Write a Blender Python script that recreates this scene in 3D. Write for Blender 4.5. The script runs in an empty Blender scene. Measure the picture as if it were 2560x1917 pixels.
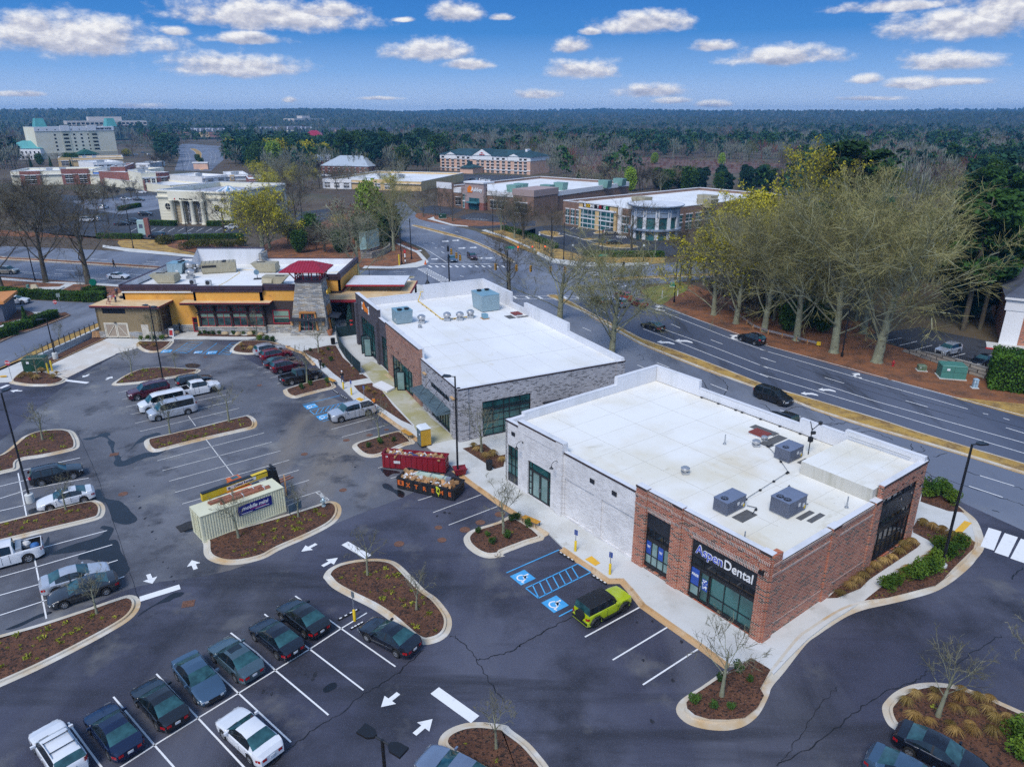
import bpy, bmesh, math, random
import numpy as np
from mathutils import Vector, Matrix
random.seed(7)
SC=bpy.context.scene; COL=SC.collection
F=1780.;CX=1280.;CY=958.5;H=35.;TH=math.atan((CY-290.)/F);CTH,STH=math.cos(TH),math.sin(TH)
K=660/2186
TL={c+r:(x,y,K) for c,y in zip('1234',(240,600,1000,1417)) for r,x in zip('abcd',(0,640,1260,1900))}
TL.update(o=(0,0,2560/2211),e=(230,610,380/2212),f=(580,610,480/2212),g=(860,440,460/2212),k=(0,660,340/1760),d=(860,680,400/1505),
 p=(0,0,1.0),m=(0,270,400/2212),n=(360,270,400/2212),q=(380,440,340/1271),h=(1080,360,320/1271))
def gp(x,y,z=0.):
 u=x-CX;v=CY-y;t=(H-z)/(F*STH-v*CTH)
 return (u*t,(F*CTH+v*STH)*t)
def G(t,x,y,z=0.):
 X,Y,k=TL[t];return gp(X+x*k,Y+y*k,z)
def px(s,z=0.):
 """'2c 10,20 30,40 2d 5,6' -> ground points"""
 out=[];t='p'
 for w in s.split():
  if ',' in w:
   a,b=w.split(',');out.append(G(t,float(a),float(b),z))
  else: t=w
 return out
def smooth(P,closed=True,n=5):
 out=[];N=len(P)
 for i in range(N if closed else N-1):
  g=lambda j:P[j%N] if closed else P[min(max(j,0),N-1)]
  a,b,c,d=g(i-1),g(i),g(i+1),g(i+2)
  for k in range(n):
   t=k/n;t2=t*t;t3=t2*t
   out.append(tuple(.5*(2*b[j]+(c[j]-a[j])*t+(2*a[j]-5*b[j]+4*c[j]-d[j])*t2+(3*b[j]-a[j]-3*c[j]+d[j])*t3) for j in (0,1)))
 if not closed: out.append(P[-1])
 return out
def area(P): return .5*sum(P[i-1][0]*P[i][1]-P[i][0]*P[i-1][1] for i in range(len(P)))
def inset(P,d,closed=True):
 """offset to the left of travel (inwards for a counter-clockwise ring)"""
 out=[];N=len(P)
 for i in range(N):
  a=P[i-1] if (closed or i) else P[i];b=P[i];c=P[(i+1)%N] if (closed or i<N-1) else P[i]
  n=Vector((0,0))
  for p,q in ((a,b),(b,c)):
   v=Vector((q[0]-p[0],q[1]-p[1]))
   if v.length>1e-6: n+=Vector((-v.y,v.x)).normalized()
  if n.length<1e-6: n=Vector((0,1))
  n.normalize();v=Vector((c[0]-b[0],c[1]-b[1]))
  if v.length<1e-6:v=Vector((b[0]-a[0],b[1]-a[1]))
  v.normalize();co=max(.55,abs(n.dot(Vector((-v.y,v.x)))))
  out.append((b[0]+n.x*d/co,b[1]+n.y*d/co))
 return out
def inside(p,P):
 x,y=p;r=False
 for i in range(len(P)):
  x1,y1=P[i-1];x2,y2=P[i]
  if (y1>y)!=(y2>y) and x<(x2-x1)*(y-y1)/(y2-y1)+x1:r=not r
 return r
MT={}
def mat(name,col,rough=.7,metal=0.,var=.0,vs=1.,bump=0.,bs=20.,coat=0.,spec=.5,emit=None,col2=None,detail=4,space='Object'):
 if name in MT:return MT[name]
 m=bpy.data.materials.new(name);m.use_nodes=True;nt=m.node_tree;b=nt.nodes['Principled BSDF']
 b.inputs['Base Color'].default_value=(*col,1);b.inputs['Roughness'].default_value=rough;b.inputs['Metallic'].default_value=metal
 b.inputs['Coat Weight'].default_value=coat;b.inputs['Specular IOR Level'].default_value=spec
 b.inputs['Coat Roughness'].default_value=.05
 if emit: b.inputs['Emission Color'].default_value=(*emit[0],1);b.inputs['Emission Strength'].default_value=emit[1]
 if var or col2 or bump:
  tc=nt.nodes.new('ShaderNodeTexCoord')
 if var or col2:
  n=nt.nodes.new('ShaderNodeTexNoise');n.inputs['Scale'].default_value=vs;n.inputs['Detail'].default_value=detail;n.inputs['Roughness'].default_value=.65
  nt.links.new(tc.outputs[space],n.inputs['Vector'])
  r=nt.nodes.new('ShaderNodeValToRGB')
  c2=col2 or tuple(min(1,c*(1+var)) for c in col);c1=col if col2 else tuple(c*(1-var) for c in col)
  r.color_ramp.elements[0].position=.36;r.color_ramp.elements[1].position=.66
  r.color_ramp.elements[0].color=(*c1,1);r.color_ramp.elements[1].color=(*c2,1)
  nt.links.new(n.outputs['Fac'],r.inputs['Fac']);nt.links.new(r.outputs['Color'],b.inputs['Base Color'])
 if bump:
  n2=nt.nodes.new('ShaderNodeTexNoise');n2.inputs['Scale'].default_value=bs;n2.inputs['Detail'].default_value=3
  nt.links.new(tc.outputs[space],n2.inputs['Vector'])
  bm=nt.nodes.new('ShaderNodeBump');bm.inputs['Strength'].default_value=bump;bm.inputs['Distance'].default_value=.05
  nt.links.new(n2.outputs['Fac'],bm.inputs['Height']);nt.links.new(bm.outputs['Normal'],b.inputs['Normal'])
 MT[name]=m;return m
def nd(nt,t,**kw):
 n=nt.nodes.new(t)
 for k,v in kw.items():
  if k.startswith('i_'): n.inputs[k[2:].replace('_',' ')].default_value=v
  else: setattr(n,k,v)
 return n
def layered(name,base,layers,rough=.8,bump=0.,bs=30.,space='Object',rvar=None):
 """base colour then (colour, noise scale, lo, hi, detail, stretch) layers mixed over it"""
 m=bpy.data.materials.new(name);m.use_nodes=True;nt=m.node_tree;L=nt.links;b=nt.nodes['Principled BSDF'];b.inputs['Roughness'].default_value=rough
 tc=nd(nt,'ShaderNodeTexCoord');cur=None
 for i,(c,sc,lo,hi,det,*ex) in enumerate(layers):
  mp=nd(nt,'ShaderNodeMapping');mp.inputs['Location'].default_value=(i*13.7,i*7.1,i*3.3)
  if ex: mp.inputs['Scale'].default_value=ex[0]
  if len(ex)>1: mp.inputs['Rotation'].default_value=(0,0,math.radians(ex[1]))
  L.new(tc.outputs[space],mp.inputs['Vector'])
  n=nd(nt,'ShaderNodeTexNoise');n.inputs['Scale'].default_value=sc;n.inputs['Detail'].default_value=det;n.inputs['Roughness'].default_value=.6
  L.new(mp.outputs[0],n.inputs['Vector'])
  r=nd(nt,'ShaderNodeMapRange');r.inputs['From Min'].default_value=lo;r.inputs['From Max'].default_value=hi
  L.new(n.outputs['Fac'],r.inputs['Value'])
  x=nd(nt,'ShaderNodeMix',data_type='RGBA')
  L.new(r.outputs[0],x.inputs['Factor'])
  if cur: L.new(cur,x.inputs['A'])
  else: x.inputs['A'].default_value=(*base,1)
  x.inputs['B'].default_value=(*c,1);cur=x.outputs['Result']
 L.new(cur,b.inputs['Base Color'])
 if bump:
  n2=nd(nt,'ShaderNodeTexNoise');n2.inputs['Scale'].default_value=bs;n2.inputs['Detail'].default_value=3
  L.new(tc.outputs[space],n2.inputs['Vector'])
  bm=nd(nt,'ShaderNodeBump');bm.inputs['Strength'].default_value=bump;bm.inputs['Distance'].default_value=.06
  L.new(n2.outputs['Fac'],bm.inputs['Height']);L.new(bm.outputs['Normal'],b.inputs['Normal'])
 MT[name]=m;return m
def masonry(name,cols,mortar,bw,bh,mw=.008,rough=.85,dist=0.,bump=.4):
 """courses of brick or stone along the wall (wall runs along local x or y)"""
 m=bpy.data.materials.new(name);m.use_nodes=True;nt=m.node_tree;L=nt.links;b=nt.nodes['Principled BSDF'];b.inputs['Roughness'].default_value=rough
 tc=nd(nt,'ShaderNodeTexCoord');sp=nd(nt,'ShaderNodeSeparateXYZ');L.new(tc.outputs['Object'],sp.inputs[0])
 ad=nd(nt,'ShaderNodeMath',operation='ADD');L.new(sp.outputs[0],ad.inputs[0]);L.new(sp.outputs[1],ad.inputs[1])
 cb=nd(nt,'ShaderNodeCombineXYZ');L.new(ad.outputs[0],cb.inputs[0]);L.new(sp.outputs[2],cb.inputs[1]);vec=cb.outputs[0]
 if dist:
  n=nd(nt,'ShaderNodeTexNoise');n.inputs['Scale'].default_value=2.2;L.new(vec,n.inputs['Vector'])
  x=nd(nt,'ShaderNodeMixRGB',blend_type='ADD');x.inputs[0].default_value=dist;L.new(vec,x.inputs[1]);L.new(n.outputs['Color'],x.inputs[2]);vec=x.outputs[0]
 br=nd(nt,'ShaderNodeTexBrick');L.new(vec,br.inputs['Vector']);br.inputs['Scale'].default_value=1.
 br.inputs['Brick Width'].default_value=bw;br.inputs['Row Height'].default_value=bh;br.inputs['Mortar Size'].default_value=mw;br.inputs['Mortar Smooth'].default_value=.2
 br.inputs['Color1'].default_value=(0,0,0,1);br.inputs['Color2'].default_value=(1,1,1,1);br.inputs['Mortar'].default_value=(.5,.5,.5,1);br.inputs['Bias'].default_value=0
 r=nd(nt,'ShaderNodeValToRGB');e=r.color_ramp.elements;r.color_ramp.interpolation='CONSTANT' if len(cols)>3 else 'LINEAR'
 for i,c in enumerate(cols):
  p=i/len(cols) if len(cols)>3 else i/(len(cols)-1)
  if i<2:e[i].position=p;e[i].color=(*c,1)
  else:
   q=e.new(p);q.color=(*c,1)
 L.new(br.outputs['Color'],r.inputs['Fac'])
 x=nd(nt,'ShaderNodeMix',data_type='RGBA');L.new(br.outputs['Fac'],x.inputs['Factor']);L.new(r.outputs[0],x.inputs['A']);x.inputs['B'].default_value=(*mortar,1)
 n=nd(nt,'ShaderNodeTexNoise');n.inputs['Scale'].default_value=.5;n.inputs['Detail'].default_value=5;L.new(tc.outputs['Object'],n.inputs['Vector'])
 mr=nd(nt,'ShaderNodeMapRange');mr.inputs['To Min'].default_value=.72;mr.inputs['To Max'].default_value=1.25;L.new(n.outputs['Fac'],mr.inputs[0])
 y=nd(nt,'ShaderNodeVectorMath',operation='SCALE');L.new(x.outputs['Result'],y.inputs[0]);L.new(mr.outputs[0],y.inputs['Scale'])
 L.new(y.outputs[0],b.inputs['Base Color'])
 bm=nd(nt,'ShaderNodeBump');bm.inputs['Strength'].default_value=bump;bm.inputs['Distance'].default_value=.02;bm.invert=True
 L.new(br.outputs['Fac'],bm.inputs['Height']);L.new(bm.outputs['Normal'],b.inputs['Normal'])
 MT[name]=m;return m
def glassy(name,c1,c2,sc=.6,rough=.04):
 return mat(name,c1,rough=rough,col2=c2,vs=sc,spec=.8,detail=2)
class MB:
 def __init__(s): s.v=[];s.f=[];s.m=[]
 def face(s,pts,mi=0):
  b=len(s.v);s.v+=[tuple(p) for p in pts];s.f.append(tuple(range(b,b+len(pts))));s.m.append(mi)
 def mesh(s,V,Fc,mi=0):
  b=len(s.v);s.v+=[tuple(p) for p in V]
  for f in Fc: s.f.append(tuple(i+b for i in f));s.m.append(mi)
 def hexa(s,p,mi=0):
  s.mesh(p,[(0,3,2,1),(4,5,6,7),(0,1,5,4),(1,2,6,5),(2,3,7,6),(3,0,4,7)],mi)
 def box(s,x0,x1,y0,y1,z0,z1,mi=0):
  s.hexa([(x0,y0,z0),(x1,y0,z0),(x1,y1,z0),(x0,y1,z0),(x0,y0,z1),(x1,y0,z1),(x1,y1,z1),(x0,y1,z1)],mi)
 def obox(s,c,sz,rz=0,mi=0,rx=0,ry=0):
  M=Matrix.Rotation(rz,3,'Z')@Matrix.Rotation(ry,3,'Y')@Matrix.Rotation(rx,3,'X');c=Vector(c);a,b,d=[q/2 for q in sz]
  s.hexa([c+M@Vector(q) for q in ((-a,-b,-d),(a,-b,-d),(a,b,-d),(-a,b,-d),(-a,-b,d),(a,-b,d),(a,b,d),(-a,b,d))],mi)
 def prism(s,P,z0,z1,mi=0,top=None,bottom=False):
  if area(P)<0:P=P[::-1]
  N=len(P);b=len(s.v);s.v+=[(x,y,z0) for x,y in P]+[(x,y,z1) for x,y in P]
  for i in range(N):
   j=(i+1)%N;s.f.append((b+i,b+j,b+N+j,b+N+i));s.m.append(mi)
  s.f.append(tuple(range(b+N,b+2*N)));s.m.append(mi if top is None else top)
  if bottom: s.f.append(tuple(range(b+N-1,b-1,-1)));s.m.append(mi)
 def sheet(s,P,z,mi=0):
  if area(P)<0:P=P[::-1]
  s.face([(x,y,z) for x,y in P],mi)
 def strip(s,A,B,za,zb,mi=0,closed=True):
  N=len(A);b=len(s.v);s.v+=[(*p,za) for p in A]+[(*p,zb) for p in B]
  for i in range(N if closed else N-1):
   j=(i+1)%N;s.f.append((b+i,b+j,b+N+j,b+N+i));s.m.append(mi)
 def tube(s,P,R,n=6,mi=0,cap=True):
  P=[Vector(p) for p in P];b=len(s.v);N=len(P)
  if not hasattr(R,'__len__'):R=[R]*N
  up=None
  for i,p in enumerate(P):
   d=(P[min(i+1,N-1)]-P[max(i-1,0)])
   if d.length<1e-9:d=Vector((0,0,1))
   d.normalize()
   a=d.orthogonal() if up is None else (up-d*up.dot(d))
   if a.length<1e-6:a=d.orthogonal()
   a.normalize();up=a;c=d.cross(a)
   for k in range(n):
    t=2*math.pi*k/n;s.v.append(tuple(p+(a*math.cos(t)+c*math.sin(t))*R[i]))
  for i in range(N-1):
   for k in range(n):
    l=(k+1)%n;s.f.append((b+i*n+k,b+i*n+l,b+(i+1)*n+l,b+(i+1)*n+k));s.m.append(mi)
  if cap:
   s.f.append(tuple(b+k for k in reversed(range(n))));s.m.append(mi)
   s.f.append(tuple(b+(N-1)*n+k for k in range(n)));s.m.append(mi)
 def ball(s,c,r,nu=10,nv=6,mi=0,sc=(1,1,1)):
  b=len(s.v);
  for j in range(1,nv):
   t=math.pi*j/nv
   for i in range(nu):
    a=2*math.pi*i/nu;s.v.append((c[0]+r*sc[0]*math.sin(t)*math.cos(a),c[1]+r*sc[1]*math.sin(t)*math.sin(a),c[2]+r*sc[2]*math.cos(t)))
  s.v+=[(c[0],c[1],c[2]+r*sc[2]),(c[0],c[1],c[2]-r*sc[2])];T=len(s.v)-2
  for j in range(nv-2):
   for i in range(nu):
    k=(i+1)%nu;s.f.append((b+j*nu+i,b+(j+1)*nu+i,b+(j+1)*nu+k,b+j*nu+k));s.m.append(mi)
  for i in range(nu):
   k=(i+1)%nu;s.f.append((T,b+i,b+k));s.m.append(mi);q=b+(nv-2)*nu;s.f.append((T+1,q+k,q+i));s.m.append(mi)
 def data(s,name,mats,sm=None):
  me=bpy.data.meshes.new(name);me.from_pydata(s.v,[],s.f)
  for m in (mats if isinstance(mats,(list,tuple)) else [mats]): me.materials.append(m)
  if any(s.m): me.polygons.foreach_set('material_index',s.m)
  if sm is not None:
   me.polygons.foreach_set('use_smooth',[True]*len(me.polygons))
   me.set_sharp_from_angle(angle=math.radians(sm))
  me.update();return me
 def bd(s,name,mats,parent=None,loc=None,rz=None,sm=None,label=None,cat=None,group=None,kind=None):
  o=bpy.data.objects.new(name,s.data(name,mats,sm));COL.objects.link(o)
  if parent: o.parent=parent
  if loc: o.location=loc
  if rz is not None: o.rotation_euler=(0,0,rz)
  tag(o,label,cat,group,kind);return o
def tag(o,label=None,cat=None,group=None,kind=None):
 if label:o['label']=label
 if cat:o['category']=cat
 if group:o['group']=group
 if kind:o['kind']=kind
 return o
def thing(name,label,cat,loc=(0,0,0),rz=0,group=None):
 o=bpy.data.objects.new(name,None);COL.objects.link(o);o.empty_display_size=.1
 o.location=loc if len(loc)==3 else (*loc,0);o.rotation_euler=(0,0,rz);return tag(o,label,cat,group)
KIDS={}
def dup(o,parent=None):
 c=o.copy();COL.objects.link(c)
 if parent:c.parent=parent
 for ch in [x for x in o.children]: dup(ch,c)
 return c
def place(o,loc,rz=0,sc=None,label=None,group=None):
 o.location=loc if len(loc)==3 else (*loc,0);o.rotation_euler=(0,0,rz)
 if sc:o.scale=(sc,)*3 if not hasattr(sc,'__len__') else sc
 return tag(o,label,None,group)
def words(name,s,size,mats,parent=None,extrude=.02,bold=0.,loc=(0,0,0),rot=(math.pi/2,0,0),align='CENTER',spacing=1.,shear=0.,sx=1.):
 c=bpy.data.curves.new(name,'FONT');c.body=s;c.size=size;c.extrude=extrude;c.offset=bold;c.align_x=align;c.align_y='CENTER';c.space_character=spacing;c.shear=shear;c.resolution_u=3
 t=bpy.data.objects.new('tmp',c);COL.objects.link(t)
 bpy.context.view_layer.update()
 me=bpy.data.meshes.new_from_object(t.evaluated_get(bpy.context.evaluated_depsgraph_get()));bpy.data.objects.remove(t)
 me.materials.clear();me.materials.append(mats);me.name=name
 o=bpy.data.objects.new(name,me);COL.objects.link(o)
 if parent:o.parent=parent
 o.location=loc;o.rotation_euler=rot;o.scale=(sx,1,1);return o
class Facade:
 """a wall plane: origin, horizontal unit U, outward normal N (all in the building's own frame)"""
 def __init__(s,O,U,N): s.O=Vector((*O,0));s.U=Vector((*U,0)).normalized();s.N=Vector((*N,0)).normalized();s.flip=s.U.cross(Vector((0,0,1))).dot(s.N)<0
 def p(s,u,z,n=0.): return s.O+s.U*u+s.N*n+Vector((0,0,z))
 def box(s,mb,u0,u1,z0,z1,n0,n1,mi=0):
  P=[s.p(u0,z0,n0),s.p(u1,z0,n0),s.p(u1,z0,n1),s.p(u0,z0,n1),s.p(u0,z1,n0),s.p(u1,z1,n0),s.p(u1,z1,n1),s.p(u0,z1,n1)]
  if not s.flip: P=[P[1],P[0],P[3],P[2],P[5],P[4],P[7],P[6]]
  mb.hexa(P,mi)
 def quad(s,mb,u0,u1,z0,z1,n,mi=0):
  P=[s.p(u0,z0,n),s.p(u1,z0,n),s.p(u1,z1,n),s.p(u0,z1,n)]
  if s.flip:P.reverse()
  mb.face(P,mi)
 def wall(s,mb,u0,u1,z0,z1,op=(),th=.35,mi=0,n=0.):
  cuts=sorted({u0,u1,*[min(max(q,u0),u1) for o in op for q in o[:2]]})
  for a,b in zip(cuts,cuts[1:]):
   if b-a<1e-4: continue
   zs=sorted([(o[2],o[3]) for o in op if o[0]<=a+1e-4 and o[1]>=b-1e-4]);z=z0
   for c,d in zs:
    if c-z>1e-3:s.box(mb,a,b,z,c,n-th,n,mi)
    z=max(z,d)
   if z1-z>1e-3:s.box(mb,a,b,z,z1,n-th,n,mi)
 def window(s,parent,u0,u1,z0,z1,cols,rows,glass,frame,fw=.08,rec=.18,name='window',skip=()):
  """pane with a frame sub-part; cols/rows are counts or lists of bar positions 0..1"""
  g=MB();s.quad(g,u0+fw*.5,u1-fw*.5,z0+fw*.5,z1-fw*.5,-rec);w=g.bd(name,glass,parent)
  f=MB();d0,d1=-rec-.03,-rec+.07
  s.box(f,u0,u0+fw,z0,z1,d0,d1);s.box(f,u1-fw,u1,z0,z1,d0,d1);s.box(f,u0+fw,u1-fw,z0,z0+fw,d0,d1);s.box(f,u0+fw,u1-fw,z1-fw,z1,d0,d1)
  cs=[i/cols for i in range(1,cols)] if isinstance(cols,int) else cols
  rs=[i/rows for i in range(1,rows)] if isinstance(rows,int) else rows
  for c in cs:
   u=u0+(u1-u0)*c;s.box(f,u-fw*.4,u+fw*.4,z0+fw,z1-fw,d0,d1-.01)
  for r in rs:
   z=z0+(z1-z0)*r;s.box(f,u0+fw,u1-fw,z-fw*.4,z+fw*.4,d0,d1-.02)
  f.bd('frame',frame,w);return w
m_ground=layered('forest_floor',(.075,.05,.032),[((.11,.085,.05),.02,.4,.6,5),((.05,.06,.03),.008,.52,.62,4),((.14,.1,.06),.3,.55,.75,6)],.95)
m_mulch=layered('mulch',(.085,.034,.018),[((.15,.062,.03),1.2,.4,.65,6),((.014,.008,.006),6.,.5,.6,5),((.24,.13,.075),11.,.58,.68,4)],.95,.9,18.)
m_straw=layered('pine_straw',(.27,.1,.036),[((.11,.05,.027),.35,.42,.62,5),((.25,.125,.06),3.,.5,.7,6),((.05,.028,.018),6.,.6,.7,5)],.95,.7,12.)
m_drygrass=layered('dry_grass',(.46,.28,.06),[((.22,.13,.045),.5,.42,.62,5),((.44,.31,.12),3.,.52,.68,6),((.12,.1,.03),1.3,.62,.74,6)],.95,.7,14.)
m_green=layered('green_grass',(.16,.19,.03),[((.25,.2,.06),.5,.45,.6,5),((.09,.12,.02),3.,.5,.7,5)],.95,.6,14.)
m_asph=layered('asphalt_new',(.045,.047,.076),[((.09,.094,.13),.045,.42,.6,4),((.02,.021,.032),.13,.48,.66,7),((.13,.132,.155),.08,.5,.76,9,(1.,.14,1.),-40),((.02,.021,.03),.25,.54,.7,8,(.12,1.,1.),50),((.15,.145,.14),.2,.58,.78,9),((.13,.13,.15),14.,.6,.76,2)],.72,.5,40.)
m_asph2=layered('asphalt_grey',(.1,.105,.125),[((.16,.165,.185),.06,.4,.6,5),((.05,.052,.066),.11,.48,.66,8),((.24,.2,.15),.09,.56,.74,9,(1.,.2,1.),40),((.04,.042,.052),.28,.56,.7,8),((.24,.235,.22),.22,.58,.76,9),((.2,.2,.22),14.,.6,.76,2)],.75,.5,40.)
m_asphd=layered('asphalt_dark',(.03,.033,.042),[((.05,.053,.063),.05,.4,.6,4),((.02,.022,.028),.4,.55,.7,5)],.75)
m_road=layered('road_asphalt',(.135,.155,.205),[((.185,.205,.25),.05,.4,.6,4),((.075,.083,.105),.12,.5,.68,6,(1.,.25,1.),-30),((.18,.185,.2),.7,.6,.75,6)],.8,.25,30.)
m_road2=layered('road_asphalt_dark',(.062,.076,.115),[((.1,.115,.16),.06,.4,.62,5,(1,.2,1),-24),((.035,.04,.055),.3,.55,.7,6,(1,.15,1),-24)],.8,.25,30.)
m_conc=layered('concrete',(.6,.6,.57),[((.48,.47,.43),.35,.45,.65,6),((.6,.6,.58),.12,.45,.6,4),((.34,.31,.24),.8,.64,.78,6)],.9,.12,25.)
m_concmoss=layered('concrete_mossy',(.44,.42,.3),[((.36,.33,.15),.25,.4,.6,6),((.5,.49,.42),.5,.5,.68,5),((.2,.19,.1),.7,.64,.76,6)],.9,.12,25.)
m_apron=layered('concrete_stained',(.6,.56,.5),[((.5,.36,.24),.2,.5,.72,7,(1,.4,1),40),((.68,.66,.62),.3,.5,.65,5),((.42,.3,.2),.5,.66,.78,7)],.9,.1,25.)
m_kerb=layered('kerb_concrete',(.55,.5,.41),[((.5,.34,.17),.22,.46,.64,6),((.63,.6,.54),.5,.5,.68,5),((.3,.22,.13),1.2,.68,.8,5)],.9)
m_kerbtan=layered('kerb_rust_stained',(.52,.33,.16),[((.58,.48,.35),.25,.48,.64,6),((.38,.22,.09),.8,.55,.72,6)],.9)
m_paint=layered('white_paint',(.78,.78,.77),[((.6,.6,.6),2.,.58,.74,6),((.3,.3,.31),7.,.66,.72,5)],.7)
m_paintold=layered('worn_white_paint',(.62,.61,.58),[((.42,.41,.4),1.5,.5,.72,6),((.2,.2,.2),6.,.62,.7,5)],.75)
m_blue=layered('blue_paint',(.05,.33,.66),[((.1,.42,.72),1.,.45,.65,4),((.05,.2,.36),5.,.62,.72,5)],.7)
m_yellow=layered('yellow_paint',(.75,.42,.03),[((.55,.33,.07),2.,.55,.7,5)],.7)
m_wet=layered('wet_asphalt',(.008,.0085,.011),[((.015,.016,.02),.6,.5,.7,5)],.28)
m_oil=layered('oil_spot',(.014,.014,.018),[((.04,.041,.05),3.,.45,.7,5)],.6)
m_seal=mat('crack_sealant',(.008,.008,.009),.5)
m_rust=mat('cast_iron',(.16,.075,.045),.7,var=.4,vs=5)
m_dust=layered('clay_dust',(.2,.15,.1),[((.3,.26,.2),.8,.45,.62,6)],.95)
g=MB();g.sheet([(-5000,-300),(5000,-300),(5000,5200),(-5000,5200)],-.03);g.bd('ground',m_ground,kind='structure')
def area_sheet(name,s,z,m,sm=0,closed=True):
 P=px(s) if isinstance(s,str) else s
 if sm:P=smooth(P,True,sm)
 b=MB();b.sheet(P,z);return b.bd(name,m,kind='structure')
area_sheet('parking_lot',"o -700,1010 -200,800 130,757 240,690 560,720 770,690 1000,800 1350,920 1990,1040 2330,1140 2900,1500 2900,1860 -700,1860",0,m_asph)
area_sheet('parking_lot_old_surface',"o -600,1190 -60,990 150,825 330,735 460,738 560,790 700,850 960,1000 700,1140 500,1230 300,1265 130,1335 -200,1450 -600,1550",.006,m_asph2,4)
# cross street and north road, main road
area_sheet('road',"p -500,590 0,615 130,620 320,629 425,640 520,646 700,676 860,676 982,675 1036,668 1062,655 1076,640 1060,622 1005,600 985,578 1010,545 950,512 1010,505 1060,552 1140,567 1190,578 1240,602 1310,626 1380,652 1441,667 1531,668 1640,660 1760,650 2100,630 2100,690 1800,690 1700,705 1610,712 1598,722 1601,733 1627,748 1716,787 1803,822 1905,867 2066,912 2220,948 2370,988 2570,1045 2800,1110 2900,1250 2700,1390 2338,1225 1900,1058 1565,932 1330,830 1180,750 990,712 300,713 160,702 0,690 -500,665",.0035,m_road)
area_sheet('road_far_lanes',"2c 1180,460 1260,535 1480,610 1760,720 2186,880 2d 560,1020 1060,1165 1540,1290 2186,1468 2600,1590 3d 2700,700 2186,520 1750,395 1300,262 2d 1000,1485 700,1395 400,1305 190,1245 2c 2140,1190 1800,1055 1500,940 1300,870 1140,815 1000,740 800,645 600,535 700,480",.007,m_road2)
area_sheet('side_street',"k -900,1560 0,1330 400,1135 800,950 1300,745 1350,500 1260,505 860,490 440,470 330,480 0,520 -900,600",.004,m_road)
area_sheet('drive_lane',"k -300,900 0,800 200,720 430,620 560,625 650,645 480,680 300,760 0,870 -300,990",.010,m_conc)
for s in ("1a 300,1120 700,1000 850,985 1190,905 1340,900 1345,1030 1240,1075 2060,1085 2080,1150 2000,1175 1480,1195 1370,1215 1150,1180 800,1180 450,1150","1b 150,1110 240,980 620,930 640,1000 330,1100",
 "1c 110,1130 230,1090 330,1075 460,1070 740,1110 1000,1160 1150,1200 1440,1215 1900,1230 1900,1300 1500,1310 1330,1335 700,1330 640,1310 450,1260 250,1190",
 "g 880,370 1080,355 1440,405 1300,465 960,445","g 1380,490 1560,440 1950,470 1960,565 1600,548 1440,530","g 1500,608 1900,560 2300,540 2300,600 1950,610 1650,640","g 2080,690 2300,630 2300,740 2150,730",
 "1b 1300,640 2186,660 2300,720 1500,720","1a 1050,800 1350,790 1340,900 900,900 850,860","1a 200,800 900,840 1000,960 300,1020 100,960"):
 area_sheet('parking_lot',s,.004,m_asphd)
area_sheet('road',"n 520,500 640,500 840,515 1080,530 1020,560 1090,640 1100,720 1000,800 930,870 420,870 460,760 500,640 440,590 430,570",.004,m_road)
area_sheet('road',"1a 600,870 1340,820 1350,930 1180,960 1000,980 700,930",.008,m_road)
area_sheet('parking_lot',"2d 860,790 1330,720 1600,780 1960,850 2300,905 2300,1100 1900,1080 1850,1060 1500,980 1020,850",.004,m_asphd)
area_sheet('verge',"p -500,668 0,692 160,703 300,714 340,740 340,770 250,752 80,740 -20,730 -500,720",.004,m_straw)
area_sheet('verge',"p -500,560 0,590 240,596 320,604 420,620 520,636 560,640 800,650 900,668 985,672 1030,664 1060,645 1045,622 1000,600 985,570 1000,540 900,520 640,620 520,605 430,598 330,597 150,585 0,575 -500,545",.004,m_straw)
area_sheet('verge',"1a 980,1200 1160,1190 1350,1200 1400,1250 1700,1330 1500,1310 1060,1270",.008,m_drygrass,3)
area_sheet('verge',"2c 2186,880 1760,720 1480,610 1260,535 1130,440 1160,400 1300,380 1500,350 2d -200,500 400,640 900,680 1000,840 1300,930 1640,1070 1900,1150 2400,1250 2500,1560 2186,1468 1540,1290 1060,1165 560,1020 0,870",.002,m_straw)
area_sheet('verge',"2c 1140,430 1180,400 1300,375 1500,360 1510,420 1400,470 1320,530 1250,520",.006,m_green,3)
area_sheet('verge',"1c -200,1130 0,1110 200,1170 400,1250 640,1320 900,1330 1330,1340 1330,1385 900,1412 600,1412 400,1370 160,1270 0,1190 -200,1130",.006,m_drygrass)
area_sheet('verge',"g 880,450 1100,470 1400,520 1900,560 1900,590 1500,605 1300,600 900,520",.008,m_straw,3)
area_sheet('verge',"2b 870,180 1130,165 1320,170 1290,230 1000,230 860,220",.006,m_straw,3)
area_sheet('verge',"2d 1540,1300 1900,1330 2300,1380 2300,1490 1900,1400",.006,m_drygrass,3)
area_sheet('field',"1c 540,490 1000,500 1500,530 2186,560 2600,560 2600,620 1100,660 600,640",.004,layered('brown_field',(.15,.085,.06),[((.09,.05,.04),.05,.4,.62,6),((.2,.15,.09),.1,.55,.7,6)],.95))
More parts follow.
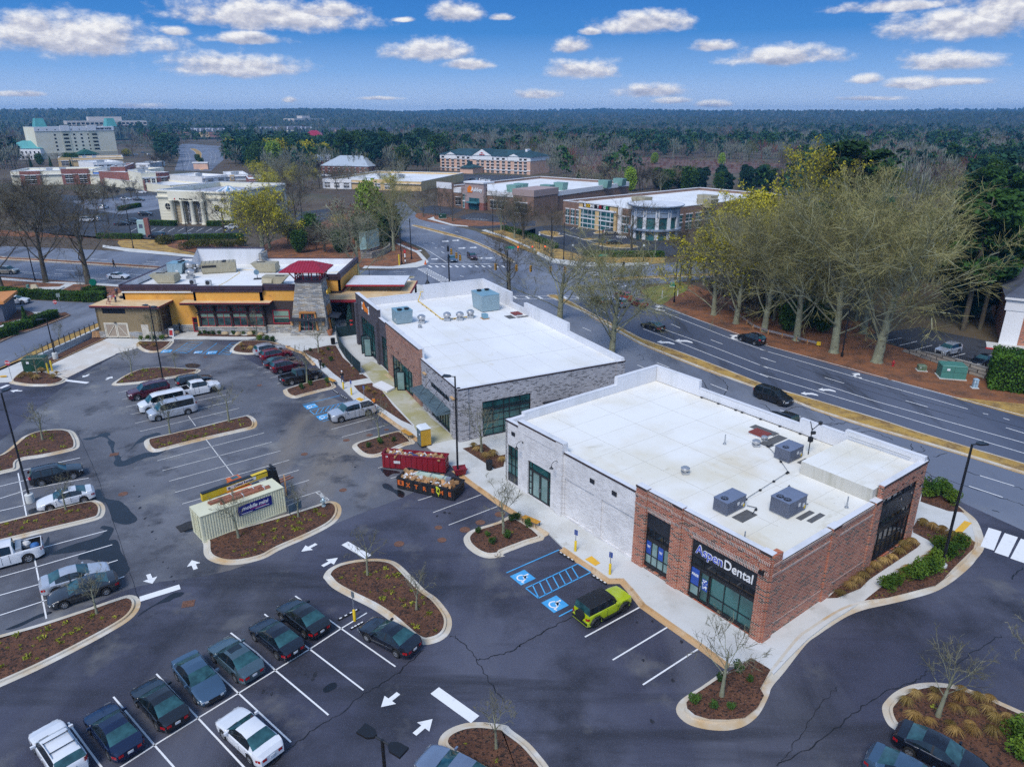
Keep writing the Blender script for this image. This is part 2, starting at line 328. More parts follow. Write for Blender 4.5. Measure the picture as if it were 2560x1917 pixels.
# pavements beside the cross street and at its corners
pave=[("2a 0,312 400,345 780,358 1030,372 1030,392 770,372 400,358 0,330"),("1a 850,1235 1060,1262 1400,1296 1740,1335 1740,1350 1060,1290 850,1255"),
 ("1b 900,1408 1130,1412 1320,1380 1380,1360 1330,1300 1160,1225 1180,1220 1360,1295 1430,1372 1400,1400 1330,1420 1130,1432 880,1428"),("1c 280,1290 400,1345 620,1372 900,1385 1200,1378 1200,1400 900,1415 600,1412 400,1380 270,1310"),
 ("2a 380,440 540,365 610,367 480,430"),("g 1080,490 1000,520 1050,530 1300,600 1500,612 1480,600 1320,585 1090,520"),("g 1650,655 1950,750 2300,900 2300,880 1970,735 1700,645")]
for s in pave: area_sheet('pavement',s,.03,m_conc)
def kerbring(P,pan=.38,top=.2,h=.15,fill=m_mulch,name='island',z=.012,kerb=None):
 if area(P)<0:P=P[::-1]
 a=inset(P,pan);b=inset(P,pan+.03);c=inset(P,pan+top)
 g=MB();g.strip(P,a,z,z+.012,0);g.strip(a,b,z+.012,h,0);g.strip(b,c,h,h+.01,0)
 g.bd('kerb',kerb or m_kerb,kind='structure')
 f=MB();f.sheet(c,h-.02);f.bd('mulch_ground',fill,kind='structure');return c
def kerbline(P,d=.5,h=.15,m=None,z=.013):
 """gutter pan and kerb along an open line; the paving lies to its left"""
 a=inset(P,d*.68,False);b=inset(P,d*.74,False);c=inset(P,d,False)
 g=MB();g.strip(P,a,z,z+.01,0,False);g.strip(a,b,z+.01,h,0,False);g.strip(b,c,h+.006,h+.006,0,False);return g.bd('kerb',m or m_kerbtan,kind='structure')
BED=[]
def isl(s,n=4,**kw):
 c=kerbring(smooth(px(s),True,n),**kw);BED.append(c);return c
I1=isl("3a 0,455 130,355 200,300 330,255 500,240 600,255 640,300 660,355 645,400 560,430 350,475 200,497 165,520 150,575 0,615 -250,680 -250,540")
I2=isl("3a -250,1080 -150,1045 0,1010 300,935 600,860 760,828 830,840 868,880 868,935 830,980 700,1020 300,1115 0,1190 -150,1230 -250,1250")
I3=isl("4a -500,760 -400,690 -150,600 0,562 330,470 700,350 1000,248 1085,232 1145,252 1165,300 1140,370 1060,450 880,560 600,710 300,860 0,995 -150,1060 -350,1140 -480,1100 -540,920")
I4=isl("3a 1192,350 1215,325 1300,302 1600,235 2000,135 2065,128 2112,155 2130,195 2112,230 2050,250 1900,285 1600,355 1330,425 1250,430 1205,395")
I5=isl("2a 927,1190 1000,1140 1100,1090 1200,1062 1350,1052 1550,1063 1640,1068 1662,1082 1610,1108 1400,1150 1200,1185 1000,1205 940,1205")
I6=isl("3a 1685,1200 1690,1280 1740,1330 1850,1362 2000,1358 2186,1312 3b 200,1240 450,1130 620,1040 690,970 708,910 690,862 640,838 580,842 480,875 250,945 60,1000 -160,1060 -350,1115 -440,1160")
I7=isl("3b 558,1460 600,1400 700,1350 850,1320 1000,1312 1120,1327 1200,1370 1300,1470 1400,1570 4b 1500,260 1590,370 1622,450 1605,540 1540,605 1440,640 1365,640 1280,595 1100,440 950,340 750,240 630,170 575,110")
I8=isl("4b 1510,1480 1530,1400 1600,1340 1720,1295 1850,1283 1980,1295 2080,1312 4c 60,1345 200,1450 300,1560 375,1660 430,1780 380,1920 100,1950 4b 1950,1780 1700,1640 1560,1555")
I10=isl("4d 1010,1170 1050,1095 1140,1020 1270,970 1430,955 1600,975 1850,1050 2000,1118 2186,1200 2400,1290 2600,1500 2500,1850 2100,1850 1850,1730 1500,1545 1300,1435 1130,1355 1050,1290")
I14=isl("k 110,1525 200,1430 290,1375 365,1330 480,1350 600,1388 740,1435 862,1480 868,1505 800,1545 650,1580 400,1585 200,1562")
I15=isl("2a 1128,860 1150,840 1290,838 1400,838 1440,838 1425,865 1390,895 1340,922 1260,935 1190,925 1140,895")
I16=isl("2a 1903,925 1920,890 1970,850 2010,835 2070,833 f 300,1112 480,1130 560,1165 520,1230 240,1275 60,1268")
# the big walk in front of and around the shops
W_out=px("p 428,850 620,852 2b 60,815 230,885 300,915 380,945 470,1040 575,1140 665,1215 780,1330 1000,1437 1185,1572 3b 1215,255 1320,345 1440,445 1620,590 1760,700 1880,785 2010,880 2140,965 3c 340,1130 455,1243 610,1355 720,1428 850,1522 4c 960,140 1040,230 1120,335 1350,500 1605,680 1830,850")
def walk_piece(s,m=m_conc,z=.15,name='pavement'):
 b=MB();P=px(s) if isinstance(s,str) else s
 b.prism(P,0,z,0);return b.bd(name,m,kind='structure')
kerbW=W_out[3:]
kl=kerbline(kerbW[:4],.5);kerbline([kerbW[k] for k in range(7,11)],.55);kerbline(kerbW[12:18],.55);kerbline(kerbW[18:],.55)
walk_piece(inset(W_out,.45,False)+px("p 1960,1655 4d 60,840 110,900 230,770 400,600 570,470 700,390 850,292 1000,165 1200,30 3d 1300,1150 1240,1120 1100,950 2b 2000,800 1500,400 900,300 640,500 p 620,800 430,840"))
# outer kerb sweep round the front corner
SW=smooth(px("4c 1830,850 1640,985 1500,1072 1440,1130 1425,1190 1460,1252 1550,1312 1700,1347 1860,1352 2000,1312 2110,1222 2186,1082 4d 100,992 200,872 380,642 480,565 600,483 730,405 870,352 1050,312 1250,265 1450,205 1600,118 1740,0 3d 1790,1320 1850,1240 1855,1150 1800,1005 1700,915 1600,845 1450,770 1330,720"),False,4)
kerbline(SW,.75,.15,m_kerb)
walk_piece(inset(SW,.7,False)+px("3d 1200,900 1000,1100 4d 300,400 4c 2300,700 1900,800"),m_conc,.146)
def bed(s,z=.16,m=m_mulch,n=0):
 P=px(s) if isinstance(s,str) else s
 if n:P=smooth(P,True,n)
 b=MB();b.sheet(P,z);b.bd('mulch_ground',m,kind='structure');BED.append(P);return P
B1=bed("4c 2045,765 2186,850 4d 85,865 0,1020 4c 2150,1075 2095,1180 1990,1262 1860,1278 1700,1275 1580,1240 1515,1185 1508,1135 1560,1080 1680,1000 1860,880")
B2=bed("4d 555,272 640,190 760,100 900,20 3d 1235,1168 1330,1197 1300,1232 1000,1432 900,1500 4d 830,190 640,268")
B3=bed("4d 860,290 1000,178 1150,70 3d 1290,1380 1400,1290 1440,1215 1390,1170 1265,1105 1265,1060 1300,1005 1780,1185 1765,1240 1600,1400 1520,1490 4d 1580,70 1450,165 1200,232 1050,268")
B4=bed("3d 1325,850 1350,730 1460,785 1600,850 1690,940 1560,930")
B5=bed("2b 385,925 600,880 660,880 720,980 870,1110 930,1150 740,1185 640,1110 530,1010 400,940")
B6=bed("2b 810,1215 960,1190 1040,1250 1130,1370 1300,1545 1200,1500 1000,1370 850,1260")
B7=bed("3b 1710,410 1890,370 2010,470 2065,460 2050,560 1975,580 1850,500")
B8=bed("e 1525,1350 1545,1310 2212,1345 f 380,1050 355,1078 0,1078")
B9=bed("e 1000,1375 1190,1250 1330,1280 1260,1310 1060,1380")
# islands with one side against the walk
I11=isl("3b 795,388 822,358 900,330 1130,265 1215,262 1318,352 1240,378 1050,460 950,478 875,463 825,428",3)
I12=isl("2b 225,1258 250,1230 450,1172 585,1148 665,1218 530,1258 400,1292 320,1312 255,1295",3)
I13=isl("3b 1718,1155 1740,1110 1800,1070 2000,1008 2140,962 3c 338,1128 200,1195 0,1272 3b 2060,1292 1930,1310 1830,1282 1745,1218",3)
B10=bed("2a 0,330 150,345 700,365 1030,392 1030,530 860,520 270,480 205,475 0,430 -400,420 -400,310",.02,m_straw)
B11=bed("k -600,1080 -60,930 180,860 400,740 700,650 850,630 920,668 700,760 560,815 180,940 -60,1050 -600,1220",.1,m_mulch)
kerbline(px("k 920,668 700,760 560,815 180,940 -60,1050 -600,1220")[::-1],.4,.12,m_kerb)
B12=bed("k -500,700 0,620 100,600 330,600 440,640 450,660 380,690 200,730 0,800 -500,930",.1,m_mulch)
# strip beside the drive: dry grass, walk, low wall, mulch, stained apron
area_sheet('verge',"k -500,1580 0,1345 400,1150 800,960 1300,755 1320,795 900,990 450,1180 120,1300 0,1362 -500,1600",.03,m_drygrass)
area_sheet('pavement',"k -500,1600 0,1362 450,1180 900,990 1320,795 1325,880 600,1235 400,1330 170,1520 100,1535 -500,1560",.04,m_conc)
area_sheet('mulch_ground',"k 600,1300 640,1230 1320,900 1395,952 1390,962 680,1290",.03,m_mulch)
area_sheet('apron',"k 560,1390 690,1288 1390,962 1760,958 e 850,1375 1050,1380 700,1440 640,1455 655,1520 500,1560 340,1600 k 1500,1170 1200,1310 870,1472 740,1440",.02,m_apron)
kerbline(px("k 690,1288 1000,1145 1390,962"),.35,.12)
area_sheet('pavement',"2a 860,790 1130,810 1440,820 2a 1440,840 1290,843 1140,838 1040,890 700,790",.025,m_conc)
area_sheet('walk_mossy',"2b 870,1050 960,1010 1040,1050 1110,1120 1300,1310 1380,1390 1450,1480 1640,1640 3b 1650,330 1400,390 1310,230 2b 1310,1540 1040,1250 960,1180",.156,m_concmoss)
# medians
def median(s,w=None,fill=m_drygrass,sm=3):
 P=smooth(px(s),True,sm)
 if area(P)<0:P=P[::-1]
 c=inset(P,.3);g=MB();g.strip(P,inset(P,.04),.0,.15);g.strip(inset(P,.04),c,.15,.155);g.bd('kerb',m_kerb,kind='structure')
 f=MB();f.sheet(c,.15);f.bd('median',fill,kind='structure')
median("2c 355,462 400,455 450,465 600,540 800,650 1000,748 1140,820 1300,875 1500,945 1800,1060 2140,1195 2d 190,1250 400,1310 700,1400 1000,1490 1300,1590 3d 1750,402 2186,530 2700,690 2700,770 2186,610 1740,470 1300,340 800,195 420,70 2d 270,1335 2c 2080,1225 1800,1125 1500,1010 1300,930 1130,860 950,760 700,620 480,520 390,480")
median("1a 0,1330 40,1338 500,1362 1000,1392 1345,1416 1345,1432 1000,1412 500,1380 0,1352 -600,1320 -600,1295",fill=m_straw)
median("1b 700,1488 870,1487 1100,1493 1280,1497 1315,1503 1280,1510 1100,1510 870,1506 700,1504",fill=m_green)
median("g 820,595 900,600 1100,650 1300,700 1500,760 1640,815 1800,890 1930,950 2050,1030 2030,1038 1900,975 1750,895 1600,825 1400,755 1200,705 1000,650 830,605")
median("1c 870,1522 950,1505 1200,1495 1480,1483 1800,1470 1800,1485 1480,1500 1200,1512 950,1528")
median("n 640,570 700,565 770,600 800,640 795,680 840,760 840,850 760,850 740,760 710,690 720,640 690,600")
for s in ("1c 285,1130 330,1118 400,1120 465,1135 455,1150 500,1160 420,1168 340,1155","1c 640,1187 700,1178 760,1180 785,1187 700,1197","1c 715,1228 800,1218 900,1235 1000,1228 1080,1235 1115,1250 1050,1262 900,1258","1c 740,1133 790,1118 830,1130 820,1138 760,1142"):
 kerbring(smooth(px(s),True,3),.2,.2,.12,m_drygrass)
PW,PO,PB,PY=MB(),MB(),MB(),MB()
ZP=.022
def line(mb,s,w=.11,z=ZP,dash=None):
 P=px(s) if isinstance(s,str) else s
 for a,b in zip(P,P[1:]):
  a,b=Vector(a),Vector(b);d=b-a;L=d.length
  if L<.01: continue
  d/=L;n=Vector((-d.y,d.x))*w/2;t=0
  segs=[(0,L)] if not dash else [(x,min(L,x+dash[0])) for x in np.arange(0,L,sum(dash))]
  for p,q in segs:
   mb.face([(*(a+d*p-n),z),(*(a+d*q-n),z),(*(a+d*q+n),z),(*(a+d*p+n),z)])
for s in ("4a 1000,1656 1280,1475 1640,1250 1975,1045 4b 160,855 445,680 705,510 918,380","4a 700,1850 1000,1656","4a 940,1075 1280,1475 1440,1656 1600,1850","4a 1295,885 1640,1250 2020,1656 2150,1800","4a 1615,710 1975,1045 4b 290,1450","4a 1910,545 2120,705 4b 160,855 600,1225","4b 70,390 445,680 890,1020","4b 325,240 705,510 1155,825","4a 565,1285 840,1656 960,1820",
 "3a 150,605 220,960","3a 250,1145 300,1380 385,1810","3a -300,785 0,714 245,655","3a -300,895 0,815 250,735 735,645","3a -300,990 0,918 205,870","3a 190,580 665,478","3a 285,1240 885,1080","3a -300,1545 0,1465 305,1380 930,1197","3a -300,1690 0,1615 340,1520 640,1430","3a 870,1357 975,1325","4a -200,450 0,400 415,265","4a 945,108 1030,78",
 "4d 920,1518 1110,1615 1400,1760 1700,1900"): line(PW,s)
for s in ("2a 980,1265 1400,1170","2a 1010,1322 1460,1222","2a 1045,1383 1560,1265","2a 1080,1445 1875,1280","2a 1120,1517 1925,1333","2a 1160,1585 1980,1393","2a 1560,1458 1620,1540","3a 1705,325 1910,595 1990,700",
 "3a 1300,503 2186,272 3b 65,270","3a 1345,585 2186,365 3b 130,347","3a 1400,672 2186,457 3b 205,420","3a 1450,765 3b 275,497","3a 1510,860 3b 355,580","3b 220,728 440,663","3b 250,840 530,752",
 "3b 625,243 975,148","3b 710,308 1065,212","3b 1010,563 1200,510","3b 1115,648 1250,610","3b 1340,832 1520,775","3b 1465,932 1865,783","3b 1595,1035 2000,880","2b 10,1057 70,1045","2b 62,1100 120,1088","2b 115,1143 200,1122","2b 172,1192 250,1170"): line(PO,s,.1)
for s in ("4c 670,580 1120,335","4c 900,770 1350,500","4c 1150,975 1605,680"): line(PW,s,.12)
for s in ("4c 455,410 600,335","3c 20,1430 455,1240","3c 180,1557 610,1355","3c 285,1640 720,1425","3c 180,1557 285,1640","3c 610,1355 720,1425","2b 385,1365 705,1285","2b 445,1412 780,1335","2b 485,1447 780,1360","2b 445,1412 485,1447","2b 550,1503 640,1480"): line(PB,s,.11)
for i in range(1,8):
 t=i/8
 a=px("3c 180,1557 610,1355");b=px("3c 285,1640 720,1425")
 line(PB,[tuple(Vector(a[0]).lerp(Vector(a[1]),t)),tuple(Vector(b[0]).lerp(Vector(b[1]),max(0,t-.12)))],.1)
 a=px("2b 445,1412 780,1335");b=px("2b 485,1447 780,1365")
 line(PB,[tuple(Vector(a[0]).lerp(Vector(a[1]),min(1,t+.1))),tuple(Vector(b[0]).lerp(Vector(b[1]),t-.1))],.1)
for s,nn in (("e 1180,1580 1400,1430 1610,1430 1380,1590",6),("e 1840,1605 2020,1445 2130,1440 2000,1612",6)):
 P=px(s);line(PB,P+[P[0]],.1)
 for i in range(1,nn):
  t=i/nn;line(PB,[tuple(Vector(P[0]).lerp(Vector(P[1]),t)),tuple(Vector(P[3]).lerp(Vector(P[2]),max(0,t-.15)))],.1)
line(PB,"e 1610,1600 1820,1440",.1)
def glyph(mb,c,ang,poly,sc=1.,z=ZP):
 a=math.radians(ang);C,S=math.cos(a)*sc,math.sin(a)*sc
 mb.sheet([(c[0]+x*C-y*S,c[1]+x*S+y*C) for x,y in poly],z)
ARW=[(0,-.14),(1.0,-.14),(1.0,-.45),(2.1,0),(1.0,.45),(1.0,.14),(0,.14)]
def arrow(t,tail,head,mb=None):
 a=Vector(G(t,*tail));b=Vector(G(t,*head));d=b-a
 glyph(mb or PW,a,math.degrees(math.atan2(d.y,d.x)),[(x*d.length/2.1,y*1.2) for x,y in ARW])
for t,a,b in (('4b',(1180,1045),(1035,1160)),('4b',(1312,1385),(1462,1258)),('3b',(500,1190),(375,1255)),('3b',(550,1375),(678,1305)),('3a',(1620,1400),(1588,1325)),('3a',(1228,1442),(1262,1520)),('2a',(740,1112),(682,1138)),('2a',(878,1158),(932,1130)),('2a',(182,1250),(85,1248))): arrow(t,a,b)
def bar(s,w,mb=None): line(mb or PW,s,w)
bar("4b 1480,1022 1815,1262",.75);bar("3b 735,1185 930,1298",.7);bar("3a 1158,1648 1490,1545",.7);bar("2a 550,1163 728,1184",.6);bar("2a 0,1228 70,1200",.6)
for a,b in (("1945,1072","1880,1228"),("2080,1118","1998,1280"),("2215,1165","2130,1330"),("2350,1215","2265,1385")): bar("3d %s %s"%(a,b),1.0)
# accessible bays: blue panel and white figure
FIG=[[(-.15,.28),(.05,.28),(.05,.12),(.3,.12),(.42,-.3),(.55,-.26),(.62,-.12),(.48,-.08),(.4,.24),(.05,.24),(.05,.42),(-.15,.42)]]
def wheelchair(t,c,ang,sz=1.5):
 C=G(t,*c);h=sz/2;glyph(PB,C,ang,[(-h,-h),(h,-h),(h,h),(-h,h)],z=ZP)
 a=[(math.cos(q)*.42,math.sin(q)*.42-.12) for q in np.linspace(2.2,5.9,14)];b=[(x*.72,(y+.12)*.72-.12) for x,y in a]
 for i in range(13): glyph(PF,C,ang,[a[i],a[i+1],b[i+1],b[i]],z=ZP+.006)
 glyph(PF,C,ang,[(math.cos(q)*.1-.08,math.sin(q)*.1+.55) for q in np.linspace(0,6.28,10)[:-1]],z=ZP+.006)
 for f in ([(-.16,.42),(0,.42),(0,-.02),(.34,-.02),(.34,.1),(0,.1),(-.02,.24),(.25,.24),(.25,.32),(-.02,.32),(-.16,.1)],[(.24,-.02),(.36,.06),(.5,-.36),(.64,-.32),(.68,-.42),(.42,-.5)]): glyph(PF,C,ang,f,z=ZP+.006)
PF=MB()
wheelchair('3c',(155,1468),-53);wheelchair('4c',(423,307),-53);wheelchair('2b',(455,1378),-55);wheelchair('2b',(560,1465),-55);wheelchair('e',(1085,1560),-80,1.5);wheelchair('e',(1745,1580),-80,1.5);wheelchair('e',(1545,1575),-80,1.2)
# road paint
for s in ("2d 0,860 1060,1150","2d 1090,1160 2186,1455 2600,1570","2c 2186,865 1730,705 1260,535","2d 0,905 840,1150 1720,1400","2c 2186,925 1860,810 1300,590 1180,550","2d 0,1037 660,1240 3d 920,0 2186,355 2700,500","2c 1200,690 1310,735 1730,885 2186,1062","2d 0,1108 1800,1650 2186,1765 2600,1890","2c 1150,735 1450,850 2186,1137"): line(PW,s,.14)
for s in ("2d 1845,1435 1890,1445","2d 2015,1475 2065,1490","2d 5,972 130,1012","2d 535,1138 695,1187","2d 1205,1330 1390,1383","2d 2035,1553 2200,1604","2c 1385,697 1460,730","2c 1710,825 1810,863","2c 2130,972 2186,988","2c 1265,1015 1370,1058","2c 1710,1193 1850,1248","2c 1105,1035 1175,1065","2d 165,1408 340,1465","3d 1820,625 2105,712","3d 1730,712 2010,805","2c 650,725 720,755","2c 690,515 745,555","2c 790,570 850,610","2c 880,600 960,650"): line(PW,s,.14)
for s in ("2c 355,455 450,460 600,535 800,645 1000,743 1140,815 1300,870 1500,940 1800,1055 2140,1190 2d 190,1244 400,1304 700,1394 1000,1484 1300,1584 3d 1750,396 2186,524 2700,680","3d 2186,616 1740,476 1300,346 800,201 420,76","2c 1800,1131 1500,1016 1300,936 1130,866 950,766 700,626","1a 0,1358 500,1386 1000,1418 1345,1438","1a 0,1328 500,1358 1000,1388 1345,1412"): line(PY,s,.11)
def farrow(t,pts): PW.sheet([G(t,*p) for p in pts],ZP)
for t,x,y in (('2c',1340,850),('2c',1490,838),('2d',410,1275),('2d',555,1243)):
 farrow(t,[(x-75,y-5),(x-35,y-18),(x-38,y-9),(x+25,y-8),(x+62,y+4),(x+75,y+12),(x+70,y+16),(x+20,y+5),(x-30,y+4),(x-18,y+12)])
for t,x,y in (('2d',800,1125),('2c',1910,808),('2c',1290,568)):
 farrow(t,[(x-45,y-20),(x+25,y-22),(x+28,y-2),(x+10,y-8),(x-10,y),(x+5,y+10),(x+45,y+15),(x+40,y+22),(x-15,y+14),(x-35,y+2),(x-15,y-10)])
for s in ("1a 460,1440 640,1452","1a 1060,1475 1250,1488","1a 130,1452 330,1468","1a 450,1472 520,1478","1a 1210,1370 1310,1376","1a 1180,1388 1290,1395","1a 750,1350 890,1358","1b 1140,1455 1240,1458","1b 1160,1475 1250,1477","1b 1400,1070 1440,1078","1b 1650,1123 1680,1132","1b 1535,1095 1565,1103","1b 1455,1215 1480,1225","1b 1535,1248 1560,1258","1b 1390,1230 1415,1238","1b 1480,1255 1500,1264","1b 1535,1290 1560,1303","1b 1690,1490 1720,1497"): line(PW,s,.2)
line(PW,"1a 130,1463 900,1520 1340,1560",.14);line(PW,"1b 1330,1235 1450,1295 1580,1380",.16);line(PW,"1b 1440,1390 1740,1395 2000,1390",.4);line(PW,"2b 1258,325 1295,375",.8)
for i in range(13):
 t=i/12;a=px("1b 1340,1432 1540,1545");b=px("1b 1410,1428 1640,1545")
 line(PW,[tuple(Vector(a[0]).lerp(Vector(a[1]),t)),tuple(Vector(b[0]).lerp(Vector(b[1]),t))],.45)
line(PW,"1b 1340,1432 1540,1545",.2);line(PW,"1b 1410,1428 1640,1545",.2)
for i in range(12):
 x=1430+i*55;line(PW,"1b %d,%d %d,%d"%(x,1405,x+25,1420),.5)
for i in range(9):
 x=75+i*105;y=475+i*1.0
 if i<9: line(PW,"2c %d,%d %d,%d"%(x,y-8,x+30,y+10),.5)
line(PW,"2c 75,465 500,466 1120,472",.2);line(PW,"2c 75,487 1120,490",.2)
for i in range(11):
 t=i/10;a=px("2c 580,245 1090,430");b=px("2c 660,235 1120,420")
 line(PW,[tuple(Vector(a[0]).lerp(Vector(a[1]),t)),tuple(Vector(b[0]).lerp(Vector(b[1]),t))],.4)
line(PW,"2c 640,240 900,305",.25)
for t,x,y in (('1b',1345,1283),('1b',1570,1205),('1b',1655,1198),('1b',1705,1262),('1b',1800,1257),('1b',1480,1352),('1b',1850,1345),('1b',1930,1345),('1b',1050,1520),('1b',1040,1535)):
 farrow(t,[(x-30,y-3),(x+10,y-4),(x+12,y-9),(x+32,y-1),(x+10,y+5),(x+8,y+2),(x-28,y+3)])
for i in range(11):
 x=1080+i*78;line(PW,"1a %d,1125 %d,1095"%(x,x+55),.15)
for i in range(9):
 x=550+i*45;line(PW,"1c %d,1105 %d,1088"%(x,x+30),.14)
for i in range(9):
 x=480+i*32;y=1140+i*9;line(PW,"1c %d,%d %d,%d"%(x,y,x+75,y+18),.14)
for i in range(6): line(PW,"1c %d,1160 %d,1175"%(930+i*14,945+i*14),.2)
for i in range(7): line(PW,"g %d,%d %d,%d"%(1460+i*35,520+i*3,1500+i*40,505+i*3),.14)
for s in ("2d 1020,840 1170,812","2d 1145,876 1298,840","2d 1285,908 1425,872","2d 1410,945 1460,935","2d 1550,980 1700,940","2d 1710,1018 1760,1005"): line(PW,s,.12)
line(PW,"n 600,600 640,700 620,780 590,850",.3,dash=(2,5));line(PW,"n 560,610 590,690 560,790",.3,dash=(2,5));line(PW,"n 870,590 930,640 920,720 900,790",.3,dash=(2,5));line(PW,"n 930,590 990,640 985,720 960,770",.3,dash=(2,5))
for mb,n,m in ((PW,'road_marking',m_paint),(PO,'road_marking',m_paintold),(PB,'road_marking',m_blue),(PY,'road_marking',m_yellow),(PF,'road_marking',m_paint)): mb.bd(n,m,kind='structure')
t=words('road_marking','COMPACT',.62,m_paintold,None,.001,.02,rot=(0,0,0),align='CENTER');t['kind']='structure'
a=Vector(G('3b',520,765));b=Vector(G('3b',592,830));d=b-a;t.location=(*(a+b)/2,.03);t.rotation_euler=(0,0,math.atan2(d.y,d.x)+math.pi);t.scale=(d.length/2.6,1.,1)
# tactile pads
for s in ("3c 670,1330 725,1302 797,1362 755,1385","3d 1602,1100 1690,1010 1752,1028 1660,1118","2b 825,1325 860,1312 900,1328 870,1345","2a 0,1132 55,1128 60,1140 0,1143"): area_sheet('tactile_paving',[p for p in px(s)],.168,m_yellow)
# wet patches, oil, cracks
for s in ("3a 800,740 830,745 850,790 880,815 960,830 1000,840 1060,890 1080,920 1130,970 1130,1000 1090,1020 1040,1030 980,1020 930,1000 920,950 900,890 870,850 800,830 790,800",
 "3a 940,440 980,450 1000,470 1040,440 1090,395 1130,345 1160,320 1190,300 1230,290 1300,270 1330,285 1230,310 1190,345 1130,365 1090,400 1030,450 1000,480 1020,505 1100,470 1190,440 1230,435 1330,430 1380,410 1300,460 1220,475 1150,500 1070,535 1000,550 960,545 940,520 955,490",
 "3a 680,325 740,310 800,300 830,280 900,270 915,290 890,300 920,330 950,350 940,400 950,440 930,440 915,390 890,350 900,330 870,310 820,305 750,330",
 "3a 860,1040 940,1060 920,1120 900,1160 960,1155 990,1200 1000,1250 1050,1330 1055,1360 1075,1400 1030,1450 960,1470 920,1450 900,1380 820,1350 740,1320 660,1320 650,1290 720,1240 600,1260 520,1270 450,1280 420,1280 470,1245 560,1210 650,1180 760,1150 830,1120 870,1080 830,1060",
 "3a 280,1240 360,1200 400,1130 410,1160 400,1230 420,1250 340,1300 290,1310","4a 40,520 200,450 330,390 420,370 420,385 300,430 150,500","3a 240,910 310,890 320,915 280,940 240,940",
 "3b 1045,700 1080,690 1120,710 1150,740 1190,745 1230,770 1220,805 1180,800 1150,770 1100,745 1060,730","3b 1030,570 1080,575 1180,590 1190,605 1130,610 1090,635 1060,610",
 "4a 1380,250 1440,215 1520,210 1500,240 1440,260 1400,285 1300,310 1200,370 1140,410 1180,370 1290,305","2a 1540,1030 1600,1022 1660,1035 1640,1055 1580,1060 1540,1050","2a 710,1005 760,992 800,998 780,1012 720,1015","4b 555,1010 600,970 650,955 670,975 660,1000 610,1030 570,1040","3a 1500,1035 1590,1000 1610,1070 1530,1095"):
 area_sheet('wet_patch',s,.0165,m_wet,3)
random.seed(3)
for t,P in (('3a',[(1110,710),(1150,800),(1160,890),(1200,980),(1230,1040),(1260,1090),(1290,1150),(1310,1270),(1350,1340),(1390,1390),(1420,1460),(1440,1500)]),('2a',[(870,1100),(920,1060),(930,1000),(900,1120),(830,1030)]),('4b',[(430,910),(470,930),(490,890),(410,890),(90,1040),(130,1050),(60,1030)]),('4c',[(1100,460),(1230,450),(1150,770),(1400,940),(1230,1280),(1470,620)]),('3b',[(1500,960),(1560,930),(1600,935),(820,555),(640,470)])):
 for p in P:
  c=G(t,*p);r=random.uniform(.06,.22);a0=random.random()*6
  area_sheet('wet_patch',[(c[0]+r*(.6+.6*random.random())*math.cos(a0+q)*.7,c[1]+r*(.6+.9*random.random())*math.sin(a0+q)) for q in np.linspace(0,6.28,9)[:-1]],.0165,m_oil,3)
def crack(s,w=.05,j=.12):
 P=smooth(px(s),False,6);L=[];R=[]
 for i,p in enumerate(P):
  q=Vector(P[min(i+1,len(P)-1)])-Vector(P[max(i-1,0)]);q.normalize();n=Vector((-q.y,q.x));o=random.uniform(-j,j);ww=w*random.uniform(.5,1.3)
  c=Vector(p)+n*o;L.append(tuple(c+n*ww));R.append(tuple(c-n*ww))
 CR.strip(R,L,.0175,.0175,0,False)
CR=MB()
crack("4b 1825,770 1900,755 2050,720 2186,655 4c 130,650 300,555 450,470 590,395",.045,.1)
crack("4b 1600,575 1660,580 1750,670 1830,775 1920,930 2000,1060 2060,1110",.03);crack("4b 1390,690 1250,810 1100,930 900,1050 640,1250 450,1370 250,1520 130,1640",.035)
crack("4d 130,1640 400,1510 620,1340 800,1200 950,1080 1150,990 1300,930 1400,860",.032);crack("4d 170,1600 300,1450 420,1260 560,1080 640,1000",.018)
crack("4d 1560,840 1750,720 1900,620 2000,570",.025);crack("4d 2080,100 2110,60 2186,0",.05);crack("3d 1920,910 1980,930",.06)
for s in ("2c 1700,1100 1760,1130 1830,1180 1850,1250 1800,1300","2c 1540,1150 1640,1160 1700,1250 1760,1260","2d 0,1350 60,1380 100,1440","2d 30,1480 200,1420 300,1380 400,1400 540,1440 620,1500","2d 500,1560 660,1520 740,1510","2d 760,1560 830,1560","3d 1250,360 1260,400 1240,430","3d 1330,380 1360,420 1280,440 1400,480 1380,520","3d 420,160 540,200 600,190 700,200","3d 830,260 940,265 1100,330","3d 1550,440 1440,470","2c 1100,960 1130,950 1160,990 1100,1000","3d 1700,590 2000,680 2186,740","3d 1400,620 1700,710 2000,810 2186,870","2d 540,1100 1200,1290 2186,1560","2d 300,1040 900,1250 1700,1480"): crack(s,.045,.15)
crack("3a 0,80 300,170 500,215",.02);crack("3a 1900,1330 2186,1210",.03);crack("3a 640,270 700,390 790,600 900,900 1000,1200 1150,1640",.02,.05)
CR.bd('road_crack',m_seal,kind='structure')
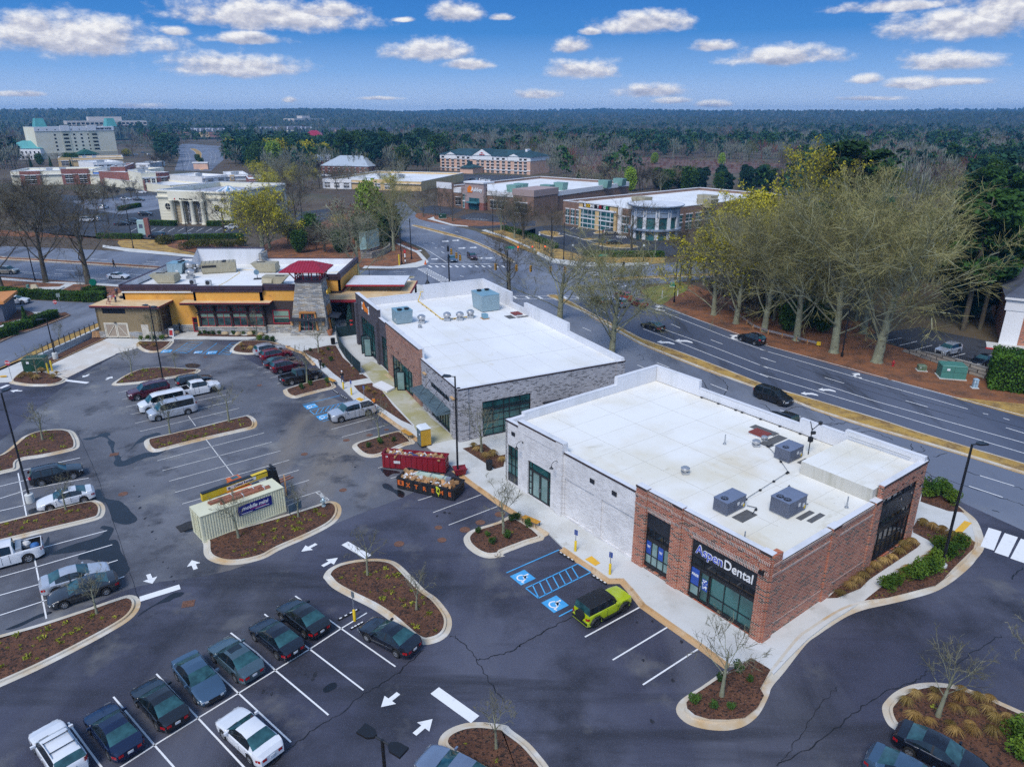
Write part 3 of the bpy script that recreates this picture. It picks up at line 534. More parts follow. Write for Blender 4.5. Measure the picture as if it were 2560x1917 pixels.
for t,x,y,r in (('3b',720,745,.38),('3b',748,333,.38),('3b',940,290,.38),('3b',1080,245,.3),('3b',1510,1055,.35),('3b',1540,1158,.4),('3b',1730,1073,.48),('3b',1858,1013,.45),('3b',1185,1190,.45),('3b',2020,945,.5),('3b',400,448,.38),('3a',1020,777,.45),('2b',272,887,.3),('2a',2150,1203,.35),('2a',1700,970,.3)):
 c=G(t,x,y);b=MB();b.sheet([(r*math.cos(q),r*math.sin(q)) for q in np.linspace(0,6.283,17)[:-1]],0);b.sheet([(r*.8*math.cos(q),r*.8*math.sin(q)) for q in np.linspace(0,6.283,17)[:-1]],.004)
 b.bd('manhole_cover',m_rust,loc=(*c,.019 if (t,x)!=('2b',272) else .155),kind='structure')
for t,x,y,ang in (('4a',1560,305,15),('3a',945,450,20)):
 b=MB();b.box(-.45,.45,-.4,.4,0,.004)
 for i in range(7): b.box(-.4+i*.12,-.34+i*.12,-.36,.36,.004,.014)
 b.bd('drain_grate',m_rust,loc=(*G(t,x,y),.019),rz=math.radians(ang),kind='structure')
m_red=masonry('red_brick',[(.33,.075,.035),(.4,.1,.048),(.28,.06,.03),(.07,.035,.03),(.37,.09,.042),(.44,.14,.07)],(.5,.38,.29),.42,.14,.02)
m_sold=masonry('soldier_brick',[(.26,.09,.06),(.32,.12,.08),(.1,.05,.045),(.3,.11,.075)],(.62,.55,.47),.13,.42,.025)
m_wbrick=masonry('white_brick',[(.66,.64,.63),(.7,.68,.67),(.6,.58,.57),(.71,.69,.68)],(.58,.56,.55),.42,.14,.012,bump=.5)
m_gbrick=masonry('grey_brick',[(.3,.29,.31),(.36,.35,.37),(.26,.25,.27),(.07,.07,.08),(.33,.32,.34),(.38,.37,.39)],(.5,.49,.5),.42,.14,.018)
m_dbrick=masonry('dark_brick',[(.07,.062,.075),(.09,.08,.095),(.055,.05,.06),(.08,.07,.085)],(.05,.045,.055),.42,.14,.014)
m_obrick=masonry('orange_brick',[(.3,.13,.085),(.36,.17,.11),(.25,.1,.07),(.2,.09,.07),(.33,.15,.1)],(.42,.32,.26),.42,.14,.018)
m_stone=masonry('ledge_stone',[(.34,.32,.29),(.46,.43,.38),(.24,.25,.26),(.4,.33,.24),(.5,.48,.44),(.3,.28,.25),(.36,.36,.36)],(.16,.15,.13),.85,.22,.02,.9,.12,.9)
m_roof=layered('roof_membrane',(.74,.735,.72),[((.69,.67,.6),.14,.5,.7,6),((.6,.53,.4),.3,.62,.78,6),((.8,.8,.79),.08,.45,.6,3)],.6)
m_par=layered('parapet_membrane',(.66,.665,.69),[((.56,.57,.58),.5,.5,.7,5,(1,1,.15))],.6)  # white membrane greyed so parapet faces stand out, shade put into the colour
m_cope=mat('dark_coping',(.05,.033,.03),.5)
m_blk=mat('black_frame',(.012,.013,.016),.4)
m_blkpan=mat('black_panel',(.016,.019,.026),.45,var=.2,vs=.7)
m_teal=glassy('teal_glass',(.006,.035,.036),(.03,.13,.125),.35)
m_tealb=glassy('pale_interior_glass',(.11,.2,.19),(.27,.38,.36),.3,.08)
m_dglass=glassy('dark_glass',(.006,.008,.011),(.03,.035,.04),.5)
m_navy=mat('blue_poster',(.02,.075,.36),.4,var=.15,vs=1.)
m_white=mat('white_letters',(.8,.8,.8),.4)
m_lblue=mat('blue_letters',(.03,.07,.5),.35)
m_seam=mat('roof_seam',(.5,.48,.42),.7)
m_galv=mat('galvanised_steel',(.42,.44,.46),.4,.6,var=.12,vs=2)
m_dgrey=mat('unit_grey',(.11,.125,.17),.5,.1,var=.12,vs=1.5)
m_dgrey2=mat('unit_grey_top',(.16,.19,.27),.45,.1,var=.1,vs=1.5)
m_yel=mat('yellow_pipe',(.7,.45,.03),.5)
m_black=mat('flat_black',(.01,.01,.011),.6)
def loc_world(root):
 a=root.rotation_euler[2];C,S=math.cos(a),math.sin(a);o=root.location
 return lambda x,y,z=0:(o.x+x*C-y*S,o.y+x*S+y*C,o.z+z)
def capped(parent,Fc,u0,u1,z,n0,n1,h=.12,name='coping',white=True):
 mb=MB();Fc.box(mb,u0,u1,z,z+.05,n0,n1,0);Fc.box(mb,u0-.02,u1+.02,z-h,z+.055,n1+.004,n1+.035,1);return mb.bd(name,[m_par if white else m_cope,m_cope],parent)
A=thing('dental_office_building','long shop with red brick corner, white brick middle and white roof','building',(17.57,40.74,.15),math.radians(37.1));AW=loc_world(A)
FA=Facade((0,0),(0,1),(-1,0));FS=Facade((0,0),(1,0),(0,-1));FR=Facade((21.8,0),(0,1),(1,0));FL=Facade((0,30.2),(1,0),(0,1))
w=MB()
FA.wall(w,0,12.4,0,7.1,[(.9,6.63,.05,5.2),(8.69,11.22,.25,5.25)],.4)
for a,b in ((0.0,.86),(7.68,8.64),(11.26,12.4)): FA.box(w,a,b,0,7.2,0,.14)
FS.wall(w,0,14.6,0,6.3,(),.4)
for a,b in ((.0,1.0),(7.5,8.6),(13.7,14.6)): FS.box(w,a,b,0,6.45,0,.14)
FS.box(w,0,.98,6.45,7.19,-.4,.14)
FS.wall(w,14.6,22.0,0,7.6,[(14.95,20.8,.25,6.25)],.4,n=.06)
FR.wall(w,0,30.2,0,6.2,(),.3)
w.bd('brick_wall',m_red,A)
w=MB()
for z,n in ((5.55,.05),(6.35,.06)):
 FA.box(w,.87,7.67,z,z+.2,0,n);FA.box(w,8.65,11.25,z,z+.2,0,n)
 for a,b in ((.0,.86),(7.68,8.64),(11.26,12.4)): FA.box(w,a-.02,b+.02,z,z+.2,.14,.14+n)
FA.box(w,.9,6.6,5.22,5.54,0,.02);FA.box(w,8.7,11.2,5.27,5.54,0,.02);FA.box(w,.87,7.67,6.85,7.08,0,.08);FA.box(w,8.65,11.25,6.85,7.08,0,.08)
for a,b in ((1.02,7.48),(8.62,13.68)): FS.box(w,a,b,5.3,5.5,0,.05);FS.box(w,a,b,6.05,6.28,0,.08);FS.box(w,a,b,1.0,1.1,0,.04)
FS.box(w,0.02,.96,5.55,5.75,.14,.2);FS.box(w,0.02,.96,6.35,6.55,.14,.2)
w.bd('brick_trim',m_sold,A)
w=MB()
FA.wall(w,12.4,21.4,0,6.5,[(12.5,16.4,.2,4.0),(17.3,21.2,.2,4.0)],.35,n=-.02)
FA.box(w,12.5,16.4,.2,4.0,-.37,-.16);FA.box(w,17.3,21.2,.2,4.0,-.37,-.16)
FA.wall(w,21.4,28.0,0,7.3,[(23.0,26.45,.05,3.8)],.4,n=.12);FA.wall(w,28.0,30.2,0,6.7,[(28.05,29.95,.1,4.15)],.4,n=.0)
FA.box(w,21.4,22.3,0,7.3,.12,.2);FA.box(w,22.3,27.2,6.3,7.3,.12,.17)
FL.wall(w,0.0,21.8,0,6.6,[(3,8,.2,3.9)],.35,n=0)
w.bd('white_brick_wall',m_wbrick,A)
m_roofA=layered('weathered_membrane',(.74,.71,.62),[((.68,.63,.5),.12,.46,.66,7),((.62,.52,.34),.22,.53,.72,8,(1,.35,1)),((.46,.41,.28),.5,.6,.75,9,(.4,1,1)),((.4,.37,.3),3.,.66,.72,4),((.8,.79,.75),.07,.45,.62,4)],.65)
r=MB();r.box(.38,21.5,.38,29.9,6.0,6.15);r.bd('roof',m_roofA,A)
sm=MB()
for y in (3.4,6.6,9.8,13.0,16.2,19.4,22.6,25.8): sm.box(.45,20.8,y,y+.025,6.15,6.157)
for x,y0,y1 in ((5,3,29),(10.5,.5,29),(16,6,29)): sm.box(x,x+.025,y0,y1,6.157,6.162)
sm.bd('roof_seam',m_seam,A)
# parapets: rear steps, left side, front liners
p=MB()
for a,b,z in ((0,7.0,8.05),(7.0,11.5,7.65),(11.5,14.6,7.05),(14.6,23.6,7.0),(23.6,30.2,7.9)): FR.box(p,a,b,6.2,z,-.45,-.02)
FL.box(p,2,15.0,6.16,7.0,-.5,-.02);FL.box(p,15.0,21.3,6.16,7.9,-.5,-.02);FL.box(p,.1,2,6.16,6.72,-.5,-.02)
FA.box(p,12.4,21.4,6.16,6.5,-.45,-.38);FA.box(p,21.4,28,6.16,7.3,-.5,-.29);FA.box(p,.2,12.4,6.16,7.1,-.46,-.41);FS.box(p,.4,14.6,6.16,6.3,-.46,-.41)
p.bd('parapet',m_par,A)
for a,b,z in ((0,7.0,8.05),(7.02,11.5,7.65),(11.52,23.58,7.04),(23.6,30.2,7.9)): capped(A,FR,a,b,z,-.47,0)
capped(A,FL,2,15,7.0,-.52,0);capped(A,FL,15.02,21.3,7.9,-.52,0)
capped(A,FA,.0,.86,7.2,-.46,.16);capped(A,FA,.9,7.66,7.1,-.46,.02);capped(A,FA,7.7,8.62,7.2,-.46,.16);capped(A,FA,8.66,11.24,7.1,-.46,.02);capped(A,FA,11.28,12.4,7.2,-.46,.16)
capped(A,FA,12.42,21.38,6.5,-.46,.0);capped(A,FA,21.42,28,7.3,-.5,.14);capped(A,FA,28.02,30.2,6.7,-.42,.02)
capped(A,FS,1.02,7.48,6.3,-.46,.02);capped(A,FS,7.52,8.58,6.45,-.46,.16);capped(A,FS,8.62,13.66,6.3,-.46,.02);capped(A,FS,13.7,14.58,6.45,-.46,.16);capped(A,FS,14.62,22.0,7.6,-.42,.08)
# raised corner block with its own roof
b=MB();b.prism([(14.0,.45),(21.4,.45),(21.4,6.7),(14.0,6.7)],6.16,7.3,1,0);b.bd('raised_roof',[m_roofA,layered('shaded_streaked_membrane',(.52,.5,.44),[((.36,.34,.26),1.1,.48,.66,7,(1,1,.06)),((.3,.29,.16),.8,.6,.75,6,(1,1,.2))],.7)],A)  # sides greyed: shading put into the colour, together with water streaks
b=MB()
for y in (2.,3.6,5.2): b.box(14.05,21.3,y,y+.02,7.3,7.306)
b.bd('roof_seam',m_seam,A)
# corner storefront
def front(Fc,u0,u1,pz,bars):
 g=MB();Fc.box(g,u0,u1,*pz);g.bd('sign_panel',m_blkpan,A)
 for z in bars: g=MB();Fc.box(g,u0,u1,*z);g.bd('transom_bar',m_blk,A)
front(FA,.9,6.63,(3.75,5.2,-.3,-.12),((2.78,3.0,-.3,-.1),(.05,.28,-.3,-.1)))
FA.window(A,.9,6.63,3.0,3.75,[.2,.4,.6,.8],1,m_dglass,m_blk,.07,.2)
FA.window(A,.9,4.75,.28,2.78,3,[.34],m_teal,m_blk,.08,.2)
FA.window(A,5.7,6.6,.28,2.78,1,[.36],m_tealb,m_blk,.07,.2)
d=FA.window(A,4.8,5.65,.06,2.78,1,1,m_teal,m_blk,.1,.17,'door');h=MB();FA.box(h,5.5,5.53,1.,1.5,-.08,-.03);h.bd('handle',m_galv,d)
b=MB();FA.quad(b,5.78,6.54,1.22,2.7,-.17);po=b.bd('poster',m_navy,A);t=words('lettering','FREE',.3,m_white,po,.004,.008,rot=(math.pi/2,0,-math.pi/2));t.location=FA.p(6.16,2.1,-.155)
b=MB();FA.quad(b,4.95,5.45,1.2,2.2,-.14);po=b.bd('poster',m_navy,A)
b=MB()
random.seed(5)
for i in range(26): q=random.uniform(4.98,5.38),random.uniform(1.3,2.1);FA.quad(b,q[0],q[0]+random.uniform(.04,.1),q[1],q[1]+random.uniform(.05,.13),-.13+.0005*i)
b.bd('printed_pattern',m_white,po)
t=words('lettering','Aspen',.98,m_white,A,.02,.035,rot=(math.pi/2,0,-math.pi/2),align='LEFT');t.location=FA.p(6.25,4.42,-.09);t.scale=(.98,1.1,1)
t=words('lettering','Aspen',.98,m_lblue,A,.03,-.004,rot=(math.pi/2,0,-math.pi/2),align='LEFT');t.location=FA.p(6.25,4.42,-.075);t.scale=(.98,1.1,1)
t=words('lettering','Dental',.98,m_white,A,.03,.006,rot=(math.pi/2,0,-math.pi/2),align='LEFT');t.location=FA.p(3.75,4.42,-.08);t.scale=(.95,1.1,1)
# second opening of the brick part
front(FA,8.69,11.22,(3.85,5.25,-.3,-.12),((2.75,3.05,-.3,-.1),(.25,.5,-.3,-.1)))
FA.window(A,8.69,11.22,3.05,3.85,3,1,m_dglass,m_blk,.07,.2);FA.window(A,8.69,11.22,.5,2.75,4,[.4],m_tealb,m_blk,.08,.2)
for u in (9.41,10.68):
 b=MB();FA.quad(b,u-.02,u+.48,1.45,2.68,-.17);po=b.bd('poster',m_navy,A)
 b=MB();FA.quad(b,u+.08,u+.38,2.1,2.16,-.16);FA.quad(b,u+.05,u+.41,2.2,2.24,-.16);FA.quad(b,u+.1,u+.36,2.03,2.06,-.16);b.bd('lettering',m_white,po)
# white block door set and side window
FA.window(A,23.0,26.45,2.85,3.8,[.14,.86],1,m_teal,m_blk,.09,.1);FA.window(A,23.0,23.5,.05,2.85,1,[.25,.5,.75],m_teal,m_blk,.08,.1);FA.window(A,25.95,26.45,.05,2.85,1,[.25,.5,.75],m_tealb,m_blk,.08,.1)
for a,b_ in ((23.5,24.72),(24.73,25.95)):
 d=FA.window(A,a,b_,.05,2.85,1,1,m_tealb,m_blk,.12,.1,'door');h=MB();u=24.62 if a<24 else 24.8;FA.box(h,u,u+.03,1.,1.4,0,.06);h.bd('handle',m_galv,d)
FA.window(A,28.05,29.95,.95,4.15,3,3,m_teal,m_blk,.09,.12)
b=MB();FA.box(b,28.05,29.95,.1,.95,-.3,-.08);b.bd('base_panel',m_blkpan,A)
# louvred vents and gooseneck lamps
for u,z in ((17.6,5.25),(14.9,5.25),(28.9,5.6)):
 b=MB();FA.box(b,u-.28,u+.28,z-.2,z+.2,0,.05);b.bd('wall_vent',m_blkpan,A)
b=MB();FA.box(b,.35,.75,5.5,5.75,.14,.32);b.bd('wall_lamp',m_blk,A)
def gooseneck(Fc,u,z,parent,n=.0):
 b=MB();P=[Fc.p(u,z,n),Fc.p(u,z+.18,n+.2),Fc.p(u,z+.2,n+.5),Fc.p(u,z+.05,n+.72),Fc.p(u,z-.2,n+.78)];b.tube(P,.025,6)
 q=Fc.p(u,z-.2,n+.78);b.tube([q,q+Vector((0,0,-.1)),q+Vector((0,0,-.22))],[.06,.09,.2],10);q=Fc.p(u,z,n);b.tube([q,q+Fc.N*.04],.08,8);return b.bd('wall_lamp',m_blk,parent,sm=40)
for u in (27.2,22.0): gooseneck(FA,u,5.35,A,.14)
for u in (16.2,17.9,19.6,21.2): gooseneck(FS,u,6.75,A,.07)
# side storefront of the tower
front(FS,14.95,20.8,(4.05,5.55,-.25,-.06),((2.95,3.4,-.25,-.05),(.25,.45,-.25,-.05),(5.55,5.6,-.2,.0)))
FS.window(A,14.95,20.8,5.6,6.25,6,1,m_dglass,m_blk,.07,.14);FS.window(A,14.95,20.8,3.4,4.05,7,1,m_dglass,m_blk,.07,.14);FS.window(A,14.95,20.8,.45,2.95,7,[.5],m_dglass,m_blk,.09,.14)
B=thing('shop_building','single storey shop with dark, orange and grey brick fronts under a white flat roof','building',(-6.07,73.75,.15),math.radians(26.5));BW=loc_world(B)
GA=Facade((0,0),(0,1),(-1,0));GS=Facade((0,0),(1,0),(0,-1));GR=Facade((22.4,0),(0,1),(1,0));GL=Facade((0,42.4),(1,0),(0,1))
w=MB();GA.wall(w,0,12,0,6.45,[(2.7,8.7,.05,2.55),(2.6,8.6,3.95,4.55)],.4)
for a,b in ((.9,1.7),(10.1,10.9)): GA.box(w,a,b,0,4.9,0,.22)
GS.wall(w,0,22.4,0,6.4,[(3.0,9.25,.05,4.4),(11.,17.,.05,2.8)],.4)
GS.box(w,0,1.25,0,6.45,0,.14);GS.box(w,21.2,22.4,0,6.45,0,.14);GR.wall(w,0,42.4,0,6.2,(),.3);w.bd('grey_brick_wall',m_gbrick,B)
w=MB();GA.wall(w,12,26,0,7.65,[(15.1,23.9,.05,3.55)],.45,n=.2);GA.box(w,12,26,4.3,4.5,.2,.26);GA.box(w,12,26,6.9,7.05,.2,.26);w.bd('orange_brick_wall',m_obrick,B)
w=MB();GA.wall(w,26,30.2,0,7.25,[(26.6,29.2,.05,4.9)],.4,n=.0);GA.wall(w,30.2,42.4,0,8.4,[(32.5,39.9,.05,5.3)],.45,n=.1);GA.box(w,30.2,31.2,0,6.6,.1,.35);GA.box(w,41.4,42.4,0,6.9,.1,.45);GL.wall(w,0,22.4,0,6.3,(),.4);w.bd('dark_brick_wall',m_dbrick,B)
r=MB();r.box(.4,22.1,.4,42.1,6.0,6.15);r.bd('roof',m_roof,B)
sm=MB()
for x in (3.5,6.8,10.1,13.4,16.7,19.8): sm.box(x,x+.03,.5,42,6.15,6.157)
for y in (8,17,30): sm.box(.5,22,y,y+.03,6.157,6.162)
sm.bd('roof_seam',m_seam,B)
p=MB();GL.box(p,.4,11.2,6.15,7.25,-.5,-.02);GL.box(p,11.2,22.4,6.15,8.5,-.5,-.02)
for a,b,z in ((31.,41.9,8.5),(26.2,31.,6.9),(13.2,26.2,7.9),(0,13.2,6.75)): GR.box(p,a,b,6.15,z,-.5,-.02)
GA.box(p,12,26,6.15,7.65,-.5,-.26);GA.box(p,26,30.2,6.15,7.25,-.5,-.41);GA.box(p,30.2,42,6.15,8.4,-.5,-.36);p.bd('parapet',m_par,B)
capped(B,GL,.4,11.2,7.25,-.52,0);capped(B,GL,11.22,22.4,8.5,-.52,0)
for a,b,z in ((31.,41.9,8.5),(26.2,30.98,6.9),(13.2,26.18,7.9),(0,13.18,6.75)): capped(B,GR,a,b,z,-.52,0)
capped(B,GA,0,11.98,6.45,-.42,.02);capped(B,GA,12,26,7.65,-.52,.22);capped(B,GA,26.02,30.18,7.25,-.52,.02);capped(B,GA,30.2,42.4,8.4,-.52,.12);capped(B,GS,1.27,21.18,6.4,-.42,.02);capped(B,GS,0.02,1.23,6.45,-.42,.16);capped(B,GS,21.22,22.4,6.45,-.42,.16)
for a,b in ((.9,1.7),(10.1,10.9)):
 k=MB();GA.box(k,a-.05,b+.05,4.9,5.05,-.02,.28);k.bd('pier_cap',m_kerbtan,B)
GA.window(B,2.7,8.7,.05,2.55,7,[.12],m_teal,m_blk,.09,.15);GA.window(B,2.6,8.6,3.95,4.55,6,1,m_dglass,m_blk,.07,.1)
m_can=mat('blue_grey_metal',(.13,.19,.22),.45,.3,var=.15,vs=1)
cn=MB();P0,P1=2.2,11.6
cn.face([GA.p(P0,3.15,.02),GA.p(P1,3.15,.02),GA.p(P1,2.95,1.7),GA.p(P0,2.95,1.7)][::-1]);GA.box(cn,P0,P1,2.7,2.97,1.68,1.76)
for i in range(24):
 u=P0+.2+i*(P1-P0-.4)/23;cn.tube([GA.p(u,3.18,.03),GA.p(u,2.99,1.68)],.03,4)
GA.box(cn,P0,P0+.08,2.7,3.0,.02,1.7);GA.box(cn,P1-.08,P1,2.7,3.0,.02,1.7)
cn.face([GA.p(P0,2.72,.02),GA.p(P1,2.72,.02),GA.p(P1,2.72,1.7),GA.p(P0,2.72,1.7)])
c=cn.bd('canopy',m_can,B);k=MB()
for u in (3.2,5.6,8.8):k.tube([GA.p(u,4.75,.0),GA.p(u,3.05,1.4)],.03,6)
k.bd('tie_rod',m_blk,c)
GA.window(B,15.1,23.9,.05,3.55,[.12,.24,.4,.55,.7,.85],[.3,.62],m_teal,m_blk,.09,.0);GA.window(B,26.6,29.2,.05,4.9,4,[.2,.4,.6,.8],m_teal,m_blk,.09,.15);GA.window(B,32.5,39.9,.05,5.3,[.14,.28,.5,.64,.82],[.18,.5,.75],m_teal,m_blk,.1,.1)
def leaf(u,w_,h_,ang,n,parent):
 d=bpy.data.objects.new('door',None);b=MB();b.box(0,w_,-.04,.04,0,.12);b.box(0,w_,-.04,.04,h_-.12,h_);b.box(0,.1,-.04,.04,.12,h_-.12);b.box(w_-.1,w_,-.04,.04,.12,h_-.12)
 o=b.bd('door',m_blk,parent);p=GA.p(u,.05,n);o.location=p;o.rotation_euler=(0,0,ang);g_=MB();g_.box(.1,w_-.1,-.01,.01,.12,h_-.12);g_.bd('pane',m_tealb,o)
for u,a in ((18.3,2.6),(20.4,3.6)): leaf(u,1.1,2.7,a,.25,B)
for u,a in ((34.6,2.7),(36.9,3.5)): leaf(u,1.1,2.9,a,.2,B)
for u in (14.2,17.4,20.6,23.6): gooseneck(GA,u,4.7,B,.2)
GS.window(B,3.0,9.25,.05,4.4,[.22,.44,.56,.78],[.2,.4,.6,.8],m_teal,m_blk,.1,.15);b=MB();GS.box(b,3.0,9.25,3.2,3.35,-.1,-.03);b.bd('transom_bar',m_blk,B)
b=MB();GS.box(b,10.9,17.1,2.8,2.95,0,1.1);b.bd('side_canopy',m_blkpan,B);GS.window(B,11,17,.05,2.8,6,[.4],m_teal,m_blk,.09,.15)
# orange shop emblem with white lettering on the dark front
m_or=mat('orange_plastic',(.75,.2,.01),.4)
sg=thing('shop_sign','orange rounded shop emblem with white lettering on dark brick front','sign',BW(-.12,36.6,7.1),B.rotation_euler[2])
b=MB()
prof=[(-1.5,-.55),(-1.1,-.35),(-.3,-.4),(.3,-.45),(.6,-.2),(1.0,-.25),(1.5,.05),(1.45,.35),(1.1,.5),(.95,.85),(.6,.95),(.45,.6),(.1,.25),(-.5,.3),(-1.1,.2),(-1.5,.0)]
b.prism([(-y_,z_) for y_,z_ in prof],0,.12);o=b.bd('emblem',m_or,sg);o.rotation_euler=(math.pi/2,0,-math.pi/2)
for yy,ang in ((1.75,.15),(-1.75,-.1)):
 b=MB();b.box(-.06,0,-.12,.12,-.45,.45)
 for zz in (-.45,.45):
  for q in (-.12,.12): b.ball((-.03,q,zz),.17,8,5,sc=(.35,1,1))
 o=b.bd('lettering',m_white,sg);o.location=(0,yy,.1);o.rotation_euler=(ang,0,0)
m_gold=layered('ochre_stucco',(.68,.33,.06),[((.74,.39,.08),.5,.45,.65,5),((.4,.19,.045),.9,.6,.76,5)],.9)
m_taupe=layered('taupe_stucco',(.235,.175,.095),[((.27,.2,.11),.5,.45,.65,5)],.9)
m_plum=mat('plum_cornice',(.05,.028,.04),.5,var=.2,vs=.8)
m_rtrim=mat('red_trim',(.35,.02,.03),.5)
m_side=layered('brown_siding',(.045,.03,.028),[((.06,.04,.036),3.,.5,.6,3,(.3,.3,6))],.8)
m_sand=layered('sand_roof',(.62,.43,.22),[((.7,.53,.32),.5,.45,.65,5),((.5,.32,.14),.4,.6,.75,6)],.85)
m_redroof=mat('red_metal_roof',(.38,.02,.045),.4,.3,var=.12,vs=.8)
m_timber=mat('dark_timber',(.022,.014,.012),.7)
m_win=glassy('restaurant_glass',(.008,.02,.022),(.05,.1,.09),.8)
m_blind=mat('green_blind',(.2,.3,.22),.7)
m_cream=mat('cream_paint',(.62,.56,.45),.6,var=.1,vs=1)
C=thing('restaurant_building','ochre and stone restaurant with a red roofed stone tower and plum cornice','building',(0,0,.15));
def fr(y,N=(0,-1)): return Facade((0,y),(1,0),N)
def sd(x,N): return Facade((x,0),(0,1),N)
M0=fr(118.2);M1=fr(117.1);M2=fr(117.5)
w=MB();M0.wall(w,-66,-53.5,1.2,7.25,(),.4);M1.wall(w,-53.5,-42,5.3,7.25,(),.4);M2.wall(w,-42,-35.5,5.65,7.4,(),.4)
sd(-53.5,(-1,0)).box(w,117.1,118.2,1.2,7.25,-.4,0);sd(-42,(1,0)).box(w,117.1,117.5,5.3,7.25,-.4,0)
sd(-66,(-1,0)).wall(w,118.2,142,0,7.25,(),.4);Facade((0,142),(1,0),(0,1)).wall(w,-66,-31,0,7.25,(),.4)
S1=sd(-33.4,(1,0));S2=sd(-31.0,(1,0));S1.wall(w,119.5,126.5,4.6,7.4,(),.4);S2.wall(w,126.5,142,5.2,7.4,(),.4);fr(126.5).wall(w,-33.4,-31.0,5.2,7.4,(),.4);w.bd('stucco_wall',m_gold,C)
w=MB()
for Fc,a,b in ((M0,-66.0,-53.3),(M1,-53.75,-41.75),(M2,-41.75,-35.6),(sd(-66,(-1,0)),118.,142.2),(Facade((0,142),(1,0),(0,1)),-66.2,-62.3),(Facade((0,142),(1,0),(0,1)),-49.3,-30.8),(S1,119.5,126.3),(S2,126.3,142.2),(fr(126.5),-33.2,-30.8)):
 dz=.2 if Fc in (M2,S1,S2) else 0
 Fc.box(w,a,b,7.25+dz,7.7+dz,-.3,.18);Fc.box(w,a-.05,b+.05,7.7+dz,8.25+dz,-.35,.26)
w.bd('cornice',m_plum,C)
r=MB();r.box(-65.9,-33.5,117.9,141.9,6.9,7.1);r.box(-33.5,-31.2,126.8,141.9,6.9,7.1);r.bd('roof',m_roof,C)
p=MB()
for x0,x1,y0,y1 in ((-65.9,-65.6,118.5,141.8),(-65.6,-62.3,141.4,141.7),(-49.3,-31.3,141.4,141.7),(-65.6,-53.9,118.5,118.75),(-53.3,-42.2,117.4,117.7)): p.box(x0,x1,y0,y1,7.1,8.2)
p.box(-62.3,-49.3,141.3,142.1,7.1,10.3)
p.face([(-62.3,141.3,10.3),(-62.3,141.3,7.1),(-62.3,137.5,7.1),(-62.3,137.5,8.2)]);p.face([(-49.3,141.3,10.3),(-49.3,141.3,7.1),(-49.3,138.5,7.1),(-49.3,138.5,9.6)]);p.bd('parapet',m_par,C)
b=MB();b.box(-62.4,-49.2,141.2,142.2,10.3,10.4);b.bd('coping',m_plum,C);b=MB();b.box(-49.3,-48.8,138.4,142.15,7.1,9.8);b.bd('stone_end',m_stone,C)
w=MB();fr(118.15).box(w,-58.2,-53.5,0,1.2,-.3,.05);M1.box(w,-53.5,-42.,0,1.15,-.3,.12);M2.box(w,-42,-37.,0,1.3,-.3,.12);sd(-31,(1,0)).box(w,127,142,0,1.2,-.3,.1);w.bd('stone_base',m_stone,C)
b=MB();M1.box(b,-53.5,-42.,1.15,1.25,-.3,.18);M2.box(b,-42,-37.,1.3,1.4,-.3,.18);fr(118.15).box(b,-58.2,-53.5,1.2,1.3,-.3,.1);b.bd('sill',m_cream,C)
# window band, timber posts and awning
b=MB();M1.box(b,-53.5,-42,1.25,5.3,-.6,-.32);b.bd('inner_wall',m_timber,C)
for i in range(4):
 u0=-53.1+i*2.75
 FAw=M1
 wn=M1.window(C,u0+.15,u0+2.6,3.75,5.2,4,[.5],m_win,m_rtrim,.09,.15);wn=M1.window(C,u0+.15,u0+2.6,1.3,3.55,2,[.68],m_win,m_rtrim,.1,.15)
 k=MB();M1.quad(k,u0+.25,u0+2.5,2.9,3.45,-.13);k.bd('blind',m_blind,wn)
b=MB()
for i in range(5):
 u=-53.1+i*2.75;M1.box(b,u-.12,u+.2,1.25,5.3,-.2,.1)
 b.hexa([M1.p(u-.1,4.2,.1),M1.p(u+.15,4.2,.1),M1.p(u+.15,3.9,.1),M1.p(u-.1,3.9,.1),M1.p(u-.1,5.3,1.2),M1.p(u+.15,5.3,1.2),M1.p(u+.15,5.3,.9),M1.p(u-.1,5.3,.9)]);M1.box(b,u-.05,u+.1,3.35,3.5,.1,.7)
M1.box(b,-53.5,-42,3.55,3.75,-.2,.08);b.bd('timber_bracket',m_timber,C)
a=MB();M1.box(a,-55.4,-40.4,5.3,5.6,-.9,1.45,0);M1.box(a,-55.45,-40.35,5.6,5.7,-.9,1.5,1);M1.box(a,-55.4,-40.4,5.7,5.72,-.8,1.4,2);a.bd('awning',[m_timber,m_rtrim,m_sand],C)
w=MB();M2.box(w,-42,-36.5,1.4,5.65,-.4,0);S1.box(w,119.5,126.5,0,4.6,-.4,.0);S2.box(w,126.5,142,3.2 if 0 else 0,5.2,-.4,-.02);fr(126.5).box(w,-33.4,-31,0,5.2,-.4,-.02);w.bd('siding',m_side,C)
b=MB();M2.quad(b,-40.6,-37.9,1.75,3.95,.015);wn=b.bd('window',m_win,C);b=MB()
for q in ((-40.7,-40.55,1.65,4.05),(-37.95,-37.8,1.65,4.05),(-40.55,-37.95,1.65,1.8),(-40.55,-37.95,3.9,4.05),(-40.55,-37.95,2.85,2.97)): M2.box(b,*q,.0,.07)
b.bd('frame',m_rtrim,wn);b=MB();M2.quad(b,-40.5,-38,3.0,3.88,.03);M2.quad(b,-40.5,-38,2.55,2.83,.03);b.bd('blind',m_blind,wn)
for i in range(5): S2.window(C,127.6+i*2.8,129.8+i*2.8,3.1,4.9,3,2,m_win,m_rtrim,.12,-.08)
d=fr(118.15).window(C,-54.75,-53.7,.05,2.6,1,[.6],m_dglass,m_rtrim,.14,-.12,'door')
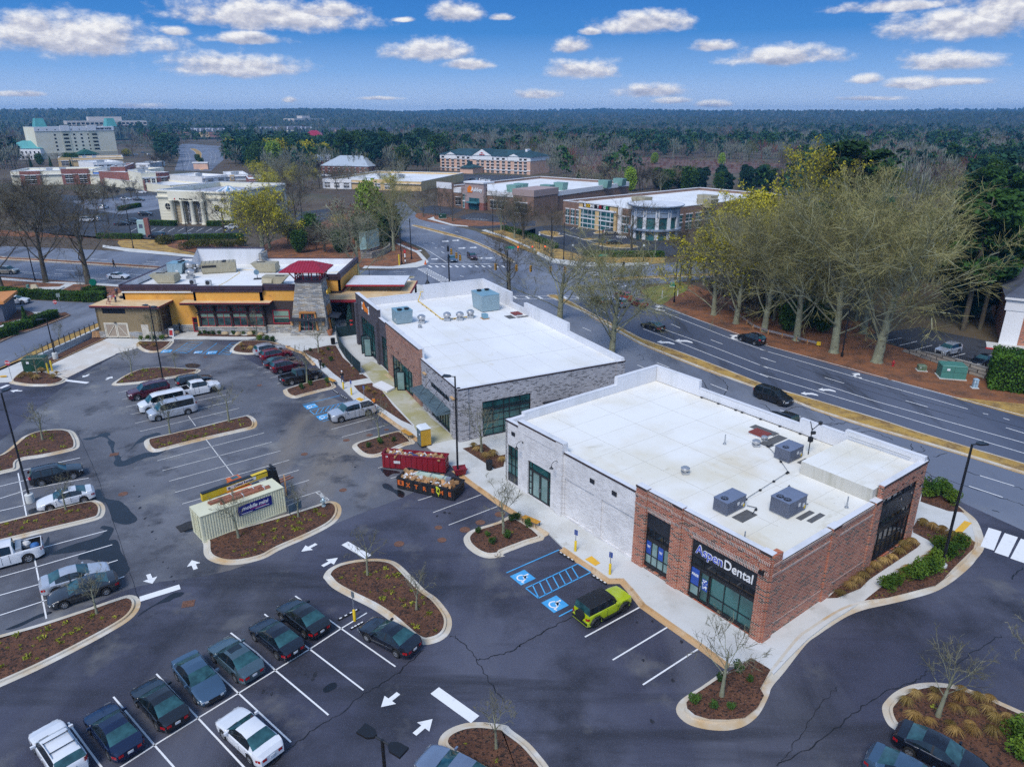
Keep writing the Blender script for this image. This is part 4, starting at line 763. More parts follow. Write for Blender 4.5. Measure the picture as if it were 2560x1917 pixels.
# stone tower
def frustum(mb,x0,x1,y0,y1,z0,X0,X1,Y0,Y1,z1,mi=0): mb.hexa([(x0,y0,z0),(x1,y0,z0),(x1,y1,z0),(x0,y1,z0),(X0,Y0,z1),(X1,Y0,z1),(X1,Y1,z1),(X0,Y1,z1)],mi)
b=MB();frustum(b,-37.5,-31.0,115.7,120.3,0,-36.0,-31.75,116.5,120.0,8.95);b.bd('stone_tower',m_stone,C)
b=MB();b.box(-36.1,-31.65,116.4,120.1,8.95,9.4);b.bd('tower_band',m_plum,C)
b=MB()
for x in (-35.9,-34.6,-33.2,-31.9):
 for y in (116.6,119.9): b.box(x-.09,x+.09,y-.09,y+.09,9.4,11.0)
for x in (-35.9,-31.9):
 for y in (117.7,118.8): b.box(x-.09,x+.09,y-.09,y+.09,9.4,11.0)
for x,dx in ((-35.9,-1.6),(-31.9,1.4)):
 for y,dy in ((116.5,-1.0),(120.,.8)): b.tube([(x,y,9.5),(x+dx*.6,y+dy*.6,10.9)],.1,4)
for z in (9.75,10.3): b.box(-35.9,-31.9,116.55,116.65,z,z+.08);b.box(-35.95,-35.85,116.6,119.9,z,z+.08);b.box(-31.95,-31.85,116.6,119.9,z,z+.08)
b.bd('lantern_post',m_rtrim,C)
b=MB();E=(-38.1,-30.6,115.0,121.4);z0,z1=11.0,12.3;xa,xb,ym=-35.6,-33.2,118.2
b.box(E[0],E[1],E[2],E[3],10.85,11.0,1)
V=[(E[0],E[2],z0),(E[1],E[2],z0),(E[1],E[3],z0),(E[0],E[3],z0),(xa,ym,z1),(xb,ym,z1)]
b.mesh(V,[(0,1,5,4),(1,2,5),(2,3,4,5),(3,0,4)],0)
def lerp3(a,c,t): return tuple(a[i]+(c[i]-a[i])*t for i in range(3))
for i in range(1,16):
 t=i/16;q=lerp3(V[0],V[1],t);tt=(q[0]-E[0])/(xa-E[0]) if q[0]<xa else ((E[1]-q[0])/(E[1]-xb) if q[0]>xb else 1);b.tube([(q[0],q[1],q[2]+.02),(q[0],q[1]+(ym-E[2])*tt,z0+(z1-z0)*tt+.02)],.035,4)
for i in range(1,12):
 t=i/12;q=lerp3(V[1],V[2],t);tt=(q[1]-E[2])/(ym-E[2]) if q[1]<ym else (E[3]-q[1])/(E[3]-ym);b.tube([(q[0],q[1],q[2]+.02),(q[0]+(xb-E[1])*tt,q[1],z0+(z1-z0)*tt+.02)],.035,4)
b.bd('tower_roof',[m_redroof,m_rtrim],C)
T=fr(115.72)
b=MB()
for P in ([(-36.0,.9),(-35.7,.9),(-35.35,4.1),(-35.65,4.1)],[(-32.9,.9),(-32.6,.9),(-32.95,4.1),(-33.25,4.1)]):
 b.hexa([(x,115.45+(z*.09),z) for x,z in P]+[(x,115.95+(z*.09),z) for x,z in P])
b.box(-35.65,-32.95,115.7,116.25,3.85,4.15);b.bd('door_surround',mat('honey_timber',(.4,.17,.04),.6),C)
b=MB();b.hexa([(-35.7,115.72,1.0),(-32.9,115.72,1.0),(-32.9,116.0,1.0),(-35.7,116.0,1.0),(-35.4,116.0,3.85),(-33.2,116.0,3.85),(-33.2,116.3,3.85),(-35.4,116.3,3.85)]);d=b.bd('window',m_win,C)
b=MB()
for x in (-35.0,-34.3,-33.6): b.tube([(x,115.72,1.0),(x,115.98,3.85)],.05,4)
for z in (1.05,2.0,2.9): b.tube([(-35.6,115.72+z*.09,z),(-33.,115.72+z*.09,z)],.05,4)
b.bd('frame',m_rtrim,d)
m_dcan=mat('dark_awning',(.02,.025,.035),.5)
b=MB();b.hexa([(-37.2,114.9,2.75),(-31.4,114.9,2.75),(-31.4,116.1,2.9),(-37.2,116.1,2.9),(-37.2,114.9,2.9),(-31.4,114.9,2.9),(-31.4,116.1,3.15),(-37.2,116.1,3.15)]);b.bd('entrance_canopy',m_dcan,C)
b=MB();b.hexa([(-31.2,116.8,3.0),(-29.4,116.6,2.8),(-29.4,119.6,2.8),(-31.2,119.6,3.0),(-31.2,116.8,3.3),(-29.4,116.6,3.0),(-29.4,119.6,3.0),(-31.2,119.6,3.3)]);b.bd('entrance_canopy',m_dcan,C)
b=MB();b.hexa([(-31.05,116.9,.1),(-30.7,116.9,.1),(-30.7,119.4,.1),(-31.05,119.4,.1),(-31.5,117.1,4.8),(-31.2,117.1,4.8),(-31.2,119.1,4.8),(-31.5,119.1,4.8)]);b.bd('door_surround',MT['honey_timber'],C)
b=MB();b.box(-30.75,-30.66,117.3,119.0,.1,2.6);b.bd('door',m_win,C)
m_lamp=mat('amber_lamp',(.55,.3,.12),.4)
for x in (-37.0,-31.75):
 b=MB();b.box(x-.2,x+.2,115.5,115.8,1.9,2.5);b.bd('wall_lamp',m_lamp,C)
# amber script sign on the side of the tower
t=words('shop_sign','Grill',1.1,mat('gold_letters',(.75,.45,.02),.35,.2),None,.06,.03,rot=(math.pi/2-.06,0,math.radians(88)),align='CENTER',shear=.3);t.location=(-31.0,117.9,7.3);tag(t,'gold script lettering fixed to the side of the stone tower','sign')
# covered patio on the right
P0=fr(121.5)
b=MB();b.box(-33.3,-18.5,121.5,137,4.5,4.75,0);b.box(-33.3,-18.45,121.42,121.5,4.35,4.85,1);b.box(-18.5,-18.4,121.4,137,4.35,4.85,1);b.box(-33.3,-18.5,121.5,137,4.75,4.78,2);b.bd('patio_roof',[m_timber,m_rtrim,m_sand],C)
b=MB();b.box(-29.3,-20.5,128.2,134.2,4.78,5.9,0);b.hexa([(-30.2,127.4,5.9),(-19.6,127.4,5.9),(-19.6,135,6.0),(-30.2,135,6.0),(-30.2,127.4,6.15),(-19.6,127.4,6.15),(-19.6,135,6.25),(-30.2,135,6.25)],1);b.box(-30.25,-19.55,127.33,127.4,5.85,6.15,2);b.bd('roof_monitor',[m_dglass,m_par,m_rtrim],C)
b=MB()
for x in (-32.8,-28.,-23.,-18.8):
 for y in (121.8,129,136.6): b.box(x-.18,x+.18,y-.18,y+.18,0,4.5)
b.bd('patio_post',m_timber,C);b=MB();b.box(-33.3,-18.6,126,126.3,0,4.4);b.bd('patio_dark_backing',m_timber,C)  # dark sheet across the open patio stands in for its shaded inside
D_=thing('service_yard','taupe walled service yard with cream barn doors and flat sand roof','building',(-69.1,114.75,.15),math.radians(-3))
Y=Facade((0,0),(1,0),(0,-1));YR=Facade((10.65,0),(0,1),(1,0));YL=Facade((0,0),(0,1),(-1,0))
w=MB();Y.wall(w,0,10.65,1.15,5.2,[(1.15,5.1,4.15,5.1),(1.0,5.1,.05,2.55),(7.35,8.55,.05,2.35)],.35);YR.wall(w,0,5,1.15,5.2,[(.8,4.2,1.15,5.0)],.35);YL.wall(w,0,9,1.15,5.2,(),.35);w.bd('stucco_wall',m_taupe,D_)
w=MB();Y.wall(w,-.05,10.7,0,1.15,[(1.0,5.1,0,1.15),(7.35,8.55,0,1.15)],.4,n=.06);YR.wall(w,0,4.5,0,1.15,(),.4,n=.06);YL.wall(w,0,9,0,1.15,(),.4,n=.06);w.bd('stone_base',m_stone,D_)
w=MB();Y.box(w,-.5,11.3,5.2,5.5,-5.2,.6,0);Y.box(w,-.55,11.35,5.5,5.6,-5.2,.66,1);Y.box(w,-.5,11.3,5.6,5.63,-5.2,.55,2);w.box(-.5,6.5,5.2,9.5,5.2,5.6,0);w.box(-.4,3.2,5.2,9.3,5.6,5.63,2);w.bd('roof',[m_plum,m_rtrim,m_sand],D_)
b=MB();Y.box(b,1.15,5.1,4.15,5.1,-.3,-.15)
for i in range(7): Y.box(b,1.15,5.1,4.2+i*.13,4.25+i*.13,-.15,-.08)
b.bd('louvre',m_blkpan,D_)
b=MB();YR.box(b,.8,4.2,1.15,5.,-.3,-.15);b.bd('louvre',m_blkpan,D_)
for u in (1.15,3.08):
 b=MB();Y.box(b,u,u+1.87,.08,2.45,-.15,-.06,0)
 for q in ((u,u+.16,.08,2.45),(u+1.71,u+1.87,.08,2.45),(u+.16,u+1.71,.08,.26),(u+.16,u+1.71,2.28,2.45)): Y.box(b,*q,-.06,-.02,1)
 for i in range(11): Y.box(b,u+.2+i*.14,u+.225+i*.14,.26,2.28,-.06,-.045,2)
 a,c=(Y.p(u+.2,.3,-.02),Y.p(u+1.67,2.25,-.02)) if u<2 else (Y.p(u+1.67,.3,-.02),Y.p(u+.2,2.25,-.02))
 b.tube([a,c],.06,4,1);b.bd('barn_door',[mat('taupe_door',(.4,.32,.24),.7),m_cream,mat('door_groove',(.22,.17,.13),.8)],D_)
b=MB()
for q in ((1.0,1.15,.05,2.6),(4.95,5.1,.05,2.6),(1.15,4.95,2.45,2.6)): Y.box(b,*q,-.1,.04)
b.bd('door_frame',m_cream,D_)
b=MB();Y.box(b,7.35,8.55,.05,2.35,-.1,.03);b.bd('door',mat('pale_door',(.55,.5,.42),.6,var=.1,vs=1),D_)
b=MB();b.tube([Y.p(3.05,2.75,.1),Y.p(3.05,2.62,.1)],[.12,.25],8);b.bd('wall_lamp',m_blk,D_)
m_tyre=mat('tyre_rubber',(.012,.012,.013),.85);m_rim=mat('alloy_rim',(.5,.51,.53),.3,.8);m_rimd=mat('dark_rim',(.05,.05,.055),.4,.6)
m_cg=glassy('car_glass',(.005,.008,.011),(.012,.02,.025),1.5,.02);m_cgt=glassy('car_glass_sky_teal',(.012,.045,.05),(.035,.12,.13),1.2,.02)  # teal of windscreen and rear window is reflected sky put into the base colour
m_hl=mat('headlight',(.65,.68,.7),.15,spec=.8);m_tl=mat('taillight',(.4,.008,.012),.2,spec=.8);m_trim=mat('black_trim',(.015,.015,.017),.5);m_plate=mat('number_plate',(.55,.57,.6),.5,var=.2,vs=8)
m_chrome=mat('chrome',(.6,.6,.62),.15,.9)
PAINT={}
def paint(n,c,metal=.3,rough=.28):
 if n not in PAINT: PAINT[n]=mat('paint_'+n,c,rough,metal,coat=.8,var=.06,vs=.8)
 return PAINT[n]
for n,c,me in (('white',(.72,.73,.75),0),('black',(.008,.009,.011),.1),('navy',(.006,.014,.05),.3),('steel',(.07,.13,.2),.5),('teal_grey',(.09,.14,.16),.5),('silver',(.55,.57,.61),.45),('maroon',(.1,.012,.025),.4),('red',(.2,.012,.03),.35),('graphite',(.035,.04,.048),.5),('lime',(.42,.52,.01),.0),('midnight',(.01,.013,.022),.3),('beige',(.4,.36,.28),.4),('bright_red',(.4,.02,.02),.2),('slate',(.13,.17,.24),.5),('lightblue',(.22,.27,.36),.5)): paint(n,c,me)
SPEC=dict(
 sedan=dict(L=4.85,W=1.84,top=[(2.42,.58),(2.3,.7),(1.7,.86),(1.0,1.0),(.22,1.4),(-.4,1.46),(-.95,1.41),(-1.72,1.1),(-2.2,1.06),(-2.42,.82)],cowl=1.0,rf=.22,rr=-.95,dk=-1.72,wr=.62,belt=.93,pil=[(-.42,-.3)],cab=(.75,-1.35),ax=(1.42,-1.4),r=.33),
 suv=dict(L=4.75,W=1.9,top=[(2.37,.66),(2.28,.86),(1.7,1.0),(.98,1.12),(.3,1.6),(-.5,1.7),(-1.7,1.66),(-1.98,1.62),(-2.3,1.12),(-2.37,.8)],cowl=.98,rf=.3,rr=-1.96,dk=-2.26,wr=.68,belt=1.06,pil=[(-.34,-.22),(-1.3,-1.18)],cab=(.75,-1.9),ax=(1.42,-1.38),r=.37),
 wagon=dict(L=4.75,W=1.82,top=[(2.37,.62),(2.28,.78),(1.7,.95),(1.0,1.05),(.35,1.5),(-.5,1.6),(-1.7,1.56),(-1.95,1.52),(-2.3,1.08),(-2.37,.78)],cowl=1.0,rf=.35,rr=-1.9,dk=-2.25,wr=.68,belt=1.0,pil=[(-.34,-.22),(-1.25,-1.15)],cab=(.75,-1.9),ax=(1.38,-1.38),r=.33),
 bigsuv=dict(L=5.15,W=2.02,top=[(2.57,.75),(2.48,1.0),(1.9,1.14),(1.22,1.2),(.62,1.8),(-.5,1.9),(-2.1,1.87),(-2.3,1.83),(-2.52,1.2),(-2.57,.85)],cowl=1.22,rf=.62,rr=-2.28,dk=-2.5,wr=.76,belt=1.16,pil=[(-.2,-.08),(-1.3,-1.18)],cab=(1.0,-2.2),ax=(1.6,-1.42),r=.4),
 minivan=dict(L=5.15,W=1.99,top=[(2.57,.66),(2.45,.86),(2.0,1.02),(1.5,1.14),(.55,1.68),(-.3,1.77),(-2.0,1.73),(-2.25,1.66),(-2.5,1.14),(-2.57,.8)],cowl=1.5,rf=.55,rr=-2.22,dk=-2.48,wr=.72,belt=1.06,pil=[(.1,.2),(-1.15,-1.02)],cab=(1.1,-2.1),ax=(1.62,-1.42),r=.36),
 van=dict(L=5.7,W=2.03,top=[(2.85,.75),(2.78,1.0),(2.2,1.18),(1.82,1.24),(1.2,1.95),(.6,2.08),(-2.3,2.08),(-2.62,2.02),(-2.8,1.25),(-2.85,.85)],cowl=1.82,rf=1.2,rr=-2.6,dk=-2.78,wr=.83,belt=1.18,pil=[(.55,.68),(-.75,-.62),(-2.0,-1.85)],cab=(1.45,-2.45),ax=(1.85,-1.6),r=.37),
 pickup=dict(L=5.85,W=2.03,top=[(2.92,.8),(2.84,1.08),(2.2,1.2),(1.45,1.24),(.85,1.83),(.0,1.92),(-.85,1.88),(-1.0,1.24),(-2.85,1.2),(-2.92,.8)],cowl=1.45,rf=.85,rr=-.82,dk=-.98,wr=.72,belt=1.18,pil=[(-.02,.1)],cab=(1.2,-.72),ax=(1.85,-1.75),r=.41,bed=(-1.06,-2.78)),
 jeep=dict(L=4.5,W=1.8,top=[(2.25,.85),(2.2,1.1),(1.5,1.17),(.75,1.2),(.5,1.75),(-.3,1.84),(-1.9,1.82),(-1.98,1.8),(-2.05,1.2),(-2.1,.75)],cowl=.75,rf=.5,rr=-1.97,dk=-2.05,wr=.74,belt=1.18,pil=[(-.38,-.2),(-1.2,-1.05)],cab=(.62,-1.85),ax=(1.45,-1.4),r=.43,boxy=1))
def interp(T,x):
 T=sorted(T)
 if x<=T[0][0]:return T[0][1]
 for (a,za),(b,zb) in zip(T,T[1:]):
  if x<=b:return za+(zb-za)*(x-a)/(b-a)
 return T[-1][1]
CARM={}
def car_meshes(kind):
 if kind in CARM:return CARM[kind]
 S=SPEC[kind];hl=S['L']/2;W=S['W']/2;Ra=S['r']+.07;boxy=S.get('boxy',0)
 xs={-hl,-hl+.03,-hl+.12,-hl+.3,hl,hl-.03,hl-.12,hl-.3,S['cowl'],S['rf'],S['rr'],S['dk'],S['cab'][0],S['cab'][1]}
 for p in S['pil']: xs.update(p)
 for a in S['ax']: xs.update(a+Ra*math.cos(q) for q in np.linspace(0,math.pi,11));xs.update((a+Ra+.02,a-Ra-.02))
 xs.update(t[0] for t in S['top'] if abs(t[0])<hl);xs.update(np.arange(-hl+.5,hl-.4,.35))
 X=[]
 for x in sorted(xs,reverse=True):
  if not X or X[-1]-x>.018: X.append(x)
 secs=[]
 for x in X:
  e=max(0,(abs(x)-(hl-.55))/.55);w=W*(1-(.1 if boxy else .2)*e**2.2);zt=interp(S['top'],x);zb=.24+.1*e
  gh=S['dk']<=x<=S['cowl']
  zl=zb+.02
  for a in S['ax']:
   if abs(x-a)<Ra: zl=max(zl,S['r']+math.sqrt(max(0,Ra*Ra-(x-a)**2))+.02)
  bl=min(S['belt']+.03*(-x/hl),zt-.01) if gh else min(zt-.03,S['belt']+.02-.0*x)
  if not gh: bl=min(S['belt']+.03*(-x/hl),zt-.03)
  zm=zl+(bl-zl)*.5;zu=max(zl,zb)
  P=[(0,zu),(w*.8,zu),(w*.965,zl),(w*1.0,zm),(w*.995,bl-.1*(bl-zl)),(w*.965,bl)]
  if gh:
   t=(zt-bl)/(1.0*(max(z for _,z in S['top'])-S['belt']));t=min(1,max(0,t));wr=W*.93+(S['wr']-W*.93)*t
   if kind=='pickup' and x<S['rr']:wr=S['wr']+.05
   P+=[(min(w*.94,W*.93),bl+.02*t),(wr,bl+(zt-bl)*.93),(wr*.86,bl+(zt-bl)*.985),(0,zt+.015)]
  else: P+=[(w*.93,zt-.01),(w*.75,zt),(w*.45,zt+.02),(0,zt+.03)]
  secs.append(P)
 n=len(secs[0]);parts={}
 def add(nm,q):
  parts.setdefault(nm,MB()).face(q)
 for i in range(len(X)-1):
  xm=(X[i]+X[i+1])/2;gh=S['dk']<xm<S['cowl']
  for k in range(n-1):
   nm='body'
   if k==0: nm='underside'
   if k==1 and kind in('suv','bigsuv','jeep','pickup','wagon'): nm='underside'
   for s in (1,-1):
    q=[(X[i],s*secs[i][k][0],secs[i][k][1]),(X[i+1],s*secs[i+1][k][0],secs[i+1][k][1]),(X[i+1],s*secs[i+1][k+1][0],secs[i+1][k+1][1]),(X[i],s*secs[i][k+1][0],secs[i][k+1][1])]
    if s>0:q=q[::-1]
    q=q[::-1]
    m=nm
    if gh:
     if k>=7 and S['rf']<xm: m='windscreen'
     elif k>=7 and xm<S['rr']: m='rear_window'
     elif k==6 and S['cab'][1]<xm<S['cab'][0]: m='pillar' if any(a<xm<b for a,b in S['pil']) else ('window_port' if s>0 else 'window_starboard')
     elif boxy and k>=7: m='hard_top'
     elif boxy and k==6: m='hard_top'
    if 'bed' in S and k>=6 and S['bed'][1]<xm<S['bed'][0]: continue
    add(m,q)
 for i,rev in ((0,0),(-1,1)):
  P=secs[i];q=[(X[i],y,z) for y,z in P]+[(X[i],-y,z) for y,z in P[-2:0:-1]]
  add('body',q[::-1] if rev else q)
 if 'bed' in S:
  b=parts['bed']=MB();x1,x0=S['bed'];w=W*.86;zt=S['belt']+.0
  for a in ((x0,x1,-w,w,.78,.8),): b.box(*a)
  b.box(x0,x1,w,w+.02,.8,zt+.02);b.box(x0,x1,-w-.02,-w,.8,zt+.02);b.box(x1-.02,x1,-w,w,.8,zt+.03);b.box(x0,x0+.02,-w,w,.8,zt)
  for s in (1,-1): parts['body'].box(x0-.05,x1,s*w if s>0 else -W*.97,W*.97 if s>0 else -w,zt-.02,zt+.03)
  parts['body'].box(x0-.08,x0-.02,-W*.9,W*.9,.8,zt+.02)
 hz=interp(S['top'],hl-.1);zh0,zh1=hz-.2,hz-.06
 def wat(x): e=max(0,(abs(x)-(hl-.55))/.55);return W*(1-(.1 if boxy else .2)*e**2.2)
 for s,nm in ((1,'headlight_port'),(-1,'headlight_starboard')):
  b=MB();pts=[(hl+.012,W*.42),(hl+.008,W*.62),(hl-.06,wat(hl-.06)+.01),(hl-.38,wat(hl-.38)+.008)]
  if boxy:
   b.tube([(hl-.02,s*W*.55,.95),(hl+.03,s*W*.55,.95)],.11,12)
  else:
   for (xa,ya),(xb,yb) in zip(pts,pts[1:]):
    q=[(xa,s*ya,zh0),(xb,s*yb,zh0+.03),(xb,s*yb,zh1+.05),(xa,s*ya,zh1)];b.face(q if s>0 else q[::-1])
  parts[nm]=b
 tz=interp(S['top'],-hl+.06);t0,t1=(tz-.28,tz-.08) if kind in('sedan',) else (tz-.1,tz+.2)
 if kind=='pickup':t0,t1=.85,1.15
 if kind=='jeep':t0,t1=.85,1.05
 for s,nm in ((1,'taillight_port'),(-1,'taillight_starboard')):
  b=MB();xr=-hl-.012
  if kind in('sedan',):pts=[(xr,W*.42),(xr,W*.66),(-hl+.06,wat(hl-.06)+.012),(-hl+.34,wat(hl-.34)+.012)]
  else:pts=[(xr,W*.68),(-hl+.03,wat(hl-.03)+.012),(-hl+.2,wat(hl-.2)+.012)]
  for (xa,ya),(xb,yb) in zip(pts,pts[1:]):
   q=[(xa,s*ya,t0),(xb,s*yb,t0+.02),(xb,s*yb,t1),(xa,s*ya,t1)];b.face(q[::-1] if s>0 else q)
  parts[nm]=b
 b=parts['grille']=MB();g0,g1=(.45,zh1-.03) if not boxy else (.72,1.05);b.box(hl-.05,hl+.018,-W*.4,W*.4,g0,g1);b.box(hl-.06,hl+.01,-W*.7,W*.7,.3,.42)
 b=parts['number_plate']=MB();pz=tz-.3 if kind=='sedan' else .8;b.box(-hl-.025,-hl+.02,-.16,.16,pz,pz+.15)
 for s,nm in ((1,'mirror_port'),(-1,'mirror_starboard')):
  b=parts[nm]=MB();b.obox((S['cab'][0]-.05,s*(W+.1),S['belt']+.1),(.13,.22,.15),0)
 b=parts['wiper']=MB();b.tube([(S['cowl']-.02,.1,interp(S['top'],S['cowl'])+.05),(S['cowl']-.12,.62,interp(S['top'],S['cowl']-.1)+.05)],.012,4)
 b=parts['door_seam']=MB()
 for s in (1,-1):
  for xx in (S['cab'][0]+.1,S['pil'][0][0]+.05,max(S['cab'][1]+.2,-1.1)): b.box(xx-.012,xx+.012,s*W*.985-.02,s*W*.985+.02,.42,S['belt']-.02)
 b=parts['handle']=MB()
 for s in (1,-1):
  for xx in ((S['pil'][0][0]+.02,-1.15) if kind!='van' else (S['pil'][0][0]+.1,)): b.obox((xx+.0,s*(W+.005),S['belt']-.13),(.2,.03,.035))
 if kind in('suv','wagon','bigsuv'):
  b=parts['roof_rail']=MB()
  for s in (1,-1): b.tube([(S['rf']-.3,s*S['wr']*.93,interp(S['top'],S['rf']-.3)-.0),(S['rf']-.5,s*S['wr']*.93,interp(S['top'],S['rf']-.5)+.05),(S['rr']+.5,s*S['wr']*.93,interp(S['top'],S['rr']+.5)+.05),(S['rr']+.3,s*S['wr']*.93,interp(S['top'],S['rr']+.3))],.022,5)
 if boxy:
  b=parts['fender']=MB()
  for a in S['ax']:
   for s in (1,-1):
    q=[(a+.62*math.cos(t),.43+.5*math.sin(t)) for t in np.linspace(.15,math.pi-.15,9)]
    for (xa,za),(xb,zb) in zip(q,q[1:]): b.hexa([(xa,s*(W-.05),za-.05),(xb,s*(W-.05),zb-.05),(xb,s*(W+.16),zb-.05),(xa,s*(W+.16),za-.05),(xa,s*(W-.05),za+.03),(xb,s*(W-.05),zb+.03),(xb,s*(W+.16),zb-.01),(xa,s*(W+.16),za-.01)])
  b.box(hl-.05,hl+.16,-W*.85,W*.85,.5,.68);b.box(-hl-.05,-hl+.25,-W*.9,W*.9,.48,.66)
  for s in (1,-1): b.box(-.9,.95,s*W-.02 if s>0 else -W-.12,W+.12 if s>0 else -W+.02,.42,.5)
  b=parts['spare_wheel']=MB();b.tube([(-hl+.12,0,1.0),(-hl-.12,0,1.0)],.41,18);b.tube([(-hl-.12,0,1.0),(-hl-.14,0,1.0)],.2,12)
 MATS=dict(body=None,underside=m_trim,windscreen=m_cgt,rear_window=m_cgt,window_port=m_cg,window_starboard=m_cg,pillar=m_trim,hard_top=m_black,headlight_port=m_hl,headlight_starboard=m_hl,taillight_port=m_tl,taillight_starboard=m_tl,grille=m_trim,number_plate=m_plate,mirror_port=None,mirror_starboard=None,wiper=m_trim,door_seam=m_trim,handle=None,roof_rail=m_chrome,fender=m_trim,spare_wheel=m_tyre,bed=m_trim)
 out={}
 for k,mb in parts.items(): 
  me=mb.data(kind+'_'+k,[MATS.get(k) or m_trim],None)
  if k in('body','windscreen','rear_window','window_port','window_starboard','hard_top'):
   bm=bmesh.new();bm.from_mesh(me);bmesh.ops.remove_doubles(bm,verts=bm.verts,dist=.004);bm.to_mesh(me);bm.free()
   me.polygons.foreach_set('use_smooth',[True]*len(me.polygons));me.set_sharp_from_angle(angle=math.radians(38))
  out[k]=(me,MATS.get(k) is None)
 CARM[kind]=(out,S);return CARM[kind]
def wheel_meshes():
 t=MB();R=1.
 prof=[(.62,-.12),(.62,.24),(.9,.26),(.98,.2),(1.0,.08),(1.0,-.2),(.9,-.26),(.62,-.24)]
 n=22
 for a,b in zip(prof,prof[1:]):
  for i in range(n):
   q0,q1=2*math.pi*i/n,2*math.pi*(i+1)/n
   f=lambda p,q:(p[0]*math.cos(q),p[1],p[0]*math.sin(q))
   t.face([f(a,q0),f(b,q0),f(b,q1),f(a,q1)])
 tm=t.data('tyre',m_tyre)
 bm=bmesh.new();bm.from_mesh(tm);bmesh.ops.remove_doubles(bm,verts=bm.verts,dist=.001);bmesh.ops.recalc_face_normals(bm,faces=bm.faces);bm.to_mesh(tm);bm.free()
 r=MB();r.tube([(0,.02,0),(0,.1,0)],.64,20,1)
 for i in range(20):
  q0,q1=2*math.pi*i/20,2*math.pi*(i+1)/20;f=lambda p,y,q:(p*math.cos(q),y,p*math.sin(q))
  r.face([f(.56,.2,q0),f(.66,.24,q0),f(.66,.24,q1),f(.56,.2,q1)][::-1]);r.face([f(.56,.1,q0),f(.56,.2,q0),f(.56,.2,q1),f(.56,.1,q1)])
 for i in range(6):
  q=2*math.pi*i/6;c,s=math.cos(q),math.sin(q);w=.09
  r.hexa([(.05*c-w*s,.1,.05*s+w*c),(.05*c+w*s,.1,.05*s-w*c),(.6*c+w*s,.1,.6*s-w*c),(.6*c-w*s,.1,.6*s+w*c),(.05*c-w*s,.21,.05*s+w*c),(.05*c+w*s,.21,.05*s-w*c),(.6*c+w*s,.2,.6*s-w*c),(.6*c-w*s,.2,.6*s+w*c)],0)
 rm=r.data('rim',[m_rim,m_trim]);rd=r.data('rim_dark',[m_rimd,m_trim]);return tm,rm,rd
WHEEL=wheel_meshes()
RENAME={'window_port':'side_window','window_starboard':'side_window','headlight_port':'headlight','headlight_starboard':'headlight','taillight_port':'taillight','taillight_starboard':'taillight','mirror_port':'mirror','mirror_starboard':'mirror'}
def car(kind,col,label,at,head,cat=None,name=None,group=None,sc=1.,rim=0,top=None,lite=False):
 ms,S=car_meshes(kind);t=thing(name or {'suv':'parked_suv','bigsuv':'parked_suv','sedan':'parked_sedan','wagon':'parked_wagon','minivan':'minivan','van':'passenger_van','pickup':'pickup_truck','jeep':'parked_suv'}[kind],label,cat or {'suv':'suv','bigsuv':'suv','wagon':'car','sedan':'car','minivan':'van','van':'van','pickup':'pickup','jeep':'suv'}[kind],(*at,.012),head,group)
 t.scale=(sc,)*3
 for k,(me,painted) in ms.items():
  if lite and k in('wiper','handle','number_plate','door_seam'): continue
  o=bpy.data.objects.new(RENAME.get(k,k),me);COL.objects.link(o);o.parent=t
  if painted:
   o.material_slots[0].link='OBJECT';o.material_slots[0].material=PAINT[col]
  if k=='windscreen' and top=='dark':
   o.material_slots[0].link='OBJECT';o.material_slots[0].material=m_cg
 r=S['r'];W=S['W']/2
 for a in S['ax']:
  for s in (1,-1):
   w=bpy.data.objects.new('wheel',WHEEL[0]);COL.objects.link(w);w.parent=t;w.location=(a,s*(W-.26*r+.0),r);w.scale=(r,r,r);w.rotation_euler=(0,0,0 if s>0 else math.pi)
   q=bpy.data.objects.new('rim',WHEEL[2 if rim else 1]);COL.objects.link(q);q.parent=w
 return t
def hd(t,p,q):
 a,b=G(t,*p),G(t,*q);return math.atan2(b[1]-a[1],b[0]-a[0])
CARS={}
def put(kind,col,label,t,c,head,z=.7,**kw):
 h=math.radians(head) if not isinstance(head,tuple) else hd(*head);o=car(kind,col,label,G(t,*c,z=z),h,**kw);return o
NW,SE=139.5,-40.5
g1='cars in the bottom row of bays'
c=put('wagon','white','white wagon with black roof bars in the bottom row of bays','4a',(480,1500),NW);b=MB()
for x in (-.2,-1.2): b.tube([(x,-.66,1.66),(x,.66,1.66)],.03,6)
b.bd('roof_bar',m_trim,c)
put('sedan','navy','dark navy saloon between the white wagon and a black saloon','4a',(935,1340),NW)
put('sedan','black','glossy black saloon with red taillights, right after the navy one','4a',(1320,1115),NW)
put('sedan','steel','steel blue saloon reversed into its bay, nose towards the camera','4a',(1640,905),SE-4)
c=put('sedan','teal_grey','greenish grey saloon with a dark sunroof','4a',(1950,745),NW);b=MB();b.box(-.35,.15,-.42,.42,1.455,1.475);b.bd('sunroof',m_cg,c)
put('sedan','midnight','black saloon with slim plate, third bay from the teardrop bed','4b',(165,570),NW)
put('sedan','black','black saloon with chrome window line beside the low sign post','4b',(385,405),NW)
put('sedan','midnight','black saloon parked alone against the mulch bed kerb','4b',(1105,560),NW+6)
put('sedan','white','white saloon alone in the lower half of the bottom row','4a',(2060,1375),NW+2)
put('sedan','lightblue','grey blue car whose bonnet only shows at the bottom edge','4b',(1660,1690),NW+10)
put('sedan','midnight','black saloon with chrome trim beside the grassy island','4d',(1500,1530),SE-2)
put('sedan','steel','blue car roof peeking in beside the black saloon near grassy island','4d',(1270,1740),SE-2)
Lh=('3a',(0,815),(735,645));Rv=lambda h:math.degrees(hd(*h))+180
put('suv','black','black crossover facing the aisle under the tall pole','3a',(465,605),Lh)
